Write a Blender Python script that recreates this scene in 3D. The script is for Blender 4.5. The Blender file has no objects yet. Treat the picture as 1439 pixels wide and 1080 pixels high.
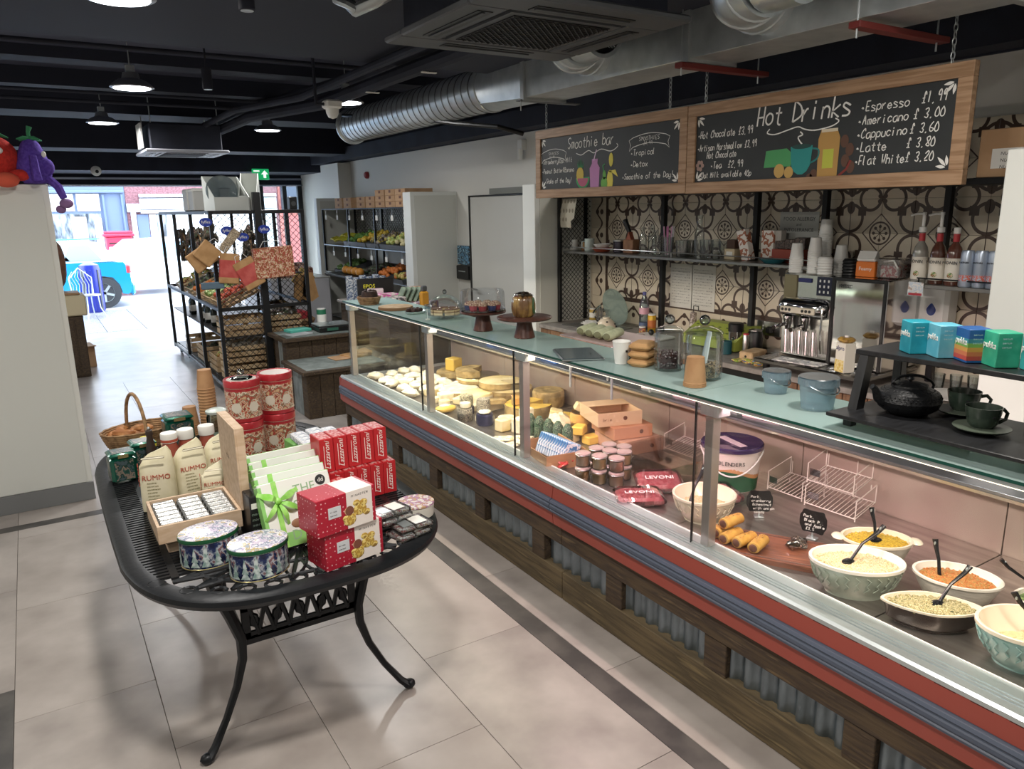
import bpy, math, random
from mathutils import Vector, Matrix
C = bpy.context.scene.collection
PI = math.pi
R_ = random.Random(7)

# ---------- camera, world, lights, exposure ----------
cam_d = bpy.data.cameras.new('camera'); cam = bpy.data.objects.new('camera', cam_d); C.objects.link(cam)
cam_d.sensor_width = 36; cam_d.lens = 36 * 1056.0 / 1439.0; cam_d.clip_start = .02; cam_d.clip_end = 200
_r = ((0.84497986, -0.13620624, 0.51716235), (-0.53454031, -0.18507824, 0.82462883), (-0.0166041, -0.97323887, -0.22919511))
cam.matrix_world = Matrix(((_r[0][0], -_r[0][1], -_r[0][2], 0), (_r[1][0], -_r[1][1], -_r[1][2], 0), (_r[2][0], -_r[2][1], -_r[2][2], 1.9), (0, 0, 0, 1)))
bpy.context.scene.camera = cam
sc = bpy.context.scene
sc.view_settings.view_transform = 'Standard'; sc.view_settings.look = 'None'
sc.view_settings.exposure = 0.08; sc.view_settings.gamma = 1.0; sc.view_settings.use_curve_mapping = False
W = bpy.data.worlds.new('sky'); sc.world = W; W.use_nodes = True
W.node_tree.nodes['Background'].inputs[0].default_value = (.80, .90, 1.0, 1); W.node_tree.nodes['Background'].inputs[1].default_value = 7.5

def area(name, loc, size, power, col=(1, 1, 1), rot=(0, 0, 0), size_y=None, shape=None, spread=None):
    l = bpy.data.lights.new(name, 'AREA'); l.energy = power; l.color = col; l.size = size
    l.shape = shape or ('RECTANGLE' if size_y else 'DISK')
    if size_y: l.size_y = size_y
    if spread: l.spread = spread
    o = bpy.data.objects.new(name, l); o.location = loc; o.rotation_euler = rot; C.objects.link(o); return o

WARM = (1.0, .93, .84)
LAMPS = [(.75, 8.5), (.75, 6.1), (2.34, 8.6), (2.34, 6.2), (.44, 3.65), (2.2, 1.2), (-1.6, 3.6), (-1.6, .8), (.4, 1.4), (3.0, -.9), (-1.6, 6.4)]
for _x, _y in LAMPS: area('lamp_light', (_x, _y, 2.735), .2, (46 if (_x, _y) == (.4, 1.4) else 20 if (_x > .5 or _y > 6) else 20), WARM if _y < 5 else (1, .98, .95))
for _i in range(4):   # LED strip under the glass top of the display case
    _c = ((1, .62, .66), (1, .60, .64), (1, .86, .66), (1, .90, .72))[_i]
    if _i == 0: _c = (1, .84, .70)
    area('case_light', (2.09, 1.15 + _i * 1.22, 1.175), 1.18, (9, 10, 12, 13)[_i], _c, (0, -.5, 0), .03)
    bpy.data.objects['case_light' + ('.%03d' % _i if _i else '')].rotation_euler = (0, -.55, PI / 2 * 0)
for _o in [o for o in C.objects if o.name.startswith('case_light')]:
    _o.data.size = .03; _o.data.size_y = 1.18
for _k in range(2): area('alcove_light', (4.0, 3.0 + _k * 1.5, 2.15), .1, 5, WARM, (0, .1, 0), 1.0)

# ---------- helpers ----------
def lin(c):
    if isinstance(c, str):
        c = tuple(int(c[i:i + 2], 16) / 255 for i in (0, 2, 4))
    return tuple(((v / 12.92) if v <= .04045 else ((v + .055) / 1.055) ** 2.4) for v in c[:3]) + (1,)
MATS = {}
def mat(name, base, rough=.5, metal=0, trans=0, emit=0, c2=None, ns=8, lo=.4, hi=.6, bump=0, spec=.5, stretch=(1, 1, 1), c3=None, coat=0, det=4):
    """principled material with colours in sRGB hex; c2/c3 mix in through an object-space noise"""
    if name in MATS: return MATS[name]
    m = bpy.data.materials.new(name); m.use_nodes = True; t = m.node_tree; n = t.nodes; L = t.links
    p = n['Principled BSDF']; p.inputs['Base Color'].default_value = lin(base); p.inputs['Roughness'].default_value = rough
    p.inputs['Metallic'].default_value = metal; p.inputs['Specular IOR Level'].default_value = spec
    if trans: p.inputs['Transmission Weight'].default_value = trans
    if coat: p.inputs['Coat Weight'].default_value = coat
    if emit: p.inputs['Emission Color'].default_value = lin(base); p.inputs['Emission Strength'].default_value = emit
    if c2 or bump:
        tc = n.new('ShaderNodeTexCoord'); mp = n.new('ShaderNodeMapping'); L.new(tc.outputs['Object'], mp.inputs[0]); mp.inputs['Scale'].default_value = stretch
        no = n.new('ShaderNodeTexNoise'); no.inputs['Scale'].default_value = ns; no.inputs['Detail'].default_value = det; L.new(mp.outputs[0], no.inputs['Vector'])
    if c2:
        cr = n.new('ShaderNodeValToRGB'); e = cr.color_ramp.elements
        e[0].position = lo; e[0].color = lin(base); e[1].position = hi; e[1].color = lin(c2)
        if c3: x = e.new(min(1, hi + .12)); x.color = lin(c3)
        L.new(no.outputs[0], cr.inputs[0]); L.new(cr.outputs[0], p.inputs['Base Color'])
    if bump:
        b = n.new('ShaderNodeBump'); b.inputs['Strength'].default_value = bump; b.inputs['Distance'].default_value = .01
        L.new(no.outputs[0], b.inputs['Height']); L.new(b.outputs[0], p.inputs['Normal'])
    MATS[name] = m; return m
def blots(name, cols, scale=30, rough=.4, vor=False, stretch=(1, 1, 1), bump=0, metal=0):
    """printed or mottled surface: hard patches of several colours"""
    if name in MATS: return MATS[name]
    m = bpy.data.materials.new(name); m.use_nodes = True; t = m.node_tree; n = t.nodes; L = t.links; p = n['Principled BSDF']
    p.inputs['Roughness'].default_value = rough; p.inputs['Metallic'].default_value = metal
    tc = n.new('ShaderNodeTexCoord'); mp = n.new('ShaderNodeMapping'); L.new(tc.outputs['Object'], mp.inputs[0]); mp.inputs['Scale'].default_value = stretch
    if vor:
        no = n.new('ShaderNodeTexVoronoi'); no.inputs['Scale'].default_value = scale; out = n.new('ShaderNodeSeparateColor'); L.new(no.outputs['Color'], out.inputs[0]); src = out.outputs[0]
    else:
        no = n.new('ShaderNodeTexNoise'); no.inputs['Scale'].default_value = scale; no.inputs['Detail'].default_value = 3; src = no.outputs[0]
    L.new(mp.outputs[0], no.inputs['Vector'])
    cr = n.new('ShaderNodeValToRGB'); cr.color_ramp.interpolation = 'CONSTANT'; e = cr.color_ramp.elements
    k = len(cols); a, b = (0, 1) if vor else (.30, .70)
    e[0].position = 0; e[0].color = lin(cols[0]); e[1].position = a + (b - a) / k; e[1].color = lin(cols[1])
    for i in range(2, k): x = e.new(a + (b - a) * i / k); x.color = lin(cols[i])
    L.new(src, cr.inputs[0]); L.new(cr.outputs[0], p.inputs['Base Color'])
    if bump:
        bb = n.new('ShaderNodeBump'); bb.inputs['Strength'].default_value = bump; bb.inputs['Distance'].default_value = .01; L.new(src, bb.inputs['Height']); L.new(bb.outputs[0], p.inputs['Normal'])
    MATS[name] = m; return m
def glass(name, tint='F2FAF8', refl=.08, rough=.02, fr=1.0):
    """thin clear pane: see-through with a mirror share that grows at grazing angles"""
    if name in MATS: return MATS[name]
    m = bpy.data.materials.new(name); m.use_nodes = True; t = m.node_tree; n = t.nodes; L = t.links
    n.remove(n['Principled BSDF']); o = n['Material Output']
    tr = n.new('ShaderNodeBsdfTransparent'); tr.inputs[0].default_value = lin(tint)
    gl = n.new('ShaderNodeBsdfGlossy'); gl.inputs['Roughness'].default_value = rough
    fz = n.new('ShaderNodeFresnel'); fz.inputs[0].default_value = 1.45
    mu = n.new('ShaderNodeMath'); mu.operation = 'MULTIPLY_ADD'; L.new(fz.outputs[0], mu.inputs[0]); mu.inputs[1].default_value = fr; mu.inputs[2].default_value = refl; mu.use_clamp = True
    mx = n.new('ShaderNodeMixShader'); L.new(mu.outputs[0], mx.inputs[0]); L.new(tr.outputs[0], mx.inputs[1]); L.new(gl.outputs[0], mx.inputs[2]); L.new(mx.outputs[0], o.inputs[0])
    MATS[name] = m; return m
class V:
    """tiny expression builder for shader maths"""
    t = None
    def __init__(s, k): s.k = k
    @staticmethod
    def op(o, *a):
        n = V.t.nodes.new('ShaderNodeMath'); n.operation = o
        for i, x in enumerate(a):
            if isinstance(x, V): V.t.links.new(x.k, n.inputs[i])
            else: n.inputs[i].default_value = x
        return V(n.outputs[0])
    def __add__(a, b): return V.op('ADD', a, b)
    def __sub__(a, b): return V.op('SUBTRACT', a, b)
    def __rsub__(a, b): return V.op('SUBTRACT', b, a)
    def __mul__(a, b): return V.op('MULTIPLY', a, b)
    def __truediv__(a, b): return V.op('DIVIDE', a, b)
    def lt(a, b): return V.op('LESS_THAN', a, b)
    def gt(a, b): return V.op('GREATER_THAN', a, b)
def vabs(a): return V.op('ABSOLUTE', a)
def vmin(a, b): return V.op('MINIMUM', a, b)
def vmax(a, b): return V.op('MAXIMUM', a, b)
def vlen(a, b): return V.op('SQRT', a * a + b * b)
def vmod(a, b): return V.op('WRAP', a, b / 2, -b / 2) if False else V.op('PINGPONG', a, b / 2)

class G:
    """mesh collector"""
    def __init__(s): s.v = []; s.f = []
    def add(s, vs, fs, M=None):
        b = len(s.v); s.v += [tuple(M @ Vector(v)) if M else tuple(v) for v in vs]; s.f += [tuple(b + i for i in f) for f in fs]; return s
    def box(s, x0, x1, y0, y1, z0, z1, M=None):
        return s.add([(x0, y0, z0), (x1, y0, z0), (x1, y1, z0), (x0, y1, z0), (x0, y0, z1), (x1, y0, z1), (x1, y1, z1), (x0, y1, z1)],
                     [(0, 3, 2, 1), (4, 5, 6, 7), (0, 1, 5, 4), (1, 2, 6, 5), (2, 3, 7, 6), (3, 0, 4, 7)], M)
    def bb(s, x0, x1, y0, y1, z0, z1, b=.004, M=None):
        b = min(b, (x1 - x0) * .4, (y1 - y0) * .4, (z1 - z0) * .4); vs = []; fs = []
        oc = lambda x0, x1, y0, y1, z: [(x0 + b, y0, z), (x1 - b, y0, z), (x1, y0 + b, z), (x1, y1 - b, z), (x1 - b, y1, z), (x0 + b, y1, z), (x0, y1 - b, z), (x0, y0 + b, z)]
        vs = oc(x0 + b, x1 - b, y0 + b, y1 - b, z0) + oc(x0, x1, y0, y1, z0 + b) + oc(x0, x1, y0, y1, z1 - b) + oc(x0 + b, x1 - b, y0 + b, y1 - b, z1)
        fs = [tuple(range(7, -1, -1)), tuple(range(24, 32))]
        for k in range(3):
            for i in range(8): j = (i + 1) % 8; fs.append((k * 8 + i, k * 8 + j, k * 8 + 8 + j, k * 8 + 8 + i))
        return s.add(vs, fs, M)
    def lathe(s, pr, n=24, c=(0, 0, 0), sx=1, sy=1, M=None, p=2.0, cap=True):
        vs = []; fs = []
        def su(a):
            ca, sa = math.cos(a), math.sin(a)
            if p == 2: return ca, sa
            return math.copysign(abs(ca) ** (2 / p), ca), math.copysign(abs(sa) ** (2 / p), sa)
        for r, z in pr:
            for i in range(n):
                ca, sa = su(2 * PI * i / n); vs.append((c[0] + r * sx * ca, c[1] + r * sy * sa, c[2] + z))
        for k in range(len(pr) - 1):
            for i in range(n): j = (i + 1) % n; fs.append((k * n + i, k * n + j, (k + 1) * n + j, (k + 1) * n + i))
        if pr[0][0] > 1e-5 and cap: fs.append(tuple(range(n - 1, -1, -1)))
        if pr[-1][0] > 1e-5 and cap: m = (len(pr) - 1) * n; fs.append(tuple(m + i for i in range(n)))
        return s.add(vs, fs, M)
    def tube(s, pts, r, n=8, M=None, closed=False, flat=1.0):
        pts = [Vector(p) for p in pts]; vs = []; fs = []; K = len(pts); up = None
        for k in range(K):
            a = pts[k - 1] if (k or closed) else pts[k]; b = pts[(k + 1) % K] if (k < K - 1 or closed) else pts[k]
            d = (b - a); d = d.normalized() if d.length > 1e-9 else Vector((0, 0, 1))
            if up is None: up = Vector((0, 0, 1)) if abs(d.z) < .9 else Vector((1, 0, 0))
            u = (up - d * up.dot(d)); u = u.normalized() if u.length > 1e-6 else d.orthogonal().normalized(); up = u; w = d.cross(u)
            rr = r[k] if isinstance(r, (list, tuple)) else r
            for i in range(n): t = 2 * PI * i / n; vs.append(pts[k] + u * (rr * flat * math.cos(t)) + w * (rr * math.sin(t)))
        for k in range(K if closed else K - 1):
            for i in range(n): j = (i + 1) % n; q = (k + 1) % K; fs.append((k * n + i, k * n + j, q * n + j, q * n + i))
        if not closed: fs += [tuple(range(n - 1, -1, -1)), tuple((K - 1) * n + i for i in range(n))]
        return s.add(vs, fs, M)
    def prism(s, poly, z0, z1, M=None):
        n = len(poly); vs = [(x, y, z0) for x, y in poly] + [(x, y, z1) for x, y in poly]
        return s.add(vs, [tuple(range(n - 1, -1, -1)), tuple(range(n, 2 * n))] + [(i, (i + 1) % n, n + (i + 1) % n, n + i) for i in range(n)], M)
    def ell(s, c, r, nu=16, nv=9, M=None, wob=0, rnd=R_):
        r = (r, r, r) if not isinstance(r, (tuple, list)) else r; vs = [(c[0], c[1], c[2] - r[2])]; fs = []
        for k in range(1, nv):
            ph = -PI / 2 + PI * k / nv
            for i in range(nu):
                t = 2 * PI * i / nu; q = 1 + (rnd.uniform(-wob, wob) if wob else 0)
                vs.append((c[0] + r[0] * q * math.cos(ph) * math.cos(t), c[1] + r[1] * q * math.cos(ph) * math.sin(t), c[2] + r[2] * q * math.sin(ph)))
        vs.append((c[0], c[1], c[2] + r[2])); T = len(vs) - 1
        for i in range(nu):
            j = (i + 1) % nu; fs.append((0, 1 + j, 1 + i)); fs.append((T, T - nu + i, T - nu + j))
            for k in range(nv - 2): a = 1 + k * nu; fs.append((a + i, a + j, a + nu + j, a + nu + i))
        return s.add(vs, fs, M)
    def strip(s, a, b, th=0, M=None):
        """ribbon between two point rows"""
        n = len(a); return s.add(list(a) + list(b), [(i, i + 1, n + i + 1, n + i) for i in range(n - 1)], M)
    def make(s, name, m, parent=None, loc=None, rot=None, smooth=35):
        me = bpy.data.meshes.new(name); me.from_pydata(s.v, [], s.f); me.update()
        if m: me.materials.append(m)
        if smooth:
            me.polygons.foreach_set('use_smooth', [True] * len(me.polygons)); me.set_sharp_from_angle(angle=math.radians(smooth))
        o = bpy.data.objects.new(name, me); C.objects.link(o)
        if parent: o.parent = parent
        if loc: o.location = loc
        if rot: o.rotation_euler = rot if isinstance(rot, (tuple, list)) else (0, 0, rot)
        return o
def TR(loc=(0, 0, 0), rot=(0, 0, 0), sc_=(1, 1, 1)):
    from mathutils import Euler
    return Matrix.LocRotScale(Vector(loc), Euler(rot if isinstance(rot, (tuple, list)) else (0, 0, rot)), Vector(sc_ if isinstance(sc_, (tuple, list)) else (sc_,) * 3))
def thing(name, label, cat, loc=(0, 0, 0), rot=0, group=None):
    o = bpy.data.objects.new(name, None); o.empty_display_size = .05; C.objects.link(o); o.location = loc
    o.rotation_euler = rot if isinstance(rot, (tuple, list)) else (0, 0, rot); o['label'] = label; o['category'] = cat
    if group: o['group'] = group
    return o
def tag(o, label, cat, group=None, kind=None):
    o['label'] = label; o['category'] = cat
    if group: o['group'] = group
    if kind: o['kind'] = kind
    return o
def st(o, label=None, cat=None):
    o['kind'] = 'structure'
    if label: o['label'] = label
    if cat: o['category'] = cat
    return o
def dup(r, loc, rot=None, label=None, group=None, scale=None):
    c = r.copy(); C.objects.link(c); c.location = loc
    if rot is not None: c.rotation_euler = rot if isinstance(rot, (tuple, list)) else (0, 0, rot)
    if scale: c.scale = (scale,) * 3 if not isinstance(scale, (tuple, list)) else scale
    if label: c['label'] = label
    if group: c['group'] = group
    for a in list(r.children):
        b = a.copy(); C.objects.link(b); b.parent = c
        for g in list(a.children): d = g.copy(); C.objects.link(d); d.parent = b
    return c
def piece(src, parent, loc=None, rot=None):
    c = src.copy(); C.objects.link(c); c.parent = parent
    if loc is not None: c.location = loc
    if rot is not None: c.rotation_euler = rot if isinstance(rot, (tuple, list)) else (0, 0, rot)
    return c
def arc(cx, cy, r, a0, a1, n=12): return [(cx + r * math.cos(a0 + (a1 - a0) * i / n), cy + r * math.sin(a0 + (a1 - a0) * i / n)) for i in range(n + 1)]

# ---- lettering ----
def text(s, size, m, parent, M, name='lettering', depth=.0008, align='CENTER', shear=0, off=0):
    """flat print in the standard face; local x right, y up, placed by matrix M"""
    cu = bpy.data.curves.new(name, 'FONT'); cu.body = s; cu.size = size; cu.align_x = align; cu.align_y = 'CENTER'; cu.extrude = depth; cu.shear = shear; cu.offset = off; cu.resolution_u = 2
    to = bpy.data.objects.new(name, cu); C.objects.link(to); dg = bpy.context.evaluated_depsgraph_get(); dg.update()
    me = bpy.data.meshes.new_from_object(to.evaluated_get(dg)); bpy.data.objects.remove(to); bpy.data.curves.remove(cu)
    me.transform(M); me.materials.clear(); me.materials.append(m); o = bpy.data.objects.new(name, me); C.objects.link(o)
    if parent: o.parent = parent
    return o
GL = {'a': "4626050312324446 4652", 'b': "0902 052645432203", 'c': "452605032243", 'd': "452605032243 4942", 'e': "0444352605032243", 'f': "48392822 0636",
 'g': "452605032243 46412001", 'h': "0902 05264542", 'i': "1612 1718", 'j': "26211000 2728", 'k': "0902 460442", 'l': "090312", 'm': "0602 05162522 25364542", 'n': "0602 05264542",
 'o': "26050322434526", 'p': "0600 052645432203", 'q': "452605032243 4640", 'r': "0602 04152636", 's': "45160524433202", 't': "28233242 0646", 'u': "06032243 4642", 'v': "062246",
 'w': "06122532 3246", 'x': "0642 4602", 'y': "06032243 46412001", 'z': "0646 4602 0242", 'A': "0229 2942 1535", 'B': "0902 09384706 06453202", 'C': "473906032243", 'D': "0902 09475402",
 'E': "4909 0902 0242 0535", 'F': "4909 0902 0535", 'G': "473906032243 4325", 'H': "0902 4942 0545", 'I': "2922", 'K': "0902 4905 0542", 'L': "0902 0242", 'M': "0209 0925 2549 4942",
 'N': "0209 0942 4249", 'O': "29060322434629", 'P': "0902 09384605", 'R': "0902 09384605 2542", 'S': "48390816354422 2203", 'T': "0949 2922", 'V': "0922 2249", 'W': "0912 1225 2532 3249",
 'Y': "0925 4925 2522", '0': "29060322434629", '1': "1829 2922", '2': "07394703 0242", '3': "08394725 25443203", '4': "3932 3904 0444", '5': "4909 0906 06354432 3202", '6': "39060322434405",
 '7': "0949 4922", '8': "25083947251403324325", '9': "4736161829394742", u'£': "47392822 0242 0535", '.': "2122", ',': "2211", '!': "2924 2223", '*': "14253424", '&': "4207182937040322 2244", '-': "0535", "'": "2928", 'U': "09032249"}
def crom(p, k=4):
    if len(p) < 4: return p
    q = [p[0]] + p + [p[-1]]; o = []
    for i in range(1, len(q) - 2):
        for j in range(k):
            t = j / k; a, b, c, d = q[i - 1], q[i], q[i + 1], q[i + 2]
            o.append(tuple(.5 * (2 * b[e] + (c[e] - a[e]) * t + (2 * a[e] - 5 * b[e] + 4 * c[e] - d[e]) * t * t + (3 * b[e] - a[e] - 3 * c[e] + d[e]) * t ** 3) for e in (0, 1)))
    o.append(p[-1]); return o
def ribbon(g, p, w, M, z=0):
    n = len(p); a = []; b = []
    for i in range(n):
        x0, y0 = p[max(0, i - 1)]; x1, y1 = p[min(n - 1, i + 1)]; l = math.hypot(x1 - x0, y1 - y0) or 1; nx, ny = -(y1 - y0) / l * w / 2, (x1 - x0) / l * w / 2
        a.append((p[i][0] + nx, p[i][1] + ny, z)); b.append((p[i][0] - nx, p[i][1] - ny, z))
    g.strip(b, a, M=M)
def hand(g, s, x, y, hgt, M, w=None, sl=.12, fit=None, z=0, squeeze=1.0):
    """handwritten line of strokes, cap height hgt, start (x, y baseline)"""
    w = w or hgt * .11; u = hgt / 7; adv = 5.9 * u * squeeze
    if fit: adv = fit / max(1, len(s)); squeeze = adv / (5.9 * u)
    for i, ch in enumerate(s):
        if ch not in GL: continue
        jy = math.sin(i * 2.3) * hgt * .03
        for k, stt in enumerate(GL[ch].split()):
            pts = [((int(stt[j]) * u * squeeze) + (int(stt[j + 1]) - 2) * u * sl, (int(stt[j + 1]) - 2) * u) for j in range(0, len(stt) - 1, 2)]
            pts = [(x + i * adv + px, y + jy + py) for px, py in crom(pts)]
            ribbon(g, pts, w, M, z)
    return x + len(s) * adv
def FX(x, y, z): return Matrix(((0, 0, -1, x), (-1, 0, 0, y), (0, 1, 0, z), (0, 0, 0, 1)))      # print that faces -x
def FY(x, y, z): return Matrix(((1, 0, 0, x), (0, 0, -1, y), (0, 1, 0, z), (0, 0, 0, 1)))       # print that faces -y
M_white = mat('wall_paint', 'D8D7D0', .6); M_fin = mat('fin_paint', 'DDE0DC', .5); M_black = mat('black_paint', '20232F', .8, c2='282C3A', ns=3)
M_beam = mat('beam_paint', '1D2130', .75); M_ceil = mat('ceiling_paint', '3E4152', .8, c2='323546', ns=2)
M_blk = mat('black_metal', '1B1C1E', .45, .3); M_dark = mat('black_plastic', '151617', .4); M_steel = mat('brushed_steel', 'B9BABA', .28, 1); M_galv = mat('galvanised', 'CDD3D5', .33, .7, c2='B4BCBF', ns=9, lo=.35, hi=.7)
M_alu = mat('aluminium', 'C2CBCD', .35, .8); M_wood = mat('weathered_wood', '4A3D32', .8, c2='6E5E4B', ns=5, stretch=(4, .5, 6), bump=.5); M_wtop = mat('grey_board', '7E8784', .6, c2='6A7370', ns=14)
M_oak = mat('oak', 'AA8A6C', .5, c2='907052', ns=6, stretch=(6, .6, 9), bump=.15); M_card = mat('cardboard', 'B08C68', .8, c2='BF9B77', ns=6); M_kraft = mat('kraft_paper', 'BE9566', .8, c2='AE8556', ns=12)
M_w = mat('white_plastic', 'E8E8E4', .4); M_paper = mat('white_paper', 'E9E8E2', .7); M_gls = glass('clear_glass', 'F4FAF8', .05); M_red = mat('red_bumper', '98463B', .45); M_navy = mat('navy_bumper', '4C5566', .5)
M_text = mat('dark_print', '1E1E22', .6); M_chalk = mat('chalk', 'E6E6E2', .8)
# floor: each vinyl slab is a piece of its own, over a dark bed
fl = st(G().box(-3.2, 4.3, -2.5, 14, -.06, -.006).make('floor', mat('floor_bed', '77736E', .7), smooth=0))
M_tl = [mat('floor_vinyl_' + c, 'B2ABA6', .30, c2=c, ns=3.2, lo=.34, hi=.66, spec=.7) for c in ('968E89', '9E9691', '918A86')]  # marbled vinyl; the noise contrast is raised to paint in floor shade too
tiles = {}
def slab(x0, x1, y0, y1, k, name='tile', m=None):
    w, l = round(x1 - x0, 3), round(y1 - y0, 3); key = (w, l, k if m is None else name)
    if key not in tiles:
        tiles[key] = G().bb(0, w - .0022, 0, l - .0022, -.006, 0, .0008).make(name, m or M_tl[k], fl, (x0, y0, 0), smooth=0); return
    piece(tiles[key], fl, (x0, y0, 0))
M_dk = mat('dark_vinyl', '55524F', .45, c2='3E3C3B', ns=5)
cols = [(-.3, .2), (.2, .7), (.7, 1.2), (1.2, 1.70), (1.80, 2.3)]
for ci, (x0, x1) in enumerate(cols):
    y = -.83 + (.5 if ci % 2 else 0)
    while y < 9.4:
        a, b = y, min(y + 1, 9.6)
        if ci == 4: a2, b2 = a, b; slab(x0, x1, a, b, R_.randrange(3))
        elif a < 5.32 < b: slab(x0, x1, a, 5.32, 0); slab(x0, x1, 5.41, max(b, 5.42), 1)
        else: slab(x0, x1, a, b, R_.randrange(3))
        y += 1
for x0, x1 in ((-.8, -.3), (-1.3, -.8)):
    y = 3.42
    for a, b in ((3.42, 4.42), (4.42, 5.32), (5.41, 6.4), (6.4, 7.4)): slab(x0, x1, a, b, R_.randrange(3))
slab(1.70, 1.80, -.8, 5.41, 0, 'border_strip', M_dk); slab(-1.3, 1.70, 5.32, 5.41, 0, 'border_strip', M_dk)
slab(-1.3, -.3, 2.42, 3.42, 0, 'dark_tile', M_dk); slab(-1.3, -.3, 1.42, 2.42, 0, 'dark_tile', M_dk)
for x0, x1, y0, y1 in ((-3.2, -1.3, -2.5, 14), (-1.3, -.3, -2.5, 1.42), (-.3, 4.3, -2.5, -.83), (2.3, 4.3, -.83, 14), (-1.3, -.3, 7.4, 14), (-.3, 2.3, 9.6, 14)):
    o = G().box(x0, x1, y0, y1, -.006, -.0005).make('vinyl_sheet', M_tl[0], fl, smooth=0)
# walls
wr = st(G().box(4.3, 4.45, -2.5, 14, 0, 2.62).make('wall_right', M_white, smooth=0))
st(G().box(4.28, 4.45, -2.5, 14, 2.62, 3.1).make('trim_1', M_black, smooth=0)); st(G().box(4.08, 4.28, -2.5, 12.6, 2.63, 2.80).make('trim_2', M_black, smooth=0))
st(G().box(4.1, 4.3, 11.4, 12.2, 0, 2.60).make('trim_3', M_white, smooth=0))
st(G().box(-3.35, -3.2, -2.5, 14, 0, 3.1).make('wall_left', M_white, smooth=0)); st(G().box(-3.35, 4.45, -2.65, -2.5, 0, 3.1).make('wall_rear', M_white, smooth=0))
st(G().box(-3.35, 4.45, -2.65, 14.3, 3.1, 3.2).make('ceiling', M_ceil, smooth=0))
for i, (a, b, z) in enumerate(((-.5, .3, 2.8), (2.6, 4.87, 2.82), (6.75, 7.0, 3.02), (7.7, 8.1, 2.96), (9.0, 9.6, 2.9), (11.0, 11.6, 2.7))):
    st(G().box(-3.2, 4.28, a, b, z, 3.1).make('trim_%d' % (i + 4), M_beam, smooth=0))
wf = G().box(-3.35, 4.45, 13.9, 14.3, 2.34, 3.1).box(-3.35, -1.2, 13.95, 14.3, 0, 2.34).make('wall_front', M_beam, smooth=0); st(wf)
G().box(-1.2, 4.3, 13.86, 13.9, 2.44, 2.47).box(-1.2, 4.3, 13.84, 13.9, 2.34, 2.36).make('header_channel', mat('header_metal', '8A8F9C', .3, .9), wf, smooth=0)
G().box(-3.2, 4.28, 12.7, 13.84, 2.52, 3.1).make('bulkhead', M_black, wf, smooth=0)
# shop window at the right of the entrance
wn = st(G().box(3.55, 3.61, 13.9, 13.98, 0, 2.34).box(3.95, 4.02, 13.9, 13.98, 0, 2.34).box(4.22, 4.3, 13.9, 13.98, 0, 2.34).make('window_1', M_dark, smooth=0))
G().box(3.61, 3.95, 13.93, 13.94, .05, 2.34).box(4.02, 4.22, 13.93, 13.94, .05, 2.34).make('pane', M_gls, wn, smooth=0)
# fins and door on the right wall
for nm, x0, y0, y1, z in (('trim_10', 3.67, 5.44, 5.63, 2.09), ('trim_11', 3.3, 1.37, 1.565, 2.09), ('trim_12', 3.7, 8.0, 8.2, 2.09), ('trim_13', 3.7, 11.3, 11.42, 2.08)):
    o = st(G().bb(x0, 4.3, y0, y1, 0, z, .004).make(nm, M_fin)); G().box(x0 + .05, 4.28, y0 - .004, y0, .05, z - .04).make('inset_panel', mat('fin_panel', 'CCCEC7', .5), o, smooth=0)
d = st(G().bb(4.25, 4.3, 6.42, 7.6, .01, 2.02, .004).make('door_1', mat('door_paint', 'C4C4BE', .5)))
G().box(4.24, 4.299, 7.6, 7.625, 0, 2.035).box(4.24, 4.299, 6.4, 7.625, 2.022, 2.037).make('door_frame', M_dark, d, smooth=0)
G().box(4.22, 4.299, 6.4, 7.12, 2.04, 2.1).make('door_closer', mat('mid_grey', '74766F', .5), d)
G().tube([(4.25, 7.5, 1.0), (4.2, 7.5, 1.0), (4.2, 7.38, 1.0)], .009).make('door_handle', M_steel, d)
# white partition at the left
p = st(G().bb(-1.4, .147, 5.66, 5.72, 0, 2.09, .003).make('wall_partition', M_fin)); p['label'] = 'pale free-standing partition with grey skirting at the left edge'
G().box(-1.36, .112, 5.652, 5.66, .13, 2.055).make('inset_panel', mat('partition_panel', 'D2D6D2', .5), p, smooth=0)
G().bb(-1.4, .15, 5.648, 5.66, 0, .125, .002).make('skirting', mat('skirting_grey', '75787A', .5), p)
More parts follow.
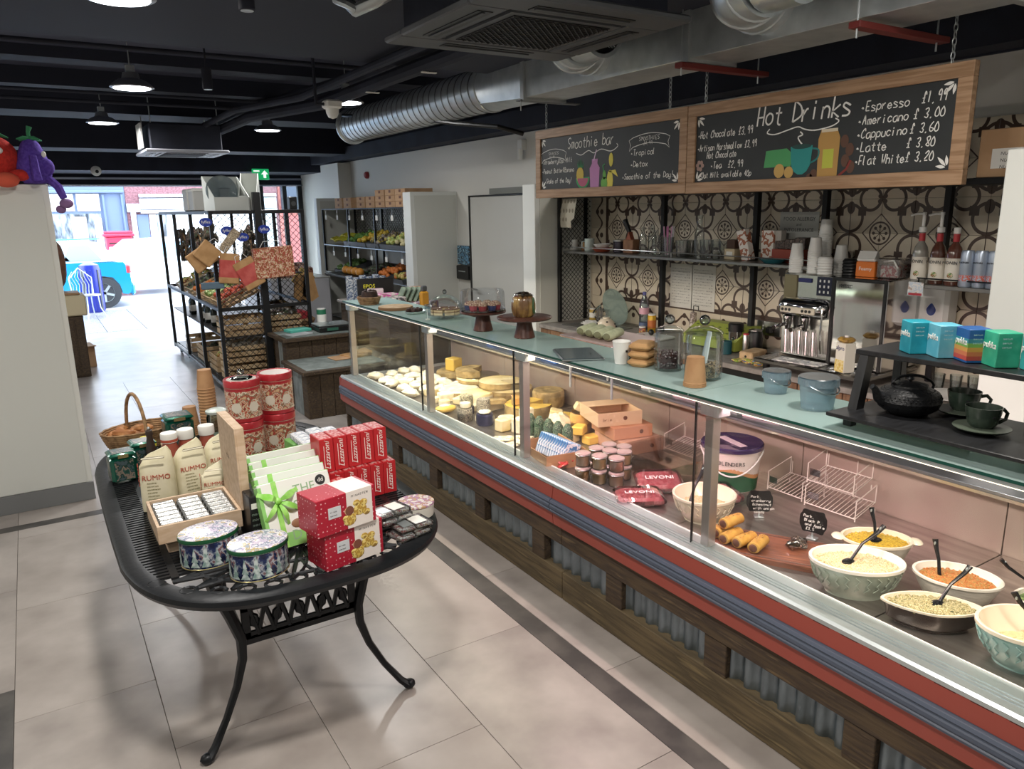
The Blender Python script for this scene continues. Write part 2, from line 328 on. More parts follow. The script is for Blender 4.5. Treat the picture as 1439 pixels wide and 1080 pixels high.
# tiled alcove behind the counter
def tile_mat():
    m = bpy.data.materials.new('patterned_tile'); m.use_nodes = True; t = m.node_tree; V.t = t; n = t.nodes
    g = n.new('ShaderNodeNewGeometry'); s = n.new('ShaderNodeSeparateXYZ'); t.links.new(g.outputs['Position'], s.inputs[0]); Y = V(s.outputs[1]); Z = V(s.outputs[2])
    def wrap(a, o):
        w = n.new('ShaderNodeMath'); w.operation = 'WRAP'; t.links.new((a - o).k, w.inputs[0]); w.inputs[1].default_value = .2; w.inputs[2].default_value = -.2; return V(w.outputs[0])
    u = vabs(wrap(Y, 5.08)); v = vabs(wrap(Z, 1.714))
    R = lambda d, r, w: vabs(d - r).lt(w)
    r0 = vlen(u, v); dia = R(u + v, .112, .005); ring = R(r0, .064, .005)
    dots = vmin(vmin(vlen(u - .04, v), vlen(u, v - .04)), vlen(u - .029, v - .029)).lt(.0095)
    stems = vmin(vmin(u, v), vabs(u - v) * .7).lt(.0022); stems = V.op('MULTIPLY', stems, r0.lt(.04))
    c1 = vlen(u - .2, v - .088); rr = R(c1, .08, .009)
    heart = vlen(u - .2, (v - .15) * .7).lt(.026); stem2 = V.op('MULTIPLY', u.gt(.1975), v.lt(.14))
    c2 = vlen(u - .075, v - .2); rr2 = V.op('MULTIPLY', R(c2, .066, .009), vlen(u, v).gt(.12))
    h2 = vlen(u, (v - .2)).lt(.016); pet = vlen(u - .018, v - .185).lt(.012); blob = vmax(vabs(u - .125), vabs(v - .128)).lt(.026)
    cross = V.op('MULTIPLY', vmin(u, v).lt(.0012), r0.gt(.105))
    dk = dia
    for q in (ring, dots, stems, rr, heart, stem2, rr2, h2, pet, blob, cross): dk = vmax(dk, q)
    # plain bar and scroll border at the left end and along the bottom
    sc1 = V.op('SINE', Z * 31.4) * .035; wv = vabs(Y - 5.32 - sc1).lt(.011); lf = vlen(vabs(Y - 5.32) - .03, wrap(Z * 2.0, .1) * .5).lt(.022)
    side = Y.gt(5.215); bar = vabs(Y - 5.215).lt(.016)
    sc2 = V.op('SINE', Y * 31.4) * .03; wv2 = vabs(Z - 1.02 - sc2).lt(.011); lf2 = vlen(vabs(Z - 1.02) - .03, wrap(Y * 2.0, .1) * .5).lt(.02); low = Z.lt(1.115); bar2 = vabs(Z - 1.115).lt(.018)
    dk = dk * (V.op('SUBTRACT', 1.0, side)) + vmax(wv, lf) * side
    dk = dk * (V.op('SUBTRACT', 1.0, low)) + vmax(wv2, lf2) * low
    dk = V.op('MINIMUM', vmax(vmax(dk, bar * V.op('SUBTRACT', 1.0, low)), bar2 * V.op('SUBTRACT', 1.0, side)), 1.0)
    mx = n.new('ShaderNodeMix'); mx.data_type = 'RGBA'; t.links.new(dk.k, mx.inputs[0]); mx.inputs[6].default_value = lin('CFC4B0'); mx.inputs[7].default_value = lin('4A3A32')
    p = n['Principled BSDF']; t.links.new(mx.outputs[2], p.inputs['Base Color']); p.inputs['Roughness'].default_value = .3; return m
TM = tile_mat(); bed = G().box(4.285, 4.3, 1.565, 5.44, .86, 2.2).make('tile_bed', mat('grout', '8B8376', .8), wr, smooth=0)
t0 = None
for i in range(20):
    for j in range(7):
        y, z = 5.44 - .36 - .2 * i, .914 + .2 * j
        y0, y1 = max(y, 1.57), min(y + .2, 5.44)
        if i == 0: y0, y1 = 5.08, 5.28
        if y1 - y0 < .05: continue
        if t0 is None: t0 = G().bb(-.008, 0, .0008, .1992, .0008, .1992, .001).make('tile', TM, wr, (4.285, y, z), smooth=0)
        else: piece(t0, wr, (4.285, y, z))
for j in range(7): G().bb(-.008, 0, .0008, .159, .0008, .1992, .001).make('tile', TM, wr, (4.285, 5.28, .914 + .2 * j), smooth=0)
# street outside
M_pave = mat('paving', '9A9AA2', .35, c2='6F7078', ns=14, stretch=(3, 1, 1)); 
ex = st(G().box(-14, 16, 14, 17.4, -.14, -.02).make('pavement', M_pave, smooth=0)); st(G().box(-14, 16, 17.4, 24, -.2, -.1).make('road', mat('wet_road', 'B8BAC0', .4), smooth=0))
st(G().box(-14, 16, 24, 26, -.14, -.02).make('pavement_far', mat('far_paving', 'B4B6BC', .6), smooth=0))
for i in range(9):
    for j in range(5):
        if (i + j) % 1 == 0 and i < 9:
            x0, y0 = -.9 + i * .6, 14.02 + j * .66
            if i + j == 0: pv = G().bb(0, .592, 0, .652, -.02, 0, .003).make('paving_slab', M_pave, ex, (x0, y0, 0), smooth=0)
            else: piece(pv, ex, (x0, y0, 0))
# partition joint: shopfronts across the street
def front(name, label, x0, x1, fr, parts, h=4.2):
    o = thing(name, label, 'building', ((x0 + x1) / 2, 26, 0)); w = (x1 - x0) / 2
    G().box(-w, w, 0, .5, 0, h).make('facade_wall', fr, o, smooth=0)
    for nm, a, b, z0, z1, d, m in parts: G().bb(a - (x0 + x1) / 2, b - (x0 + x1) / 2, -d, 0, z0, z1, .01).make(nm, m, o, smooth=0)
    return o
M_bg = mat('blue_grey_front', '5E7090', .5); M_sky = mat('bright_fascia', 'BCC4CE', .5); M_brk = mat('far_brick', '8A6068', .8, c2='6C4A50', ns=20); M_win = mat('far_window', '3E4650', .2, c2='9AA4B0', ns=2, stretch=(3, 1, 1)); M_lit = mat('white_blind', 'D2D4D4', .6)
front('shop_building', 'blue-grey shopfront with white transom panels across the street', -3.0, 2.62, M_bg,
      [('transom_panel', -2.8, 1.26, 2.0, 2.5, .06, M_lit), ('transom_panel', 1.33, 1.93, 2.0, 2.5, .06, M_lit), ('window', -2.8, 1.93, .3, 1.93, .03, M_win), ('window_poster', 1.12, 1.52, .4, 1.84, .07, M_lit), ('window_poster', 1.72, 1.92, .4, 1.8, .07, M_lit),
       ('pilaster', 2.0, 2.06, 0, 2.48, .1, M_bg), ('pilaster', 2.5, 2.56, 0, 2.48, .1, M_bg), ('cornice', -2.9, 2.6, 2.52, 2.6, .16, M_bg)])
front('brick_building', 'brick shopfront with white roller fascia across the street', 2.63, 7.2, M_brk,
      [('downpipe', 2.72, 2.86, 0, 1.95, .12, M_lit), ('fascia_board', 2.63, 3.0, 1.95, 2.2, .14, M_sky), ('fascia_board', 3.0, 7.1, 2.02, 2.35, .2, M_sky), ('shutter', 3.0, 7.1, 1.9, 2.0, .24, M_sky), ('fascia_board', 3.0, 7.1, 2.38, 2.48, .24, M_sky), ('window_frame', 2.88, 3.2, 0, 1.88, .05, M_bg), ('shop_window', 3.22, 7.1, 0, 1.88, .03, M_lit), ('window_poster', 3.42, 3.72, 1.2, 1.88, .05, M_win)])
o = front('dark_shop_building', 'dark-signed brick shop seen through the right window', 7.22, 12.0, mat('red_brick', 'A0504C', .8, c2='C07A74', ns=16),
      [('sign_board', 7.3, 11.9, 1.9, 2.9, .15, mat('sign_navy', '3A4256', .5)), ('shutter', 7.5, 11.5, .1, 1.75, .05, mat('shutter_red', 'A85A5A', .6))])
front('white_building', 'pale house front across the street, mostly behind the partition', -12.0, -3.02, M_sky, [('window', -8, -5, .6, 2.4, .03, M_win), ('window', -11.5, -9, .6, 2.4, .03, M_win), ('door', -4.6, -3.7, 0, 2.2, .04, M_bg), ('cornice', -11.9, -3.1, 3.3, 3.45, .15, M_lit)])
def cloudy(name, tint, dif, k, refl=.05, fr=.5):
    m = glass(name, tint, refl, fr=fr); t = m.node_tree; o = t.nodes['Material Output']; s = o.inputs[0].links[0].from_socket
    d = t.nodes.new('ShaderNodeBsdfDiffuse'); d.inputs[0].default_value = lin(dif); x = t.nodes.new('ShaderNodeMixShader'); x.inputs[0].default_value = k
    t.links.new(s, x.inputs[1]); t.links.new(d.outputs[0], x.inputs[2]); t.links.new(x.outputs[0], o.inputs[0]); return m
# ---------- refrigerated display case ----------
Y0, Y1 = .35, 5.74
cs = thing('display_case', 'long glass-fronted refrigerated deli display case with red and navy bumper on a wooden base', 'display case', (2.0, Y0, 0))
CL = Y1 - Y0
def rib(name, poly, m, y0=0, y1=CL, parent=cs, xo=2.0):
    return G().prism([(x - xo, z) for x, z in poly], -y1, -y0, Matrix(((1, 0, 0, 0), (0, 0, -1, 0), (0, 1, 0, 0), (0, 0, 0, 1)))).make(name, m, parent, smooth=20)
# bumper runs: two lengths, joined part way
for a, b in ((0, 2.44), (2.445, CL)):
    rib('red_rail', [(1.975, .395), (2.02, .395), (2.02, .46), (1.973, .46), (1.970, .455)], M_red, a, b)
    rib('navy_bumper', [(1.962, .463), (2.02, .463), (2.02, .528), (1.966, .528), (1.955, .524), (1.9505, .513), (1.955, .506), (1.955, .502), (1.9495, .498), (1.9495, .486), (1.955, .482), (1.955, .478), (1.951, .474), (1.953, .466)], M_navy, a, b)
    rib('red_cap', [(1.968, .529), (2.02, .529), (2.02, .589), (1.975, .589)], M_red, a, b)
for k in range(2):
    x = .01 + (0 if k == 0 else 0)
for k in range(54):
    if k == 0: r0 = G().box(-.0255, -.02, 0, .06, .584, .5885).make('rail_slot', mat('slot_red', '5A241F', .6), cs, (0, .05, 0), smooth=0)
    else: piece(r0, cs, (0, .05 + k * .098, 0))
rib('glass_channel', [(1.972, .59), (2.105, .59), (2.105, .607), (2.06, .607), (2.06, .603), (2.052, .603), (2.052, .607), (2.044, .607), (2.044, .603), (2.036, .603), (2.036, .607), (2.028, .607), (2.028, .602), (2.02, .602), (2.02, .607), (2.0, .607), (1.99, .612), (1.98, .612), (1.972, .604)], M_alu)
rib('white_edge', [(2.1055, .60), (2.111, .60), (2.111, .611), (2.1055, .611)], mat('white_edge', 'F0F0EC', .3, emit=.0))
G().bb(-.032, .02, CL, CL + .035, .395, .60, .012).make('end_cap', mat('red_end', 'A3504A', .4), cs)
G().bb(-.05, .0, -.03, 0, .43, .53, .008).make('end_cap', M_navy, cs)
# interior well
M_deck = mat('steel_deck', 'A8A29C', .32, .85, c2='8A847F', ns=4, stretch=(8, 1, 1), lo=.3, hi=.7)
for i in range(6): G().bb(.112, .975, i * .9 + .001, min(CL, i * .9 + .897), .565, .58, .002).make('deck_panel', M_deck, cs, smooth=0)
M_back = mat('case_back', 'C2B4AA', .38, .55, c2='B8A49C', ns=3)
for i in range(6): G().bb(.977, .99, i * .9 + .001, min(CL, i * .9 + .897), .56, .80, .001).make('back_panel', M_back, cs, smooth=0)
gr = G().box(.955, .985, 0, CL, .80, .828).make('air_grille', mat('grille_pale', 'A79F96', .4, .5), cs, smooth=0)
g = G()
for k in range(int(CL / .013)):
    for r in range(3): g.box(.9535, .956, .004 + k * .013 + (r % 2) * .006, .0115 + k * .013 + (r % 2) * .006, .8025 + r * .0085, .8085 + r * .0085)
g.make('slot', M_dark, gr, smooth=0)
rib('rear_rail', [(2.90, .875), (2.985, .828), (2.99, .835), (2.99, .88), (2.76, .895), (2.74, .89), (2.742, .878)], mat('rail_steel', 'C9C2B6', .3, .8))
G().bb(.74, 1.06, 0, CL, .891, .905, .002).make('worktop', mat('work_steel', '9A9EA6', .3, .9, c2='878B93', ns=2.5, stretch=(1, 3, 1), lo=.3, hi=.7), cs)
G().box(1.0, 1.06, 0, CL, .02, .891).make('rear_skin', M_galv, cs, smooth=0)
# glazing: three front panes, one top shelf in three lengths, end glass
bounds = [0, .78 - .0, 0]
ps = [(-.0, 1.60), (1.605, 2.89), (2.895, 4.02), (4.025, CL - .02)]
for a, b in ps: G().box(.043, .049, a, b, .604, 1.195).make('front_pane', glass('case_glass', 'FDFEFE', .0, fr=.16), cs, smooth=0)
for a, b in ps[1:]: G().box(.041, .051, a - .0045, a - .0005, .604, 1.195).make('pane_seam', M_dark, cs, smooth=0)
M_top = cloudy('top_glass', 'DCEDEA', 'C6DEDC', .42, .06, .6)  # greenish glass; the diffuse teal share paints in the pale reflections on it
for a, b in ((0, 1.63), (1.635, 3.9), (3.905, CL)):
    t = G().box(.03, .40, a, b, 1.196, 1.205).make('glass_shelf', M_top, cs, smooth=0)
    G().box(.0285, .0297, a, b, 1.196, 1.205).box(.4003, .4015, a, b, 1.196, 1.205).make('glass_edge', mat('green_edge', '12493F', .15), t, smooth=0)
G().box(.052, .40, CL - .03, CL - .024, .604, 1.19).box(.40, .95, CL - .03, CL - .024, .604, .895).make('end_pane', M_gls, cs, smooth=0)
ld = G().box(.036, .066, .02, CL - .04, 1.183, 1.195).make('light_strip', M_alu, cs, smooth=0)
G().box(.038, .064, .03, CL - .05, 1.1795, 1.1825).make('led_diffuser', mat('led_glow', 'FFF1D8', .5, emit=1.5), ld, smooth=0)
M_postm = mat('post_alu', 'A8A09A', .35, .75)
for y in (1.545, 2.84, 4.02 - .06, CL - .05):
    q = G().bb(.056, .098, y - .02, y + .02, .607, 1.15, .002).make('post', M_postm, cs)
    G().bb(.05, .12, y - .045, y + .045, 1.13, 1.178, .004).box(.056, .40, y - .006, y + .006, 1.178, 1.195).make('bracket', M_alu, q)
G().bb(.056, .098, .02, .06, .607, 1.195, .002).make('post', M_postm, cs)
# wooden base with corrugated sheets between stub posts
M_w2 = mat('base_timber', '50412F', .8, c2='3B2F26', ns=7, stretch=(5, .7, 7), bump=.6, c3='6A583F'); M_w3 = mat('base_plinth', '6A5B42', .8, c2='4E4331', ns=6, stretch=(5, .5, 7), bump=.5, c3='7C6B4C')
for a, b in ((0, 2.4), (2.404, CL)):
    G().bb(-.005, .045, a, b, .29, .393, .004).make('top_rail', M_w2, cs); G().bb(-.002, .05, a, b, 0, .148, .004).make('plinth', M_w3, cs)
M_cor = mat('corrugated_zinc', '8F9BA3', .38, .85, c2='6E797F', ns=10, stretch=(1, 3, .8), lo=.3, hi=.75, c3='A9B4BA')
posts = [.16 + .6 * i for i in range(9)]
for i, y in enumerate(posts):
    G().bb(.0, .045, y, y + .11, .148, .29, .003).make('stub_post', M_w2, cs)
for y in [-.44] + posts:
    a, b = max(0, y + .112), min(CL, y + .598)
    if b - a < .05: continue
    n = int((b - a) / .0095); A = []; B = []
    for k in range(n + 1):
        yy = a + (b - a) * k / n; x = .036 + .012 * math.tanh(2.2 * math.sin(2 * PI * yy / .0765)); A.append((x, yy, .13)); B.append((x, yy, .30))
    G().strip(A, B).make('corrugated_sheet', M_cor, cs, smooth=60)
G().box(.06, .99, 0, CL, .02, .56).make('carcass', M_dark, cs, smooth=0)
G().bb(0, .98, CL - .02, CL, 0, .39, .003).make('end_board', M_w2, cs)
G().box(.0, 1.0, CL - .022, CL, .40, .60).make('end_skirt', M_galv, cs, smooth=0)
# ---------- back counter, alcove frame and shelves ----------
bc = thing('back_counter', 'pale stone-look worktop counter with timber front in front of the patterned tiles', 'counter', (3.7, 1.57, 0))
BL = 3.87
G().bb(0, .57, 0, BL, .865, .9, .004).make('worktop', mat('stone_top', '97928D', .45, c2='837E79', ns=16), bc)
G().box(.06, .56, .02, BL - .02, 0, .1).make('plinth', M_dark, bc, smooth=0); G().box(.05, .56, 0, BL, .1, .862).make('carcass', mat('carcass_brown', '5C4636', .7), bc, smooth=0)
M_cb = mat('counter_board', '8A6A50', .75, c2='6B4F3C', ns=6, stretch=(4, 4, .7), bump=.3)
for k in range(26):
    y = k * BL / 26
    if 1.2 < y < 1.8: continue
    G().bb(.02, .05, y + .003, y + BL / 26 - .003, .1, .86, .003).make('front_board', M_cb, bc)
G().bb(.03, .06, 1.25, 1.8, .3, .86, .003).make('black_recess', M_dark, bc)
fr = thing('alcove_frame', 'black metal frame with mesh end and steel shelf in the tiled alcove', 'shelving', (3.95, 1.57, 0))
for y in (.67, 1.42, 1.95, 2.85, 3.86):
    G().bb(.24, .28, y, y + .035, .902, 2.0, .002).make('upright', M_blk, fr)
G().bb(-.06, -.03, BL - .05, BL - .02, .902, 1.99, .002).make('upright', M_blk, fr); G().bb(-.09, .33, -.0, BL, 1.97, 2.0, .002).make('top_shelf', M_blk, fr)
def meshp(w, h, s=.04, r=.0022, M=None):
    """woven diamond mesh in the local x-y plane"""
    g = G(); n = int((w + h) / s) + 1
    for k in range(n):
        for d in (1, -1):
            c = k * s
            p = []
            x0, y0 = max(0, c - h), min(c, h); x1, y1 = min(c, w), max(0, c - w)
            if x1 - x0 < .004: continue
            a, b = ((x0, y0), (x1, y1)) if d == 1 else ((x0, h - y0), (x1, h - y1))
            g.tube([(a[0], a[1], .0015 * d), (b[0], b[1], .0015 * d)], r, 3, M)
    return g
for z0, z1 in ((.91, 1.50), (1.54, 1.96)):
    meshp(.32, z1 - z0, .042, .003, FY(-.03, BL - .035, z0)).make('mesh_panel', M_blk, fr, smooth=0)
M_shf = mat('shelf_steel', '8E8E8C', .35, .85)
for a, b in ((1.28, BL - .05),): 
    s_ = G().bb(-.02, .26, a, b, 1.505, 1.525, .002).make('shelf', M_shf, fr)
    G().tube([(-.01, a, 1.56), (-.01, b, 1.56)], .004).tube([(-.01, a, 1.525), (-.01, a, 1.56)], .004).tube([(-.01, b, 1.525), (-.01, b, 1.56)], .004).tube([(-.01, 2.5, 1.525), (-.01, 2.5, 1.56)], .004).make('guard_rail', M_steel, s_)
s_ = G().bb(-.10, .22, -.02, .62, 1.46, 1.48, .002).make('shelf', M_shf, fr)
G().tube([(-.09, 0, 1.51), (-.09, .62, 1.51)], .004).tube([(-.09, .61, 1.48), (-.09, .61, 1.51)], .004).make('guard_rail', M_blk, s_)
# ---------- overhead: ducts, air conditioners, lamps, pipes, boards ----------
dk = thing('spiral_duct', 'round galvanised spiral duct ending open above the fruit shelf', 'duct', (3.05, 5.05, 2.76), group=None)
g = G(); pr = []
g.lathe([(.16, 0), (.16, 2.9), (.15, 2.9), (.15, .01)], 36, M=TR(rot=(-PI / 2, 0, 0)))
g.make('pipe', M_galv, dk)
for k in range(26):
    if k == 0: r0 = G().lathe([(.1605, 0), (.1645, .002), (.1645, .008), (.1605, .010)], 36, M=TR(rot=(-PI / 2, 0, 0))).make('seam', mat('duct_seam', '85898B', .4, .9), dk, (0, .1, 0))
    else: piece(r0, dk, (0, .1 + k * .108, 0))
G().lathe([(.165, 0), (.182, .01), (.182, .03), (.165, .05)], 36, M=TR(rot=(-PI / 2, 0, 0))).make('end_collar', M_galv, dk, (0, 2.87, 0))
G().lathe([(.168, 0), (.172, .005), (.172, .035), (.168, .04)], 36, M=TR(rot=(-PI / 2, 0, 0))).make('joint_collar', M_galv, dk)
rd = thing('rectangular_duct', 'long rectangular galvanised air duct running above the menu boards', 'duct', (3.035, 4.4, 2.6))
for a, b in ((-.0, -1.5), (-1.503, -2.9), (-2.903, -4.4)): G().bb(-.155, .155, b, a, 0, .34, .002).make('duct_section', M_galv, rd)
g = G(); A = []; B = []
for i in range(32):
    t = 2 * PI * i / 32; c, s = math.cos(t), math.sin(t); q = max(abs(c), abs(s)); A.append((.155 * c / q, 0, .17 + .17 * s / q)); B.append((.165 * c + .015, .65, .16 + .165 * s))
g.add(A + B, [(i, (i + 1) % 32, 32 + (i + 1) % 32, 32 + i) for i in range(32)]).make('transition', M_galv, rd)
for y in (-.02, -1.5, -2.9): G().bb(-.175, .175, y - .02, y + .02, -.018, .36, .003).box(-.156, .156, y - .021, y + .021, .001, .341).make('flange', M_galv, rd, smooth=0)
G().bb(-.19, -.156, -.02, .02, -.02, -.012).box(-.19, .3, -.03, .03, -.02, -.012).make('support_bar', mat('bar_grey', '74787A', .5, .6), rd)
for y in (-1.5, -2.45): G().bb(-.22, .42, y - .025, y + .025, -.045, -.02, .002).make('red_channel', mat('red_oxide', '6E2622', .6), rd)
for x, y in ((-.2, -1.5), (.36, -1.5), (-.2, -2.45), (.36, -2.45), (-.17, 0)): G().tube([(x, y, -.08), (x, y, .495)], .004, 6).make('drop_rod', M_galv, rd)
def flow(pts, r, name, parent, m=None, n=28): return G().tube(pts, r, n).make(name, m or M_galv, parent, smooth=50)
def elbow(y, label):
    o = thing('outlet_elbow', label, 'duct', (2.88, y, 2.78))
    p = [(0, 0, 0), (-.06, 0, 0)] + [(-.06 - .2 * math.sin(a), -.2 + .2 * math.cos(a), 0) for a in [PI / 2 * k / 5 for k in range(1, 6)]]
    flow(p, .155, 'bend', o)
    for q in (1, 3, 5):
        d = (Vector(p[q + 1]) - Vector(p[q - 1])).normalized()
        G().lathe([(.156, -.006), (.162, -.002), (.162, .004), (.156, .008)], 28, M=Matrix.Translation(p[q]) @ d.to_track_quat('Z', 'Y').to_matrix().to_4x4()).make('seam', M_galv, o)
    e = Vector(p[-1]); q = G().lathe([(.125, 0), (.14, 0), (.14, .17), (.12, .17), (.12, .02)], 28, M=Matrix.Translation(e) @ Matrix.Rotation(PI / 2, 4, 'X')).make('spigot', M_galv, o)
    G().box(-.1, .1, -.006, 0, -.1, .1).make('grille_back', M_dark, q, (e.x, e.y - .12, e.z), smooth=0)
    meshp(.17, .17, .022, .002, FY(e.x - .085, e.y - .165, e.z - .085)).make('grille', M_alu, q, smooth=0)
    return o
elbow(3.62, 'galvanised elbow outlet on the duct behind the large cassette unit'); elbow(2.42, 'galvanised elbow outlet with mesh grille nearest to the camera')
# cassette air conditioners
def cassette(name, label, loc, s, mt, mg):
    o = thing(name, label, 'air conditioner', loc); h = s / 2
    g = G().bb(-h, h, -h, -h * .62, 0, .03, .008).bb(-h, h, h * .62, h, 0, .03, .008).bb(-h, -h * .62, -h * .62, h * .62, 0, .03, .006).bb(h * .62, h, -h * .62, h * .62, 0, .03, .006)
    g.box(-h * .64, h * .64, -h * .64, h * .64, .012, .03); g.make('panel', mt, o)
    G().bb(-h * .86, h * .86, -h * .86, h * .86, .03, .28, .01).make('casing', M_black, o)
    for r in range(4):
        v = G().box(-h * .5, h * .5, -h * .84, -h * .7, -.003, .004, Matrix.Rotation(r * PI / 2, 4, 'Z')).make('vent_slot', M_dark, o, smooth=0)
        G().bb(-h * .48, h * .48, -h * .79, -h * .76, -.008, -.003, .001, Matrix.Rotation(r * PI / 2, 4, 'Z')).make('louvre', mt, v)
    G().box(-h * .57, h * .57, -h * .57, h * .57, .0, .011).make('inner_trim', mt, o, smooth=0)
    q = G().box(-h * .5, h * .5, -h * .5, h * .5, -.004, -.0005).make('intake', M_dark, o, smooth=0)
    meshp(h * .98, h * .98, h * .065, .0028, TR((-h * .49, -h * .49, -.006))).make('intake_grille', mg, q, smooth=0)
    for x in (-.8, .8):
        for y in (-.8, .8): G().tube([(x * h, y * h, .28), (x * h, y * h, 3.09 - loc[2])], .005, 6).make('hanger_rod', M_galv, o)
    return o
M_dg = mat('dark_grey_panel', '4A4D50', .45); M_dm = mat('grille_dark', '222325', .5)
cassette('cassette_unit', 'large dark grey square ceiling cassette unit near the camera', (1.96, 2.92, 2.63), .96, M_dg, M_dm)
c2 = cassette('cassette_unit', 'small ceiling cassette unit with white trim hanging by the entrance', (1.5, 8.9, 2.5), .8, mat('pale_trim', 'B8BAC4', .5), mat('grille_mid', '50525C', .5))
G().bb(-.42, -.4, -.3, .0, .04, .28, .002).make('side_plate', M_w, c2)
# high-bay lamps
for i, (x, y) in enumerate(LAMPS):
    lab = ['round dish lamp over the entrance walkway, second from the front of the left row', 'round dish lamp in the left row nearer the beam', 'round dish lamp beyond the camera dome', 'bright dish lamp beside the white camera dome', 'large bright dish lamp at the top edge left of centre', 'dish lamp above the display case', 'dish lamp over the left floor', 'dish lamp at the rear left', 'dish lamp above the camera', 'dish lamp at the rear right', 'dish lamp behind the partition'][i]
    o = thing('dish_lamp', lab, 'lamp', (x, y, 2.75), group='round ceiling lamps')
    G().lathe([(.135, 0), (.142, .004), (.12, .03), (.09, .05), (.06, .06), (.05, .10), (.0, .11)], 28).make('reflector', mat('lamp_metal', '9A9DA2', .35, .7), o)
    G().lathe([(.0, -.004), (.118, -.004), (.12, .0), (.0, .002)], 28).make('diffuser', mat('lamp_glow', 'F4F7FF', .5, emit=9), o)
    G().bb(-.03, .03, -.02, .02, .105, .15, .004).tube([(0, 0, .15), (0, 0, .24 if 2.6 < y < 4.87 or -.5 < y < .3 else .345)], .004, 6).make('driver_box', M_galv, o) if not (2.6 < y < 4.87) else G().bb(-.02, .02, -.015, .015, .058, .07, .003).make('driver_box', M_galv, o)
# track / surface fittings
def spot(x, y, z0, label, s=1):
    o = thing('ceiling_spot', label, 'spotlight', (x, y, z0)); G().lathe([(.028, 0), (.032, .003), (.032, .13), (.0, .133)], 16).make('can', M_black, o); G().lathe([(0, .002), (.024, .001), (.026, -.002), (0, -.001)], 16).make('lens', M_alu, o)
    G().tube([(0, 0, .13), (0, 0, 3.1 - z0 if not 2.6 < y < 4.87 else 2.82 - z0)], .006, 6).make('stem', M_black, o)
spot(.87, 3.35, 2.69, 'slim black tubular spotlight at the top edge'); spot(1.12, 5.45, 2.68, 'small black spotlight below the pale light batten')
b = G().bb(-.12, .12, -.02, .02, 0, .03, .004).make('light_batten', M_w, None, (1.2, 5.6, 3.07)); tag(b, 'short pale batten fixed to the dark ceiling', 'batten')
o = thing('camera_dome', 'white dome security camera on a bracket under the pipes', 'security camera', (1.999, 5.588, 2.620)); G().bb(-.06, .06, -.06, .06, 0, .06, .012).make('housing', M_w, o)
G().lathe([(0, -.07), (.03, -.06), (.045, -.03), (.048, 0), (0, .001)], 20).make('dome', M_w, o); G().tube([(-.06, 0, .03), (-.12, 0, .03), (-.12, 0, .12), (-.12, 0, .47)], .012, 6).make('bracket', M_black, o)
o = G().lathe([(0, -.035), (.03, -.03), (.055, -.012), (.07, 0), (.07, .008)], 24, M=TR(rot=(-PI / 2, 0, 0))).make('alarm_sensor', M_w, None, (.953, 12.69, 2.51)); tag(o, 'round white sensor with dark eye on the black bulkhead', 'sensor')
G().ell((0, 0, 0), (.024, .012, .024)).make('lens', M_dark, o, (.01, -.035, -.01))
o = thing('exit_sign', 'green running-man exit sign with white arrow on the bulkhead', 'sign', (3.27, 12.66, 2.48)); G().bb(-.13, .13, -.015, .015, -.085, .085, .003).make('sign_box', mat('exit_green', '189A5A', .4, emit=.9), o)
g = G().prism([(.06, .06), (.115, 0), (.08, 0), (.08, -.055), (.04, -.055), (.04, 0), (.005, 0)], 0, .003, FY(0, -.016, 0)).box(-.11, -.02, -.019, -.016, .04, .06); g.make('arrow', mat('sign_white', 'F2F7F2', .5, emit=1.0), o, smooth=0)
o = G().lathe([(.05, 0), (.05, .03), (.035, .05), (0, .05)], 20, M=TR(rot=(0, -PI / 2, 0))).make('alarm_sounder', mat('alarm_red', '9A2A30', .4), None, (4.300, 10.707, 2.392)); tag(o, 'red round fire sounder high on the pale wall', 'alarm')
o = thing('wall_camera', 'small white wall camera near the left end of the menu board', 'security camera', (4.300, 6.547, 2.494)); G().bb(-.06, 0, -.04, .04, -.04, .06).make('base', M_w, o); G().lathe([(.03, 0), (.03, .1), (0, .1)], 14, M=TR((-.05, 0, -.13))).make('body', M_w, o)
# pipes and cable trays
def pipe(name, label, pts, r, m=M_black, cat='pipe', clip=None):
    o = G().tube(pts, r, 10).make(name, m); tag(o, label, cat); o_ = o
    if clip:
        for c in clip: G().bb(-.05, .05, -.012, .012, -.008, 0, .002).make('clip', M_w, o_, c)
    return o
pipe('ceiling_pipe', 'thick black pipe nearest the spiral duct', [(2.45, 1.6, 2.95), (2.45, 6.0, 2.95), (2.0, 8.4, 2.9), (2.0, 12.6, 2.85)], .045)
pipe('ceiling_pipe', 'black lagged pipe with pale clips beside the cassette', [(2.2, 3.5, 2.76), (2.2, 6.4, 2.76), (1.9, 7.5, 2.76), (1.9, 12.6, 2.76)], .05, clip=[(2.2, 4.4, 2.712), (2.2, 5.3, 2.712), (2.2, 6.2, 2.712)])
pipe('ceiling_pipe', 'thin black pipe left of the lagged pipe', [(1.98, 3.5, 2.78), (1.98, 6.2, 2.78), (1.7, 7.3, 2.78), (1.7, 12.6, 2.78)], .028)
for i, (y, z) in enumerate(((5.6, 2.98), (5.66, 2.93), (7.25, 2.86), (7.32, 2.80))): pipe('conduit', ['upper conduit crossing the ceiling near the batten', 'lower conduit crossing the ceiling near the batten', 'upper conduit crossing beyond the second lamp', 'lower conduit crossing beyond the second lamp'][i], [(-3.1, y, z), (1.93 if z < 2.9 else 2.4, y, z)], .014, cat='conduit')
pipe('flex_hose', 'black flexible hose sagging below the spiral duct', [(2.900, 7.801, 2.848), (2.950, 7.030, 2.751), (2.980, 6.168, 2.653), (3.050, 5.658, 2.572), (3.200, 5.241, 2.511), (3.400, 5.195, 2.462)], .018, M_dark, 'hose')
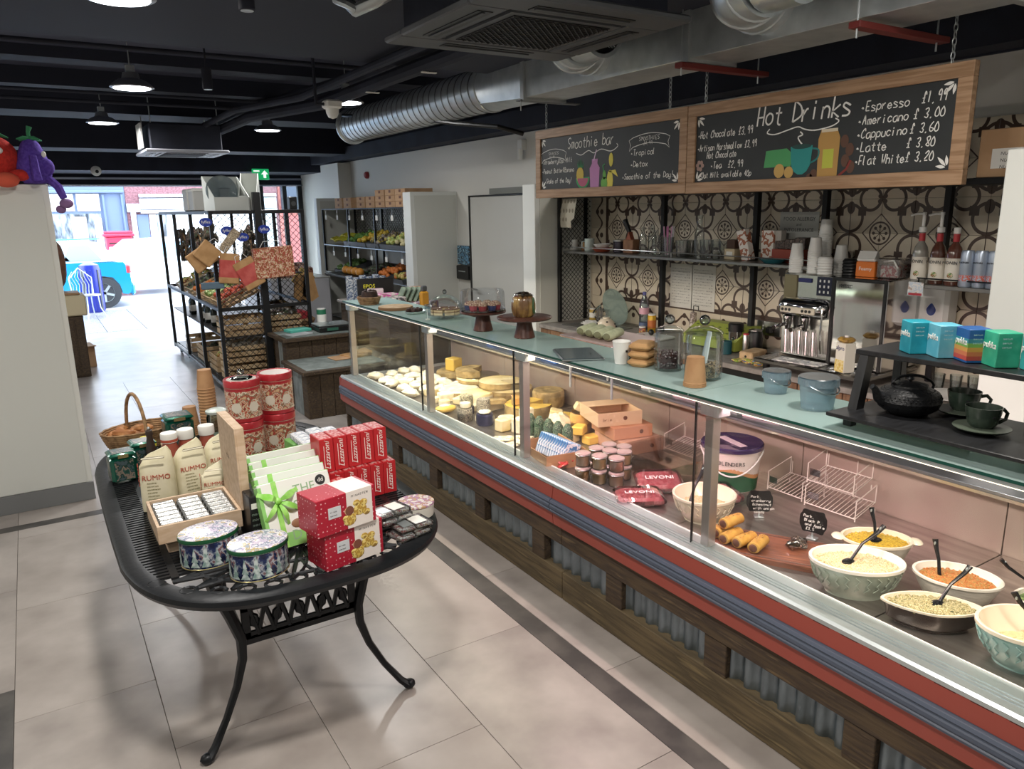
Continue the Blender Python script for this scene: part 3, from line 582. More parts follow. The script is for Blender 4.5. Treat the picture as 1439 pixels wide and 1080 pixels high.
o = thing('refrigerant_pipes', 'bent copper-clad pipes with galvanised bend at the top beside the cassette', 'pipe', (1.36, 3.42, 2.76)); G().tube([(0, .1, .06), (0, 0, 0), (.05, -.1, .02), (.12, -.16, .06)], .028, 10).make('pipe_bend', M_galv, o); G().tube([(-.05, .1, .06), (-.03, 0, .02), (0, -.02, 0)], .02, 8).make('pipe_stub', M_galv, o)
o = thing('left_duct', 'end of a grey flexible duct hanging at the left edge', 'duct', (-.13, 3.62, 2.62)); G().lathe([(.125, 0), (.14, 0), (.15, .02), (.125, .05), (.12, .18), (.10, .19)], 30, sx=1).make('collar', M_galv, o)
for k in range(7): G().lathe([(.12, 0), (.127, .007), (.12, .014)], 26).make('rib', M_galv, o, (0, 0, .055 + k * .018))
# wooden menu boards
M_bd = mat('chalkboard', '24282A', .55, c2='2A2E30', ns=3)
def board(label, yl, yr, z0, z1, fw=.062):
    w, h = yl - yr, z1 - z0; o = thing('menu_board', label, 'menu board', (3.35, yl, z0)); M = FX(0, 0, 0)
    G().bb(0, w, 0, fw, -.04, 0, .002, M).make('frame_rail', M_oak, o); G().bb(0, w, h - fw, h, -.04, 0, .002, M).make('frame_rail', M_oak, o)
    G().bb(.0005, fw, fw + .0005, h - fw - .0005, -.04, 0, .002, M).make('frame_stile', M_oak, o); G().bb(w - fw, w - .0005, fw + .0005, h - fw - .0005, -.04, 0, .002, M).make('frame_stile', M_oak, o)
    G().box(.01, w - .01, .01, h - .01, -.06, -.012, M).make('chalkboard', M_bd, o, smooth=0)
    for sx, sy in ((0, 0), (1, 0), (0, 1), (1, 1)):
        c = G()
        cx, cy = (fw + .012 if not sx else w - fw - .012), (fw + .012 if not sy else h - fw - .012)
        for a in (8, 45, 82):
            t = math.radians(a); dx, dy = math.cos(t) * (1 - 2 * sx), math.sin(t) * (1 - 2 * sy); L = .062 if a == 45 else .05
            p = [(cx + dx * L * k / 6, cy + dy * L * k / 6) for k in range(1, 7)]; ww = [.002, .010, .014, .013, .008, .002]; A = []; B = []
            for (x, y), q in zip(p, ww): A.append((x - dy * q / 2, y + dx * q / 2, -.0114)); B.append((x + dy * q / 2, y - dx * q / 2, -.0114))
            (c.strip(A, B, M=M) if (dx * dy) < 0 else c.strip(B, A, M=M))
        c.make('corner_ornament', M_chalk, o, smooth=0)
    return o, M, w, h
o, M, w, h = board('smaller chalk menu board headed Smoothie bar with drawn fruit', 4.95, 3.362, 1.965, 2.457)
g = G(); Z0 = -.011
hand(g, 'Smoothie bar', .40, .335, .075, M, fit=.52, z=Z0, w=.006)
hand(g, '*Strawberry&Oat Milk', .075, .245, .034, M, fit=.38, z=Z0); hand(g, '*Peanut Butter&Banana', .075, .178, .034, M, fit=.40, z=Z0); hand(g, '*Shake of the Day!', .11, .105, .034, M, fit=.34, z=Z0)
hand(g, '*Tropical', 1.08, .245, .037, M, fit=.24, z=Z0); hand(g, '*Detox', 1.08, .175, .037, M, fit=.17, z=Z0); hand(g, '*Smoothie of the Day!', 1.0, .10, .036, M, fit=.48, z=Z0)
hand(g, 'SHAKES', .16, .308, .02, M, fit=.13, z=Z0); hand(g, '£4.99', .17, .285, .016, M, z=Z0); hand(g, 'SMOOTHIES', 1.16, .332, .024, M, fit=.19, z=Z0); hand(g, '£4.99', 1.2, .305, .02, M, z=Z0)
for cx, cy, s in ((.22, .30, .13), (1.25, .325, .15)):
    for dy in (-.028, .03): ribbon(g, [(cx + s * (k / 8 - 1), cy + dy + .018 * math.sin(PI * k / 16) ) for k in range(17)], .004, M, Z0)
    for e in (-1, 1): ribbon(g, [(cx + e * s, cy - .028), (cx + e * s * 1.22, cy - .05), (cx + e * s * 1.14, cy - .015), (cx + e * s * 1.24, cy + .015), (cx + e * s, cy + .03)], .004, M, Z0)
ribbon(g, crom([(.5, .30), (.56, .285), (.64, .31), (.70, .29), (.78, .31), (.88, .29), (.95, .315), (.94, .335)]), .005, M, Z0)
g.make('chalk_lettering', M_chalk, o, smooth=0)
def disc(g, cx, cy, rx, ry, M, z, n=14, a0=0, a1=2 * PI): g.add([(cx + rx * math.cos(a0 + (a1 - a0) * k / n), cy + ry * math.sin(a0 + (a1 - a0) * k / n), z) for k in range(n)], [tuple(range(n))], M)
def draw(o, M, items):
    for nm, col, fn in items:
        g = G(); fn(g); g.make(nm, mat('chalk_' + col, col, .8), o, smooth=0)
Z1, Z2 = -.0105, -.010
draw(o, M, [('drawn_pineapple', 'C9B25A', lambda g: disc(g, .545, .15, .042, .055, M, Z1)), ('drawn_leaves', '3C8A5C', lambda g: [g.add([(.52 + k * .013, .20, Z1), (.53 + k * .013, .20, Z1), (.51 + k * .018, .27 - abs(k - 2) * .012, Z1)], [(0, 1, 2)], M) for k in range(5)] and None),
  ('drawn_melon_rind', '3F9A62', lambda g: disc(g, .575, .13, .078, .075, M, Z1 - .0002, a0=PI, a1=2 * PI + .3)), ('drawn_melon', 'B0627E', lambda g: disc(g, .578, .128, .062, .058, M, Z2, a0=PI, a1=2 * PI + .2)),
  ('drawn_smoothie', 'B884B4', lambda g: g.add([(.665, .04, Z1), (.755, .04, Z1), (.765, .19, Z1), (.74, .22, Z1), (.745, .25, Z1), (.68, .25, Z1), (.68, .22, Z1), (.655, .19, Z1)], [tuple(range(8))], M)), ('drawn_straw', 'D9C4DC', lambda g: ribbon(g, [(.70, .24), (.73, .31)], .01, M, Z2)),
  ('drawn_pear', '6FAA58', lambda g: (disc(g, .815, .085, .035, .042, M, Z1), disc(g, .815, .14, .018, .03, M, Z1))), ('drawn_pepper_stem', '4C9A60', lambda g: ribbon(g, [(.81, .16), (.80, .2), (.82, .21)], .01, M, Z2)),
  ('drawn_banana', 'D8CC62', lambda g: (disc(g, .875, .10, .032, .07, M, Z1), g.add([(.85, .16, Z1), (.93, .17, Z1), (.96, .12, Z1), (.90, .15, Z1)], [(0, 3, 2, 1)], M), disc(g, .885, .235, .022, .045, M, Z2)))])
o, M, w, h = board('larger chalk menu board headed Hot Drinks with prices and a drawn teacup', 3.358, 1.755, 1.962, 2.455)
g = G()
hand(g, 'Hot Drinks', .50, .335, .10, M, fit=.56, z=Z0, w=.009)
for s, x, y, f, z in (('*Hot Chocolate £3,99', .075, .305, .40, .04), ('*Artisan Marshmallow £3,99', .075, .235, .43, .036), ('Hot Chocolate', .15, .192, .22, .036), ('*Tea  £2,99', .18, .135, .24, .036), ('*Oat Milk available 40p', .10, .085, .38, .032),
                      ('*Espresso', 1.10, .345, .24, .042), ('£1,99', 1.39, .35, .11, .045), ('*Americano', 1.09, .285, .25, .042), ('£ 3,00', 1.36, .288, .14, .04), ('*Cappucino', 1.09, .225, .25, .042), ('£ 3,60', 1.35, .228, .13, .04), ('*Latte', 1.09, .165, .16, .042), ('£ 3,80', 1.34, .168, .13, .04), ('*Flat White', 1.09, .105, .25, .042), ('£ 3,20', 1.34, .108, .13, .04)):
    hand(g, s, x, y, z, M, fit=f, z=Z0)
ribbon(g, crom([(.585, .315), (.57, .295), (.62, .285), (.70, .30), (.76, .31), (.80, .295), (.86, .285), (.95, .295), (.99, .315), (.97, .33)]), .006, M, Z0); ribbon(g, crom([(.775, .285), (.79, .27), (.765, .26), (.775, .24), (.79, .225)]), .007, M, Z0)
g.make('chalk_lettering', M_chalk, o, smooth=0)
draw(o, M, [('drawn_teabag_box', '4E9A62', lambda g: g.add([(.56, .12, Z1), (.73, .12, Z1), (.74, .18, Z1), (.70, .21, Z1), (.57, .205, Z1)], [tuple(range(5))], M)), ('drawn_cup', '2F8C8A', lambda g: (disc(g, .79, .15, .06, .075, M, Z2), g.add([(.73, .15, Z2 + .0003), (.85, .15, Z2 + .0003), (.855, .215, Z2 + .0003), (.725, .215, Z2 + .0003)], [(0, 1, 2, 3)], M))),
  ('drawn_handle', '2F7A78', lambda g: ribbon(g, crom([(.85, .2), (.89, .19), (.885, .15), (.845, .13)]), .009, M, Z2)), ('drawn_coffee', '2A4A48', lambda g: disc(g, .79, .213, .058, .012, M, Z2 + .0008)), ('drawn_biscuit', 'C2A060', lambda g: (disc(g, .66, .10, .033, .036, M, Z2), disc(g, .72, .09, .028, .03, M, Z2))),
  ('drawn_coffee_bag', 'B48E52', lambda g: g.add([(.89, .05, Z1), (1.0, .05, Z1), (1.005, .24, Z1), (.985, .285, Z1), (.90, .285, Z1), (.885, .24, Z1)], [tuple(range(6))], M)), ('drawn_label', 'B9C04E', lambda g: g.add([(.915, .10, Z2), (.975, .10, Z2), (.975, .19, Z2), (.915, .19, Z2)], [(0, 1, 2, 3)], M)),
  ('drawn_clip', 'D8CDB4', lambda g: g.add([(.90, .27, Z2), (.99, .27, Z2), (.99, .285, Z2), (.90, .285, Z2)], [(0, 1, 2, 3)], M)), ('drawn_beans', '5E4438', lambda g: [disc(g, x, y, .022, .03, M, Z1 - .0003) for x, y in ((1.03, .22), (1.06, .18), (1.04, .13), (.87, .07), (1.07, .10), (.845, .05))] and None), ('drawn_chilli', '7E3630', lambda g: ribbon(g, [(1.01, .06), (1.05, .09), (1.07, .13)], .012, M, Z2)), ('drawn_flower', 'A88E86', lambda g: [disc(g, .10 + .02 * math.cos(k), .155 + .02 * math.sin(k), .012, .012, M, Z2) for k in range(6)] and None)])
# chains
for i, (y, lab) in enumerate(((4.83, 'steel chain holding the left end of the smoothie board'), (3.53, 'steel chain holding the right end of the smoothie board'), (3.24, 'steel chain holding the left end of the hot drinks board'), (1.86, 'steel chain holding the right end of the hot drinks board'))):
    n = 24; z0 = 2.45; ch = thing('hanging_chain', lab, 'chain', (3.37, y, z0))
    for k in range(n):
        if k == 0:
            lk = G().tube([(.008 * math.cos(t), 0, .018 * math.sin(t)) for t in [2 * PI * q / 10 for q in range(10)]], .0022, 5, closed=True).make('link', M_galv, ch, (0, 0, .01))
        else: piece(lk, ch, (0, 0, .01 + k * .0272), (0, 0, PI / 2 * (k % 2)))
ORD = 'first second third fourth fifth sixth seventh eighth ninth tenth eleventh twelfth thirteenth fourteenth fifteenth sixteenth seventeenth eighteenth nineteenth twentieth'.split()
# ---------- cast metal table and its goods ----------
M_cast = mat('cast_black', '1F2226', .38, .5, bump=.08, ns=60)
TX, TY, TZ = .675, 3.26, .75
tb = thing('metal_table', 'black cast-metal oval table with pierced top and curved legs', 'table', (TX, TY, 0))
HW, CAP, STR = .56, .68, .38
def hw(y):
    d = max(0, abs(y) - STR) / CAP
    return HW * max(0, 1 - d ** 2.8) ** (1 / 2.8)
def outl(k, n=72):
    p = []
    for i in range(n):
        t = 2 * PI * i / n; c, s = math.cos(t), math.sin(t)
        p.append(((HW + k) * math.copysign(abs(c) ** (.72), c), math.copysign((CAP + k) * abs(s) ** (.72) + STR * min(1, abs(s) * 6), s)))
    return p
def ring(prof):
    g = G(); n = 72; V_ = []
    for k, z in prof: V_ += [(x, y, z) for x, y in outl(k, n)]
    m = len(prof)
    return g.add(V_, [(a * n + i, a * n + (i + 1) % n, ((a + 1) % m) * n + (i + 1) % n, ((a + 1) % m) * n + i) for a in range(m) for i in range(n)])
ring([(-.05, .742), (-.005, .742), (.008, .736), (.012, .722), (.004, .706), (-.012, .706), (-.02, .725), (-.05, .73)]).make('rim', M_cast, tb)
g = G(); s = .024; y = -STR - CAP + .06
while y < STR + CAP - .05:
    w = hw(y) - .03
    if w > .03 and y > -.74: g.add([(-w, y - .006, .732), (w, y - .006, .732), (w, y + .006, .732), (-w, y + .006, .732), (-w, y - .006, .741), (w, y - .006, .741), (w, y + .006, .741), (-w, y + .006, .741)], [(4, 5, 6, 7), (0, 1, 5, 4), (2, 3, 7, 6), (0, 3, 2, 1)])
    y += s
o = g.make('slat', M_cast, tb, smooth=0); o['kind'] = 'stuff'
for x in (-.42, -.30, -.15, 0, .15, .30, .42):
    L = STR + CAP * (1 - (abs(x) / HW) ** 2.8) ** .357 - .03; G().box(x - .012, x + .012, -min(L, .76), L, .731, .7415).make('rib', M_cast, tb, smooth=0)
# pierced floral end: petals and small rings
g = G()
for k in range(9):
    a = PI + PI * (k + .5) / 9; cx, cy = 0, -.74; r0, r1 = .04, .35
    c, s_ = math.cos(a), math.sin(a); e = 1.25 if abs(c) > .5 else .86
    g.tube([(cx + c * r0 * 1.3, cy + s_ * r0, .737), (cx + c * r1 * e, cy + s_ * r1 * .75, .737)], .008, 5)
    for q in (-1, 1):
        P_ = [(cx + c * t * e - s_ * q * .035 * math.sin(PI * (t - r0) / (r1 - r0)), cy + (s_ * t * .75 + c * q * .035 * math.sin(PI * (t - r0) / (r1 - r0))), .737) for t in [r0 + (r1 - r0) * j / 7 for j in range(8)]]
        g.tube(P_, .006, 5)
for j, rr in enumerate((.14, .26)): g.tube([(math.cos(t) * rr * 1.35, -.74 - abs(math.sin(t)) * rr * .85, .737) for t in [PI * i / 16 for i in range(17)]], .007, 5)
for i in range(13):
    x = -.48 + .08 * i; yy = -STR - CAP * max(0, 1 - (abs(x) / HW) ** 2.8) ** .357 + .075
    g.tube([(x + .026 * math.cos(t), yy + .026 * math.sin(t), .737) for t in [2 * PI * j / 10 for j in range(10)]], .006, 5, closed=True)
o = g.make('floral_casting', M_cast, tb, smooth=0); o['kind'] = 'stuff'
for sx in (-1, 1):
    for sy in (-1, 1):
        pts = [(.30, .61, .71), (.285, .635, .60), (.25, .66, .50), (.222, .665, .40), (.225, .665, .32), (.255, .67, .22), (.305, .69, .12), (.36, .72, .04), (.385, .735, .018)]
        r = [.045, .036, .030, .026, .023, .019, .017, .019, .022]
        pts = [(sx * a, sy * b, c) for a, b, c in pts]
        g = G().tube(pts, r, 8, flat=.75); g.ell((sx * .39, sy * .735, .02), (.026, .022, .02), 10, 6).make('leg', M_cast, tb)
def apron(name, w, M):
    fr_ = G().bb(-w, w, 0, .035, -.006, .006, .002, M).bb(-w, w, .145, .165, -.006, .006, .002, M).bb(-w, -w + .03, .03, .15, -.006, .006, .002, M).bb(w - .03, w, .03, .15, -.006, .006, .002, M)
    n = int((2 * w - .06) / .028)
    for k in range(n):
        x = -w + .03 + k * .028; d = 1 if k % 2 else -1
        fr_.tube([M @ Vector((x + .014 - d * .016, .03, 0)), M @ Vector((x + .014 + d * .016, .15, 0))], .0095, 5)
        if k % 3 == 0: fr_.tube([M @ Vector((x + .014 + .012 * math.cos(t), .09 + .022 * math.sin(t), 0)) for t in [2 * PI * j / 8 for j in range(8)]], .008, 5, closed=True)
    fr_.bb(-w, w, .02, .05, -.006, .006, .002, M).bb(-w, w, .13, .16, -.006, .006, .002, M)
    o = fr_.make(name, M_cast, tb, smooth=0); o['kind'] = 'stuff'
apron('apron', .215, FY(0, -.66, .365)); apron('apron', .215, FY(0, .66, .365)); apron('apron', .62, FX(-.25, 0, .53) ); apron('apron', .62, FX(.25, 0, .53))
T0 = .7425
def onT(x, y): return (x, y, T0)
def cbx(w, d, h, b=.003): return G().bb(-w / 2, w / 2, -d / 2, d / 2, 0, h, b)
def wrap_(prt, n, r, z0, z1, sx=1, sy=1, e=.0006): return G().lathe([(r + e, z0), (r + e, z1)], n, sx=sx, sy=sy)
# winter tins
M_wint = blots('winter_print', ['1D2440', '232C52', '2C3860', '6A7488', 'B4B8C4', '8A6A6E', '2C3860', '1D2440'], 34, .25, stretch=(1, 1, .8)); M_wlid = blots('winter_lid_print', ['AEB4C2', 'D9DCE6', '8A94A8', 'C9BFD6', 'E6E6EA', 'B6A67A', '9CA6B4'], 34, .22); M_gt = mat('green_trim', '1F5B3A', .3, .3); M_gold = mat('gold_trim', 'B9AD7C', .3, .7)
def tin(loc, rot, label):
    o = thing('biscuit_tin', label, 'tin', loc, rot, 'oval winter-scene tins'); sy = .62
    G().lathe([(.093, 0), (.095, .003), (.095, .098), (.093, .10)], 40, sy=.82).make('body', M_wint, o)
    for k in range(16):
        a = 2 * PI * k / 16; r0 = (.0955 * math.cos(a), .0955 * .82 * math.sin(a)); hh = .058 + .014 * (k % 3); g = G()
        for q in range(3): z0 = .012 + hh * q * .27; wd = .016 * (1 - q * .27); g.add([(r0[0] * 1.008 - math.sin(a) * wd, r0[1] * 1.008 + math.cos(a) * wd, z0), (r0[0] * 1.008 + math.sin(a) * wd, r0[1] * 1.008 - math.cos(a) * wd, z0), (r0[0] * 1.012, r0[1] * 1.012, z0 + hh * .45)], [(0, 1, 2)])
        g.make('printed_tree', mat('snow_fir', '7E9C98', .4, c2='C8D4D4', ns=60), o, smooth=0)
    G().lathe([(.095, 0), (.0965, .002), (.095, .004)], 40, sy=.82).make('gold_rim', M_gold, o, (0, 0, .001))
    G().lathe([(.097, .092), (.0985, .094), (.0985, .106), (.096, .11), (.088, .1115), (.0, .114)], 40, sy=.82).make('lid', M_wlid, o)
    G().lathe([(.0987, .094), (.0992, .096), (.0992, .105), (.0980, .1078)], 40, sy=.82).make('green_band', M_gt, o); return o
tin(onT(.38, 2.565), .12, 'oval winter-scene tin behind, nearer the wooden tea box'); tin(onT(.50, 2.385), .12, 'oval winter-scene tin in front, nearest the table edge')
# open wooden box of foil rolls on a smaller box
M_ply = mat('pale_plywood', 'CDB59C', .55, c2='BEA488', ns=5, stretch=(3, 9, 9))
o = thing('wooden_box', 'small closed pale wooden box under the open one', 'box', onT(.375, 2.80)); cbx(.22, .2, .05).make('body', M_ply, o); G().box(-.111, .111, -.101, .101, .034, .0345).make('lid_seam', M_dark, o, smooth=0)
o = thing('open_wooden_box', 'open pale wooden presentation box with upright lid on the table', 'box', (.375, 2.81, T0 + .0515))
g = G().bb(-.14, .14, -.142, -.132, 0, .065, .001).bb(-.14, .14, .132, .142, 0, .065, .001).bb(-.14, -.13, -.132, .132, 0, .065, .001).bb(.13, .14, -.132, .132, 0, .065, .001).box(-.13, .13, -.132, .132, 0, .006).make('tray', M_ply, o)
G().bb(.141, .147, -.142, .142, .06, .365, .001).bb(.147, .175, -.142, -.134, .06, .365, .001).bb(.147, .175, .134, .142, .06, .365, .001).bb(.147, .175, -.134, .134, .357, .365, .001).make('lid', M_ply, o)
g = G(); hand(g, 'the', .0, 0, .02, Matrix(((0, 0, -1, .1405), (-1, 0, 0, .03), (0, 1, 0, .22), (0, 0, 0, 1)))); g.make('engraving', mat('engraved', '6A5746', .8), o, smooth=0)
M_foil = blots('foil_roll', ['A8ACAC', 'D0D0CE', '8E9292', 'C4C6C6', '3E4042'], 60, .3, metal=.4)
k_ = 0
for cx in (-.087, 0, .087):
    for r in range(6):
        l = (.375 + cx, 2.81 - .108 + r * .043, T0 + .0515 + .045)
        if k_ == 0:
            ro = thing('tea_roll', 'silver wrapped roll in the wooden box, left column, first row from the front', 'roll', l, 0, 'silver rolls in the wooden box'); G().lathe([(.012, -.038), (.019, -.034), (.019, .034), (.012, .038)], 14, M=TR(rot=(0, PI / 2, 0))).make('wrapper', M_foil, ro); 
            for e in (-1, 1): G().lathe([(.006, -.003), (.014, 0), (.006, .003)], 10, M=TR((e * .039, 0, 0), (0, PI / 2, 0))).make('twisted_end', M_foil, ro)
        else: dup(ro, l, label='silver wrapped roll in the wooden box, %s column, %s row from the front' % (('left', 'middle', 'right')[k_ // 6], ORD[k_ % 6]))
        k_ += 1
# pasta bags
M_bag = mat('pasta_bag', 'DDD7BC', .6, c2='CFC8A6', ns=9, bump=.35); M_rt = mat('bag_red', 'B0503C', .6)
def bag(x, y, rz, h, w, label, sc_=1, lean=-.12, z=None):
    o = thing('pasta_bag', label, 'bag', (x, y, T0 if z is None else z), (lean, 0, rz), 'cream paper pasta bags'); n = 20; pr = []; A = []
    prof = [(0, 1, 1), (.03, 1.02, 1.05), (.3, 1.04, 1.15), (.6, 1.02, 1.1), (.78, .96, .9), (.9, .86, .55), (.97, .72, .30), (1, .62, .22)]
    vs = []; fs = []; rr = random.Random(int(x * 999))
    for t, a, b in prof:
        for i in range(n):
            an = 2 * PI * i / n; c, s = math.cos(an), math.sin(an); q = 1 + rr.uniform(-.03, .03)
            vs.append((w / 2 * a * q * math.copysign(abs(c) ** .55, c), w * .30 * b * q * math.copysign(abs(s) ** .6, s), h * t + (.02 * c * t if t > .8 else 0)))
    for k in range(len(prof) - 1):
        for i in range(n): j = (i + 1) % n; fs.append((k * n + i, k * n + j, (k + 1) * n + j, (k + 1) * n + i))
    fs += [tuple(range(n - 1, -1, -1)), tuple(len(vs) - n + i for i in range(n))]
    b = G().add(vs, fs).make('bag_body', M_bag, o, smooth=50)
    text('RUMMO', w * .22, M_rt, o, FY(0, -w * .345, h * .58), 'logo'); text('RUMMO', w * .2, M_rt, o, FX(-w * .535, 0, h * .62) @ Matrix.Rotation(PI / 2, 4, 'Z'), 'logo')
    g = G()
    for k in range(7): hand(g, 'msnmnesm'[:6 + k % 3], -w * .27, h * (.48 - .055 * k), h * .03, FY(0, -w * .352, 0), w=.0012)
    g.make('small_print', mat('olive_print', '8C8660', .7), o, smooth=0)
    G().bb(-w * .33, w * .33, -w * .12, -w * .05, h * .985, h * 1.02, .004, TR(rot=(.3, 0, 0), loc=(0, 0, -.0))).make('folded_top', mat('bag_fold', 'E9E4CE', .6), o)
    return o
bag(.305, 3.165, -.25, .235, .13, 'largest pasta bag at the left front of the bags'); bag(.44, 3.20, .1, .235, .125, 'pasta bag behind the leftmost one, in the middle'); bag(.565, 3.26, .1, .23, .12, 'pasta bag at the back beside the wooden lid')
bag(.50, 3.06, -.2, .17, .10, 'short pasta bag in front, with folded cream top'); bag(.61, 3.09, .0, .165, .09, 'short pasta bag half hidden by the wooden lid')
for i, (x, y) in enumerate(((.40, 3.47), (.47, 3.49), (.56, 3.50))):
    o = thing('passata_jar', ['white capped jar with red band behind the pasta bags', 'white capped jar in the middle behind the pasta bags', 'white capped jar at the right behind the pasta bags'][i], 'jar', onT(x, y), 0, 'capped jars behind the pasta bags')
    G().lathe([(.034, 0), (.036, .01), (.036, .15), (.028, .18), (.028, .19)], 20).make('glass', mat('sauce', 'A05040', .3), o); G().lathe([(.034, .185), (.035, .188), (.035, .222), (.033, .226), (0, .226)], 20).make('lid', M_w, o)
    if i == 0: G().lathe([(.0353, .188), (.0353, .2)], 20).make('red_band', mat('bag_red', 'B0503C', .6), o)
# green tins
M_grn = mat('green_tin', '0F5A48', .28, .35, coat=.5); M_gpr = blots('green_tin_print', ['24463E', '4A5A60', '1E3F38', '86796E', '2E5550', '24463E'], 30, .3)
def gtin(x, y, rz, label, w=.105, h=.135, z=T0):
    o = thing('green_tin', label, 'tin', (x, y, z), rz, 'green square tins'); cbx(w, w, h - .02, .012).make('body', M_grn, o); G().bb(-w / 2 - .002, w / 2 + .002, -w / 2 - .002, w / 2 + .002, h - .0195, h, .012).make('lid', M_grn, o)
    G().box(-w * .36, w * .36, -w / 2 - .0012, -w / 2 - .0002, .015, h - .03).make('front_print', M_gpr, o, smooth=0); G().box(-w / 2 - .0012, -w / 2 - .0002, -w * .36, w * .36, .015, h - .03).make('side_print', M_gpr, o, smooth=0)
    G().bb(-w * .38, w * .38, -w * .38, w * .38, h, h + .0015, .001).make('lid_print', M_gpr, o, smooth=0); G().box(-w * .2, w * .2, -w / 2 - .0035, -w / 2 - .0025, h - .02, h - .004).make('gold_label', M_gold, o, smooth=0); return o
gtin(.215, 3.63, .1, 'green square tin at the far left edge of the table'); gtin(.315, 3.75, .1, 'green square tin behind the pepper mill'); gtin(.50, 3.93, .05, 'larger green square tin standing on a wooden block', .13, .15, T0 + .04)
o = G().bb(-.08, .08, -.08, .08, 0, .038, .004).make('wooden_block', M_ply, None, (.50, 3.93, T0 + .0005)); tag(o, 'low wooden block under the raised green tin', 'block')
o = thing('pepper_mill', 'dark tall bottle-shaped mill between the green tins and bags', 'mill', onT(.335, 3.58)); G().lathe([(.026, 0), (.028, .01), (.024, .05), (.018, .10), (.022, .13), (.017, .16), (.012, .19), (.016, .205), (.013, .22), (0, .225)], 18).make('body', mat('dark_walnut', '3A302A', .4), o); G().ell((0, 0, .228), (.008, .008, .009), 10, 6).make('knob', M_steel, o)
# wicker basket with pastries
def basket(o, rx, ry, h, m, rings=9, tilt=0):
    for k in range(rings):
        z = .004 + h * k / (rings - 1); f = .78 + .22 * (k / (rings - 1)) ** .7; g = G(); N = 36
        g.tube([(rx * f * math.cos(t) * (1 + .02 * (-1) ** i), ry * f * math.sin(t) * (1 + .02 * (-1) ** i), z) for i, t in enumerate([2 * PI * i / N for i in range(N)])], h / rings * .62, 5, closed=True)
        g.make('wicker_ring', m, o, smooth=60)
    G().lathe([(0, .001), (.76, .001), (.76, .008), (0, .008)], 24, sx=rx, sy=ry).make('basket_base', m, o)
M_wick = mat('wicker', 'A88762', .75, c2='7E6142', ns=40, bump=.3); M_cro = mat('croissant_crust', 'C08A56', .6, c2='9A6236', ns=18, bump=.3)
o = thing('wicker_basket', 'wicker basket with tall hoop handle at the far left of the table', 'basket', (.355, 4.17, T0), .3); basket(o, .19, .125, .085, M_wick)
G().tube([(0, .13 * math.cos(a) if 0 else .0 + .0, 0) for a in ()] or [(-.02 + .0 * a, -.115 * math.cos(a), .07 + .20 * math.sin(a)) for a in [PI * k / 14 for k in range(15)]], .009, 7).make('handle', M_wick, o)
rr = random.Random(3)
for k in range(7):
    c = thing('croissant', 'golden croissant heaped in the wicker basket, %s of the heap' % ORD[k], 'pastry', (.355 + rr.uniform(-.10, .08), 4.17 + rr.uniform(-.05, .05), T0 + .055 + .018 * (k % 2)), rr.uniform(0, 3), 'croissants in the basket')
    G().tube([(.05 * math.cos(a), .035 * math.sin(a), 0) for a in [PI * j / 8 for j in range(9)]], [.006, .013, .019, .023, .025, .023, .019, .013, .006], 8).make('crust', M_cro, c)
o = thing('yellow_bag_tie', 'yellow bow-tied sachet in front of the basket', 'sachet', onT(.345, 3.93)); G().lathe([(.03, 0), (.035, .03), (.012, .07), (.02, .1), (0, .1)], 14).make('body', mat('yellow_card', 'D6CE3A', .5), o); G().bb(-.05, .05, -.004, .004, .045, .075, .003).make('bow', mat('yellow_card', 'D6CE3A', .5), o)
# paper cup stacks
def cupstack(loc, n, r0, r1, hc, step, m, label, name='paper_cup', flip=True, grp=None, rimr=.002, cat='cup'):
    for k in range(n):
        z = k * step
        if k == 0:
            o = thing(name, label, cat, loc, 0, grp)
            pr = [(r1, 0), (r1 + rimr, .0015), (r1 + rimr, .005), (r1, .0065), (r0, hc), (r0 - .003, hc), (0, hc - .004)] if flip else [(0, .004), (r0 - .003, 0), (r0, 0), (r1, hc - .006), (r1 + rimr, hc - .004), (r1 + rimr, hc), (r1 - .001, hc), (r0 - .001, .006), (0, .006)]
            G().lathe(pr, 24).make('cup_wall', m, o); f = o
        else: dup(f, (loc[0], loc[1], loc[2] + z), label='%s, %s from the bottom' % (label, ORD[k]))
    return f
M_kc = mat('kraft_cup', 'B28A62', .7, c2='A87F58', ns=20)
cupstack(onT(.665, 4.02), 19, .033, .043, .10, .0155, M_kc, 'brown paper cup in the tall stack behind the red tins', grp='brown cups in the tall stack')
cupstack(onT(.60, 4.20), 6, .033, .043, .10, .011, M_kc, 'brown paper cup in the short stack beside the tall one', grp='brown cups in the short stack')
o = thing('storage_jar', 'tall clear glass jar with pale lid behind the pasta bags', 'jar', onT(.665, 3.80)); G().lathe([(.048, 0), (.05, .004), (.05, .18), (.045, .195), (.045, .2), (.042, .2), (.047, .178), (.047, .006), (0, .006)], 26).make('glass', glass('jar_glass', 'EAF4F2', .04), o); G().lathe([(.05, .2), (.052, .203), (.052, .213), (.03, .222), (0, .224)], 26).make('lid', mat('pale_lid', 'C9D6D2', .3), o); G().lathe([(0, .008), (.045, .008), (.045, .09), (0, .095)], 18).make('contents', blots('jar_sweets', ['C9C4B4', '8C9C94', 'E0DDD0', '7A6A58'], 60, .5), o)
o = G().bb(-.035, .035, -.03, .08, 0, .055, .003).make('small_crate', M_ply, None, onT(.50, 4.12)); tag(o, 'low plywood crate beside the short cup stack', 'crate')
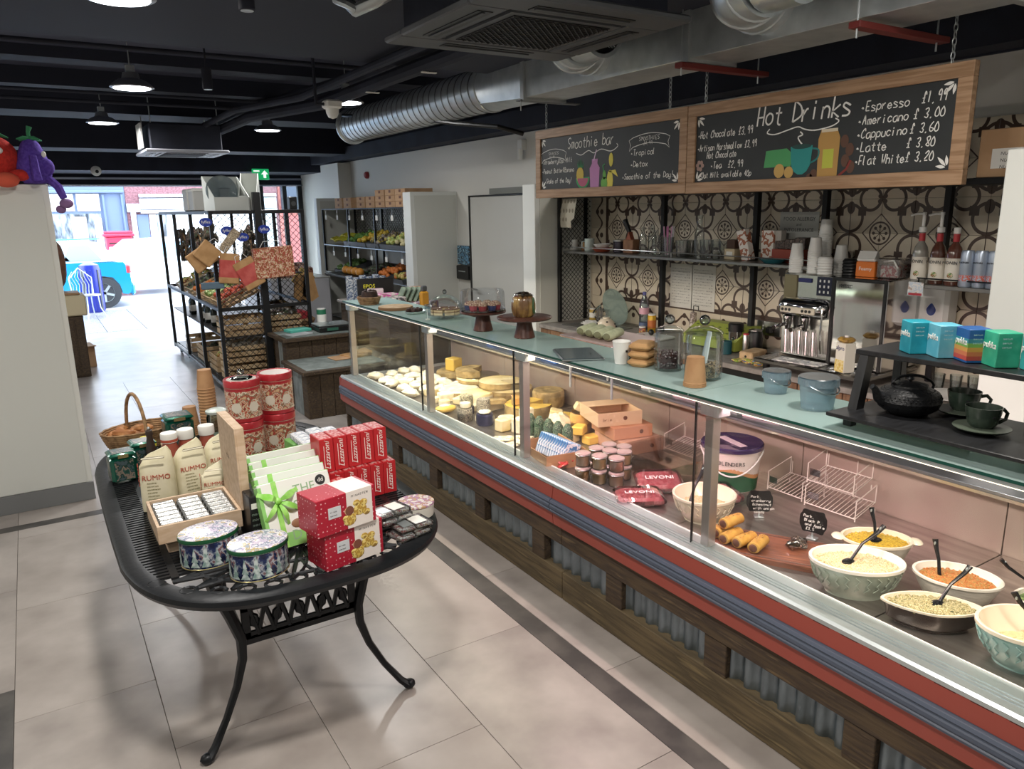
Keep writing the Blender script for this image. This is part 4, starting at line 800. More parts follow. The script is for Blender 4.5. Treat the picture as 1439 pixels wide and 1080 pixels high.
# red and gold panettone tins in two stacks of two and three
M_rtin = mat('red_tin', 'B02A34', .28, .2, coat=.4); M_rpr = blots('red_tin_print', ['8E3A34', 'CDB89A', 'B4543E', 'D8CDBA', '8A7258', 'A8463C', 'C9B08A'], 34, .3)
def rtin(loc, label, h=.198, r=.080):
    o = thing('red_tin', label, 'tin', loc, 0, 'red and cream tins'); G().lathe([(r - .002, 0), (r, .002), (r, h - .034), (r - .002, h - .034)], 36).make('body', M_rtin, o)
    G().lathe([(r + .0004, .022), (r + .0004, h - .05)], 36).make('print_band', M_rpr, o); G().lathe([(r - .001, h - .034), (r + .0025, h - .032), (r + .0025, h - .004), (r, h), (r - .006, h), (r - .008, h - .003), (0, h - .003)], 36).make('lid', M_rtin, o)
    for z in (h - .036, .02): G().lathe([(r + .0005, z), (r + .0022, z + .0008), (r + .0005, z + .0016)], 36).make('cream_line', mat('cream', 'D9CBB4', .4), o)
    G().lathe([(0, h - .0028), (r - .012, h - .0028), (r - .012, h - .002), (0, h - .002)], 30).make('lid_panel', mat('lid_grey', 'BDB4AE', .35), o)
    for a in (-2.2, -1.2): G().lathe([(0, 0), (.024, 0), (.024, .001), (0, .001)], 20, M=TR((math.cos(a) * (r + .0002), math.sin(a) * (r + .0002), .072), (0, PI / 2, a)) ).make('medallion', mat('cream_medallion', 'D6CFC0', .4), o)
    return o
for k, lab in enumerate(('lower red tin of the left stack', 'upper red tin of the left stack with a glass lid on it')): rtin((.755, 3.60, T0 + .0008 + k * .1995), lab)
for k, lab in enumerate(('lower red tin of the right stack', 'upper red tin of the right stack')): rtin((.925, 3.66, T0 + .0008 + k * .1995), lab)
o = thing('glass_stopper', 'small glass jar lid with ball knob lying on the left red tin', 'stopper', (.755, 3.60, T0 + .398)); G().lathe([(.05, 0), (.052, .004), (.03, .012), (.012, .015)], 24).make('dome', MATS['jar_glass'], o); G().ell((0, 0, .03), (.017, .017, .016), 16, 9).make('knob', glass('knob_glass', 'E4ECEC', .25), o)
# cellophane bag of nougat, slab book
o = thing('cellophane_bag', 'clear cellophane bag of dried pieces below the red tins', 'bag', onT(.845, 3.33)); G().ell((0, 0, .05), (.10, .08, .05), 18, 10, wob=.08).make('film', glass('film', 'EDE4E2', .12), o); rr = random.Random(8); g = G()
for k in range(40): g.ell((rr.uniform(-.075, .075), rr.uniform(-.055, .055), .02 + rr.uniform(0, .045)), (.014, .012, .008), 7, 4)
q = g.make('dried_pieces', blots('nougat', ['C9B69A', '8A5A48', 'D6CCB8', '6A463C'], 40, .7), o, smooth=60); q['kind'] = 'stuff'
# white and green gift boxes with ribbon bows
M_gw = mat('gift_white', 'E4E7E2', .35); M_gg = mat('gift_green', '8CC872', .4); M_rb = mat('ribbon_green', '7EC84A', .35, c2='A2DC74', ns=30, lo=.3); M_ltg = mat('letter_green', '8FB08C', .5)
def gift(x, y, z, label, bow=True, first=False):
    o = thing('gift_box', label, 'box', (x, y, z), (-.40, 0, .10), 'white and green gift boxes'); w, d, h = .265, .038, .235
    G().bb(-w / 2, w / 2, -d / 2, d / 2, 0, h, .003).make('carton', M_gw, o); G().bb(-w / 2 - .001, w / 2 + .001, -d / 2 + .003, d / 2 - .003, h - .006, h + .0015, .001).box(-w / 2 - .001, -w / 2 + .012, -d / 2 - .001, d / 2 + .001, .002, h - .01).make('green_edge', M_gg, o)
    if first:
        for s, xx, zz, sz in (('THE', .03, .19, .045), ('S', -.01, .135, .05), ('O', .045, .10, .035), ('D', -.03, .035, .05)): text(s, sz, M_ltg, o, FY(xx, -d / 2 - .0005, zz), 'letter')
        G().box(-w / 2, w / 2, -d / 2 - .0012, -d / 2, .0, .05).make('green_base_band', M_gg, o, smooth=0)
        q = G().lathe([(0, 0), (.019, 0), (.019, .001), (0, .001)], 24, M=FY(.095, -d / 2 - .0004, .205)).make('round_logo', M_dark, o); text('dd', .022, M_w, o, FY(.095, -d / 2 - .0018, .205), 'logo')
        G().ell((0, 0, 0), (.024, .002, .016), 12, 6).make('chocolate_print', mat('choc_print', '8A6248', .5), o, (-.02, -d / 2 - .001, .075))
    if bow:
        g = G(); bx, bz = -.075, .165
        for a, L, wd in ((.35, .085, .03), (2.6, .075, .03), (-.55, .085, .024), (-1.3, .09, .022), (-2.3, .08, .022)):
            dx, dz = math.cos(a), math.sin(a); nx, nz = -dz, dx; N = 6; A = []; B = []
            for k in range(N + 1):
                t = k / N; q = math.sin(PI * min(t * 1.25, 1) * .8 + .15) * wd * (.6 + .5 * t); f = -.020 - .024 * math.sin(PI * t) - (0 if a < 0 else .012 * math.sin(2 * PI * t)); A.append((bx + dx * L * t + nx * q / 2, -d / 2 + .018 + f, bz + dz * L * t + nz * q / 2)); B.append((bx + dx * L * t - nx * q / 2, -d / 2 + .018 + f, bz + dz * L * t - nz * q / 2))
            g.strip(A, B)
        g.ell((bx, -d / 2 - .012, bz), (.013, .012, .013), 10, 6); g.box(bx - .009, bx + .009, -d / 2 - .0015, -d / 2 - .0005, 0, h).make('ribbon_bow', M_rb, o)
    return o
labs = ['front white gift box with green lettering and a large green bow', 'second white gift box behind the lettered front one', 'middle white gift box in the leaning row', 'fourth white gift box in the leaning row', 'rearmost white gift box in the leaning row']
for i in range(5): gift(.69 + .012 * i, 2.50 + .088 * i, T0 + .008, labs[i], bow=i in (0, 1, 3), first=i == 0)
# tall black boxes beside the gifts
for i in range(3):
    o = thing('black_carton', ['black upright carton with silver lettering beside the wooden lid', 'black upright carton, second beside the gift boxes', 'black upright carton touching the gift boxes'][i], 'box', onT(.548 + .0 * i, 2.60 + .062 * i), .05, 'black upright cartons'); cbx(.05, .055, .19 - .004 * i, .003).make('carton', mat('carton_black', '1C1B1D', .35), o)
    G().box(-.02, .02, -.0285, -.0276, .145, .165).make('label', M_paper, o, smooth=0)
    g = G(); [hand(g, 'mensh', -.02, .12 - .02 * k, .012, FY(0, -.0282, 0), w=.0014) for k in range(6)]; g.make('lettering', M_alu, o, smooth=0)
# red amaretti boxes
M_rbx = mat('red_carton', 'B8262C', .35); M_rtp = mat('red_carton_side', 'A01E26', .35); wt = mat('white_print', 'F2ECE6', .5)
def rbox(x, y, z, label, rz=0, rx=0):
    o = thing('red_box', label, 'box', (x, y, z), (rx, 0, rz), 'red script-lettered boxes'); w, d, h = .056, .12, .138
    G().bb(-w / 2, w / 2, 0, d, 0, h, .002).make('carton', M_rbx, o); text('Lazzaroni', .030, wt, o, FY(.002, -.0008, h * .5) @ Matrix.Rotation(PI / 2, 4, 'Z'), 'script_lettering', shear=.45, depth=.0003)
    G().box(-.012, -.010, -.0006, 0, .02, .11).make('underline', wt, o, smooth=0); G().box(-w / 2 + .006, w / 2 - .006, .01, d - .01, h, h + .0006).make('top_print', blots('red_top', ['C8646A', 'B8262C', 'D8A8A6', 'B8262C'], 50, .35), o, smooth=0); return o
tl = ['leftmost red box of the upper row', 'second red box of the upper row', 'middle red box of the upper row', 'fourth red box of the upper row', 'rightmost red box of the upper row']
for i in range(5): rbox(.885 + .059 * i, 2.80 + .006 * i, T0 + .1405, tl[i], rx=-.03)
bl = ['leftmost red box of the lower row, behind the polka dot boxes', 'second red box of the lower row', 'third red box of the lower row', 'fourth red box of the lower row', 'fifth red box of the lower row', 'rightmost red box of the lower row beside the plastic trays']
for i in range(6): rbox(.855 + .0575 * i, 2.775 + .004 * i, T0 + .0005, bl[i])
rbox(.935, 2.62, T0 + .001, 'red box lying tilted in front of the two rows', .5, 0)
# polka dot biscuit boxes
def dots():
    m = bpy.data.materials.new('polka_red'); m.use_nodes = True; t = m.node_tree; n = t.nodes; tc = n.new('ShaderNodeTexCoord'); v = n.new('ShaderNodeTexVoronoi'); v.inputs['Scale'].default_value = 62; v.inputs['Randomness'].default_value = .25
    t.links.new(tc.outputs['Object'], v.inputs['Vector']); c = n.new('ShaderNodeMath'); c.operation = 'LESS_THAN'; c.inputs[1].default_value = .17; t.links.new(v.outputs['Distance'], c.inputs[0]); x = n.new('ShaderNodeMix'); x.data_type = 'RGBA'; t.links.new(c.outputs[0], x.inputs[0]); x.inputs[6].default_value = lin('A81F34'); x.inputs[7].default_value = lin('D8A8AC'); t.links.new(x.outputs[2], n['Principled BSDF'].inputs['Base Color']); n['Principled BSDF'].inputs['Roughness'].default_value = .35; return m
M_pk = dots(); M_bis = blots('biscuit_print', ['D2B45A', 'B08C3C', 'DFC878', '9A7A40'], 45, .5)
def polka(loc, rz, label):
    o = thing('polka_box', label, 'box', loc, rz, 'polka dot biscuit boxes'); w, d, h = .222, .125, .128
    G().bb(0, w, 0, d, 0, h, .002).make('carton', M_pk, o); G().box(w * .50, w * .94, -.0008, d * .97, .0015, h + .0008).make('white_panel', mat('cream_panel', 'E6DED8', .4), o, smooth=0)
    g = G(); [g.ell((w * .72 + a, -.0012, h * .38 + b), (r, .0012, r * .8), 12, 6) for a, b, r in ((0, .01, .026), (.014, .03, .016), (-.012, .035, .014), (-.04, -.018, .024), (-.03, -.008, .014), (-.055, -.008, .012), (.025, -.006, .014))]; g.make('biscuit_picture', M_bis, o)
    G().lathe([(.011, 0), (.016, .0005), (.016, .001), (.011, .001)], 20, M=FY(w * .54, -.0012, h * .5)).make('ring_print', mat('brown_print', '7A4A3A', .5), o); G().lathe([(0, 0), (.0135, 0), (.0135, .001), (0, .001)], 20, M=FY(w * .515, -.001, h * .5)).make('biscuit_dot', mat('peach_print', 'C89878', .5), o)
    q = G().box(w * .19, w * .40, -.0008, 0, h * .42, h * .72).make('name_label', mat('grey_label', 'C9CDD2', .4), o, smooth=0); g = G(); hand(g, 'minas', w * .22, h * .58, .006, FY(0, -.001, 0), w=.0008); hand(g, 'sensa', w * .22, h * .48, .006, FY(0, -.001, 0), w=.0008); hand(g, 'MINASTER', w * .58, h * .84, .007, FY(0, -.0012, 0), w=.001, fit=w * .3); g.make('small_print', M_text, o, smooth=0); return o
polka((.680, 2.245, T0), .20, 'lower polka dot biscuit box near the table edge'); polka((.655, 2.232, T0 + .1292), .20, 'upper polka dot biscuit box set on the lower one')
# clear plastic trays and round tub
M_tr = glass('tray_plastic', 'E8EEF0', .22, .1); M_bits = blots('tray_bits', ['D4CCC8', 'A45454', '8A7A78', 'E8E4E0', 'B89A7A', 'C8C4C0'], 70, .4)
for i, (x, y, z, r, lab) in enumerate(((1.03, 2.37, 0, .25, 'lowest clear tray of toppings at the right end of the table'), (1.045, 2.385, .0225, .12, 'second clear tray of toppings'), (.99, 2.44, .0455, .35, 'third clear tray of toppings'), (.985, 2.445, .068, .22, 'top clear tray of toppings in the pile'))):
    o = thing('topping_tray', lab, 'tray', (x, y, T0 + z), r, 'clear topping trays'); G().bb(-.07, .07, -.05, .05, 0, .02, .004).make('clamshell', M_tr, o)
    for a in (-.035, .035): G().bb(a - .03, a + .03, -.044, .044, .003, .016, .003).make('topping', M_bits, o)
    G().box(-.05, -.01, -.035, .03, .0202, .0208).make('label', M_alu, o, smooth=0); G().box(.0, .05, -.035, .03, .0202, .0208).make('price_label', M_paper, o, smooth=0)
o = thing('round_tub', 'round flat white tub with floral lid at the right end of the table', 'tub', onT(1.13, 2.52)); G().lathe([(.062, 0), (.068, .004), (.07, .045), (.068, .047)], 30).make('tub', mat('cream_tub', 'DAD6CC', .4), o); G().lathe([(.0685, .047), (.072, .05), (.071, .056), (0, .057)], 30).make('lid', blots('floral_lid', ['D8CFC8', 'B8946A', 'A878A0', 'DDD8D0', 'C9C4BC'], 40, .4), o)
# green packs and chocolate packets at the back right
for i in range(2):
    for j in range(2):
        o = thing('green_pack', ['bright green pack nearest the red tins, front row', 'bright green pack at the right, front row', 'bright green pack nearest the red tins, rear row', 'bright green pack at the right, rear row'][i * 2 + j], 'box', (.955 + .105 * j, 3.30 + .14 * i, T0 + .0005), .08, 'bright green packs'); cbx(.1, .12, .10).make('pack', mat('pack_green', '84C070', .4, c2='74B060', ns=30), o)
for i in range(4):
    for j in range(3):
        o = thing('white_bar', 'white and blue packet on the green packs, %s row from the front, %s column' % (ORD[i], ('left', 'middle', 'right')[j]), 'packet', (.955 + .072 * j, 3.29 + .05 * i, T0 + .104 + .008 * (j % 2)), (.1, 0, .15), 'white and blue packets'); cbx(.066, .046, .03, .004).make('packet', blots('packet_print', ['C6D0DC', 'EDEFF2', '8A96AC', 'E2E6EA'], 38, .4, stretch=(.4, 2, 1)), o)
o = thing('red_round_tin', 'small red lidded tin behind the leftmost red box', 'tin', onT(.90, 3.16)); G().lathe([(.045, 0), (.047, .003), (.047, .08), (.049, .082), (.049, .10), (.046, .103), (0, .103)], 26).make('tin', M_rbx, o); G().lathe([(.0475, .06), (.0475, .066)], 26).make('cream_line', mat('cream', 'D9CBB4', .4), o)
# ---------- on the glass shelf ----------
GZ = 1.2055
M_plate = mat('cake_stand_wood', '4A2C26', .35, c2='5E3A30', ns=14, stretch=(3, 3, 1)); M_choc = mat('dark_cake', '4A342C', .7, c2='2E201C', ns=20, bump=.5)
def gz(p, z=GZ): return (p[0], p[1], z)
def stand(loc, r, h, label, m=M_plate):
    o = thing('cake_stand', label, 'cake stand', loc); G().lathe([(.055, 0), (.058, .004), (.045, h * .5), (.038, h - .015), (.05, h - .012)], 30).make('pedestal', m, o); G().lathe([(0, h - .012), (r * .96, h - .012), (r, h - .006), (r, h), (r * .98, h + .002), (0, h + .001)], 40).make('plate', m, o); return o
p1 = (2.167, 3.761, 1.206); stand(gz(p1), .135, .115, 'dark wooden pedestal cake stand carrying cupcakes under a clear plastic drum')
o = thing('plastic_drum', 'clear plastic drum cover over the cupcakes', 'cover', (p1[0], p1[1], GZ + .119)); G().lathe([(.128, 0), (.132, .004), (.128, .10), (.12, .118), (.0, .124)], 36).make('drum', glass('drum_clear', 'FAFCFE', .03, fr=.4), o); G().lathe([(.127, .0), (.133, .002), (.133, .008), (.127, .01)], 36).make('rim', glass('rim_clear', 'D8DEE6', .25), o)
k = 0
for ang, rr_ in [(a * PI / 4.5, .082) for a in range(9)] + [(a * PI * 2 / 3, .032) for a in range(3)]:
    c = ['9A3A3E', '3A4470', 'A84450'][k % 3]; l = (p1[0] + rr_ * math.cos(ang), p1[1] + rr_ * math.sin(ang), GZ + .1195)
    o = thing('cupcake', '%s cupcake under the plastic drum, %s round the ring' % (('red-cased', 'blue-cased', 'crimson-cased')[k % 3], ORD[k]), 'cake', l, 0, 'cupcakes under the drum'); G().lathe([(.018, 0), (.026, .032), (0, .033)], 16).make('paper_case', mat('case_' + c, c, .5), o); G().ell((0, 0, .036), (.026, .026, .014), 14, 7, wob=.1).make('topping', blots('crumb', ['C9AE8E', '8A5A48', 'DCC8AC', '7A3A3A'], 90, .7), o); k += 1
p2 = (2.223, 3.407, 1.206); stand(gz(p2), .15, .115, 'dark wooden pedestal cake stand carrying a wrapped tall cake')
o = thing('wrapped_cake', 'tall ribbed golden cake wrapped in cellophane on the wooden stand', 'cake', (p2[0] - .005, p2[1], GZ + .1178)); n = 10
g = G(); rr = random.Random(2)
for i in range(n):
    a = 2 * PI * i / n; g.ell((.042 * math.cos(a), .042 * math.sin(a), .055), (.025, .025, .058), 8, 7)
g.lathe([(.045, 0), (.05, .01), (.05, .10), (.03, .112), (0, .112)], 16); g.make('cake_body', mat('bundt', '6E5030', .35, c2='A88A4E', ns=14, coat=.6, bump=.3), o); G().tube([(.03, -.06, .02), (.02, -.064, .06), (.03, -.05, .10)], .008, 6).make('herb_sprig', mat('sprig', '3E5A3A', .5), o)
G().ell((0, 0, .115), (.05, .045, .018), 14, 6, wob=.25).make('gathered_film', glass('cello', 'EFE9DC', .35, .1), o)
p3 = (2.222, 4.344, 1.206)
o = thing('glass_cloche', 'glass dome over a sliced layer cake on the glass counter', 'cloche', gz(p3)); pr = [(.118 * math.cos(a), .045 + .11 * math.sin(a)) for a in [PI / 2 * k / 9 for k in range(10)]]
G().lathe([(.118, .03)] + pr[:-1] + [(0, .155)], 34).make('dome', glass('dome_glass', 'FAFCFE', .03, fr=.4), o); G().ell((0, 0, .172), (.014, .014, .016), 14, 8).make('knob', glass('knob_glass', 'E4ECEC', .25), o); G().lathe([(.05, 0), (.055, .004), (.012, .012), (.012, .022), (.13, .026), (.13, .03), (0, .03)], 32).make('foot_plate', glass('dome_glass', 'F0F6F8', .08), o)
for k in range(7):
    a = 2 * PI * k / 7.6; s_ = thing('cake_slice', 'wedge of layered sponge under the glass dome, %s in the ring' % ORD[k], 'cake', (p3[0], p3[1], GZ + .0305), a, 'cake slices under the dome')
    for j, (c, z0, z1) in enumerate((('E0D0A8', 0, .014), ('8A6A50', .014, .02), ('D8C498', .02, .032), ('7A5A44', .032, .036))): G().prism([(.02, 0)] + arc(.0, 0, .095, 0.06, .74, 4), z0, z1).make('cake_layer' if j != 3 else 'icing', mat('layer_' + c, c, .7), s_, smooth=0)
o = thing('wood_slice', 'round pale wood slice board on the far end of the counter', 'board', gz((2.155, 4.988, 1.206))); G().lathe([(.118, 0), (.122, .01), (.12, .022), (0, .022)], 30).make('slice', mat('pale_slice', 'C9AE8A', .7, c2='B89A74', ns=20), o); G().lathe([(.1225, .002), (.1245, .01), (.122, .02)], 30).make('bark', mat('bark', '8A6A4C', .9, bump=.6, ns=40), o)
o = thing('wicker_dish', 'small wicker dish at the end of the glass counter', 'basket', gz((2.115, 5.389, 1.206))); basket(o, .085, .085, .05, M_wick, 6)
o = thing('dark_cake', 'dark chocolate cake sitting in the wicker dish', 'cake', ((2.120, 5.386, 1.206)[0], (2.120, 5.386, 1.206)[1], GZ + .012)); G().lathe([(.06, 0), (.062, .06), (.055, .085), (0, .09)], 22).make('cake_body', M_choc, o)
g = G(); rr = random.Random(5); [g.ell((rr.uniform(-.04, .04), rr.uniform(-.04, .04), .09), (.012, .01, .006), 8, 4) for _ in range(12)]; q = g.make('chocolate_shards', M_choc, o); q['kind'] = 'stuff'
o = thing('silver_tray', 'crumpled silver tray with dark truffle shapes beside the glass dome', 'tray', gz((2.171, 4.689, 1.206)), .3); G().lathe([(.06, 0), (.075, .006), (.08, .018), (.072, .008), (0, .004)], 20, sy=.8).make('tray', M_alu, o)
g = G(); [g.ell((rr.uniform(-.045, .045), rr.uniform(-.035, .035), .022), (.016, .014, .016), 8, 5) for _ in range(12)]; q = g.make('truffles', M_choc, o); q['kind'] = 'stuff'
o = thing('price_stand', 'tiny clear price stand on the glass in front of the dome', 'sign', gz((2.101, 4.360, 1.206))); G().bb(-.015, .015, -.008, .008, 0, .006, .002).box(-.0012, .0012, -.001, .001, .006, .07).make('base', M_w, o, smooth=0); G().box(-.018, .018, -.001, .001, .07, .10).make('card', glass('rim_clear', '', .2), o, smooth=0)
# wraps on a pink tray, till tablet, cups
o = thing('wrap_tray', 'pale pink board holding wraps behind the cake stands', 'tray', (2.40, 3.05, .9065 + .0), 0); [G().bb(a, a + .012, b, b + .012, 0, .29, .002).make('leg', M_galv, o) for a in (-.15, .12) for b in (-.19, .17)]; G().bb(-.19, .16, -.22, .22, .29, .302, .004).make('tray_top', mat('tray_pink', 'BFA8A4', .4), o)
o.location = (2.62, 3.15, .9065)
for k in range(4):
    w = thing('sandwich_wrap', 'pale green wrap on the pink board, %s from the left' % ORD[k], 'food', (2.55, 3.27 - .075 * k, .9065 + .3025), .5, 'wraps on the pink board'); G().tube([(-.10, 0, .03), (-.08, 0, .03), (.08, 0, .03), (.1, 0, .03)], [.016, .03, .03, .022], 12, flat=.8).make('wrap', mat('wrap_green', 'C6CBA8', .6, c2='A8B08C', ns=14), w); G().ell((-.1, 0, .03), (.006, .02, .018), 10, 6).make('filling', mat('filling', '7A7A5C', .7), w)
o = thing('order_tablet', 'dark slim tablet lying flat on the glass counter', 'tablet', gz((2.148, 2.827, 1.206)), -.45); G().bb(-.10, .10, -.14, .14, 0, .010, .004).make('case', mat('tablet_case', '4A5458', .4), o); G().box(-.09, .09, -.13, .13, .0105, .012).make('screen', mat('tablet_screen', '5E6A6E', .15), o, smooth=0); G().bb(-.10, .10, -.142, -.138, .003, .008, .001).make('trim', M_alu, o)
o = thing('pen', 'black pen beside the tablet on the glass', 'pen', (2.2, 2.80, GZ + .006), 1.0); G().tube([(-.05, 0, 0), (-.045, 0, 0), (.04, 0, 0), (.06, 0, 0)], [.003, .0055, .005, .0015], 10).make('barrel', M_dark, o); G().bb(-.045, -.01, -.0015, .0015, .0055, .008).make('clip', M_dark, o)
c = (2.192, 2.561, 1.206); o = thing('paper_cup', 'white paper cup standing alone on the glass counter', 'cup', gz(c)); G().lathe([(.0, .004), (.028, 0), (.029, .001), (.040, .098), (.042, .1), (.040, .103), (.038, .1), (.028, .006), (0, .006)], 26).make('cup_wall', M_w, o); G().lathe([(.0297, .014), (.0325, .035), (.0315, .035), (.0288, .014)], 26).make('sleeve', mat('sleeve', 'D2D2CC', .6), o); G().box(-.006, .006, -.0365, -.0355, .055, .065).make('logo', M_text, o, smooth=0)
o = thing('lid_stack', 'short stack of clear lids between the cup and paper bags', 'lid', gz((2.259, 2.531, 1.206))); 
for k in range(4): G().lathe([(.036, k * .012), (.038, k * .012 + .003), (.034, k * .012 + .01), (0, k * .012 + .011)], 24).make('cup_lid', glass('lid_clear', 'D8E2E6', .25, .1), o)
for k in range(3):
    o = thing('bag_bundle', ['lowest folded kraft bag bundle on the glass', 'middle folded kraft bag bundle on the glass', 'top folded kraft bag bundle on the glass'][k], 'bags', (2.24, 2.47, GZ + .0005 + k * .036), .3 + .1 * k, 'folded kraft bags'); G().bb(-.065, .065, -.05, .05, 0, .034, .014).make('folded_bags', M_kraft, o)
    G().tube([(-.066, -.02, .017), (.0, -.052, .02), (.066, -.02, .017)], .0015, 5).make('fold_crease', mat('kraft_dark', '8A6A44', .8), o)
M_jg = glass('cookie_glass', 'FAFDFD', .03, fr=.45)
def cjar(loc, r, h, label, fill, m):
    o = thing('glass_jar', label, 'jar', loc); G().lathe([(r * .94, 0), (r, .008), (r, h * .84), (r * .93, h * .88), (r * .93, h * .9), (r * .90, h * .9), (r * .95, h * .82), (r * .95, .012), (0, .010)], 36).make('jar_wall', M_jg, o); G().lathe([(r * .90, h * .90), (r * 1.0, h * .905), (r * 1.0, h * .93), (r * .8, h * .99), (r * .3, h * 1.05), (0, h * 1.05)], 36).make('lid', M_jg, o); G().ell((0, 0, h * 1.05 + .024), (.022, .022, .022), 16, 9).make('knob', glass('knob_glass', '', .2), o)
    g = G(); rr = random.Random(int(r * 1e4)); 
    for k in range(170): a = rr.uniform(0, 6.28); q = r * .88 * math.sqrt(rr.random()); g.ell((q * math.cos(a), q * math.sin(a), .018 + fill * rr.random()), (.009, .008, .007), 6, 4)
    q = g.make('contents', m, o); q['kind'] = 'stuff'
    G().lathe([(0, .012), (r * .86, .012), (r * .84, .012 + fill * .9), (0, .012 + fill)], 20).make('contents_core', m, o); return o
cj = (2.345, 2.221, 1.206); cjar((2.265, 2.135, GZ), .077, .205, 'large round glass jar of pale nibbles with ball-knob lid', .045, blots('nibbles', ['8A7458', '4A3C34', 'B09A78', '6E6048'], 60, .6)); cjar((2.27, 2.34, GZ), .062, .185, 'slimmer glass jar of dark cherries beside the kraft bags', .06, mat('cherries', '3E2226', .35))
G().tube([(0, 0, .03), (.03, .0, .16)], [.02, .012], 8, flat=.3).make('scoop', M_alu, None, (2.265, 2.135, GZ + .03)); q = bpy.data.objects['scoop']; tag(q, 'metal scoop standing in the large glass jar', 'scoop')
c = (2.134, 2.052, 1.206); cupstack(gz(c), 3, .034, .043, .105, .006, M_kc, 'brown paper cup upturned on the glass counter', grp='brown cups on the glass')
M_tub = cloudy('tub_plastic', 'DCE8EE', 'C9DCE6', .22)
def tub(loc, r, h, label):
    o = thing('plastic_tub', label, 'tub', loc); G().lathe([(r * .84, 0), (r * .86, .003), (r, h - .03), (r + .005, h - .028), (r + .005, h - .004), (r, h), (r - .002, h - .004), (r * .85, .006), (0, .005)], 34).make('tub_wall', M_tub, o)
    g = G(); [g.box(-.003, .003, r + .004, r + .006, h - .027, h - .006, Matrix.Rotation(2 * PI * k / 22, 4, 'Z')) for k in range(22)]; q = g.make('rim_ribs', M_tub, o, smooth=0); q['kind'] = 'stuff'
    G().lathe([(r + .003, h - .004), (r + .007, h - .002), (r + .003, h + .001)], 34).make('rim', glass('tub_rim', 'DCE8EE', .3, .2), o)
    G().tube([(r * 1.04 * math.cos(a), r * 1.04 * math.sin(a) - .004, h - .02 - .03 * math.sin(a - PI)) for a in [PI + PI * k / 12 for k in range(13)]], .003, 6).make('handle', glass('tub_rim', '', .3), o)
tub(gz((2.231, 1.570, 1.206)), .062, .112, 'larger clear plastic pail with handle on the glass counter'); tub((2.30, 1.80, GZ), .046, .085, 'smaller clear plastic pail behind the larger one')
# black two-tier display rack with cups and tea boxes
rk = thing('display_rack', 'black two-tier wooden rack with cups below and tea cartons above', 'rack', (2.22, .38, GZ)); M_rk = mat('black_rack', '17181A', .4, c2='222326', ns=12, stretch=(1, 6, 1))
G().bb(-.17, .19, 0, 1.03, .040, .052, .002).make('lower_shelf', M_rk, rk); G().bb(-.04, .19, 0, 1.03, .222, .238, .002).make('upper_shelf', M_rk, rk)
for y in (.985, .05):
    G().bb(-.10, -.07, y, y + .03, 0, .040, .002).make('foot', M_rk, rk); G().bb(.15, .18, y, y + .03, 0, .22, .002).make('rear_upright', M_rk, rk); G().prism([(-.085, .03), (-.045, .03), (.0, .222), (-.04, .222)], -y - .03, -y, Matrix(((1, 0, 0, 0), (0, 0, -1, 0), (0, 1, 0, 0), (0, 0, 0, 1)))).make('sloping_upright', M_rk, rk, smooth=0)
RZ, UZ = GZ + .0525, GZ + .2385
M_iron = mat('cast_iron', '16181B', .45, .3, bump=.35, ns=90)
o = thing('teapot', 'black cast-iron teapot with hobnail body and loop handle', 'teapot', (2.235, 1.255, RZ), -.4); G().lathe([(.045, 0), (.06, .004), (.085, .022), (.094, .045), (.085, .07), (.055, .085), (.048, .088)], 40).make('body', M_iron, o); G().lathe([(.053, .086), (.052, .092), (.03, .098), (0, .1)], 30).make('lid', M_iron, o); G().lathe([(.004, .098), (.005, .104), (.012, .108), (.01, .116), (0, .118)], 16).make('lid_knob', M_iron, o)
G().tube([(-.08, 0, .04), (-.105, 0, .055), (-.118, 0, .085), (-.128, 0, .092)], [.017, .014, .010, .009], 10).make('spout', M_iron, o); G().tube([(-.05 + .0, 0, .08)] + [(.0 - .075 * math.cos(a), 0, .085 + .035 * math.sin(a)) for a in [PI * k / 12 for k in range(1, 12)]] + [(.07, 0, .08)], .0045, 7, M=TR(rot=(0, .12, 0))).make('handle', M_iron, o)
g = G()
for rg in range(5):
    ph = .25 + rg * .17
    for k in range(44): a = 2 * PI * k / 44 + rg * .07; r = .094 * math.cos(ph * .8) ; g.ell((r * math.cos(a), r * math.sin(a), .045 + .04 * math.sin(ph)), .0024, 5, 3)
q = g.make('hobnails', M_iron, o); q['kind'] = 'stuff'
M_cg = mat('dark_green_glaze', '2E3A32', .25, c2='3A463C', ns=20, coat=.4)
def cup(x, y, label, rz, z=RZ):
    s_ = thing('saucer', 'dark green saucer under the ' + label, 'saucer', (x, y, z), 0, 'dark green saucers'); G().lathe([(.03, 0), (.035, .003), (.068, .009), (.073, .014), (.070, .014), (.034, .007), (0, .006)], 34).make('dish', M_cg, s_); G().lathe([(.0705, .0135), (.0735, .0138), (.0735, .0155), (.0705, .015)], 34).make('rim', mat('glaze_rim', '5A6458', .3), s_)
    o = thing('teacup', label, 'cup', (x, y, z + .0085), rz, 'dark green teacups'); G().lathe([(.022, 0), (.026, .002), (.038, .018), (.044, .045), (.047, .066), (.045, .066), (.041, .044), (.034, .018), (0, .008)], 34).make('bowl', M_cg, o); G().tube([(.042, 0, .05), (.06, 0, .054), (.072, 0, .042), (.068, 0, .025), (.05, 0, .016), (.036, 0, .014)], [.006, .0055, .005, .005, .005, .005], 8).make('handle', M_cg, o); G().box(-.004, .004, -.0475, -.0445, .042, .045).make('maker_mark', M_text, o, smooth=0)
cup(2.355, 1.15, 'dark green teacup further back on the rack', -.9); cup(2.215, 1.025, 'dark green teacup in front on the rack', -.5)
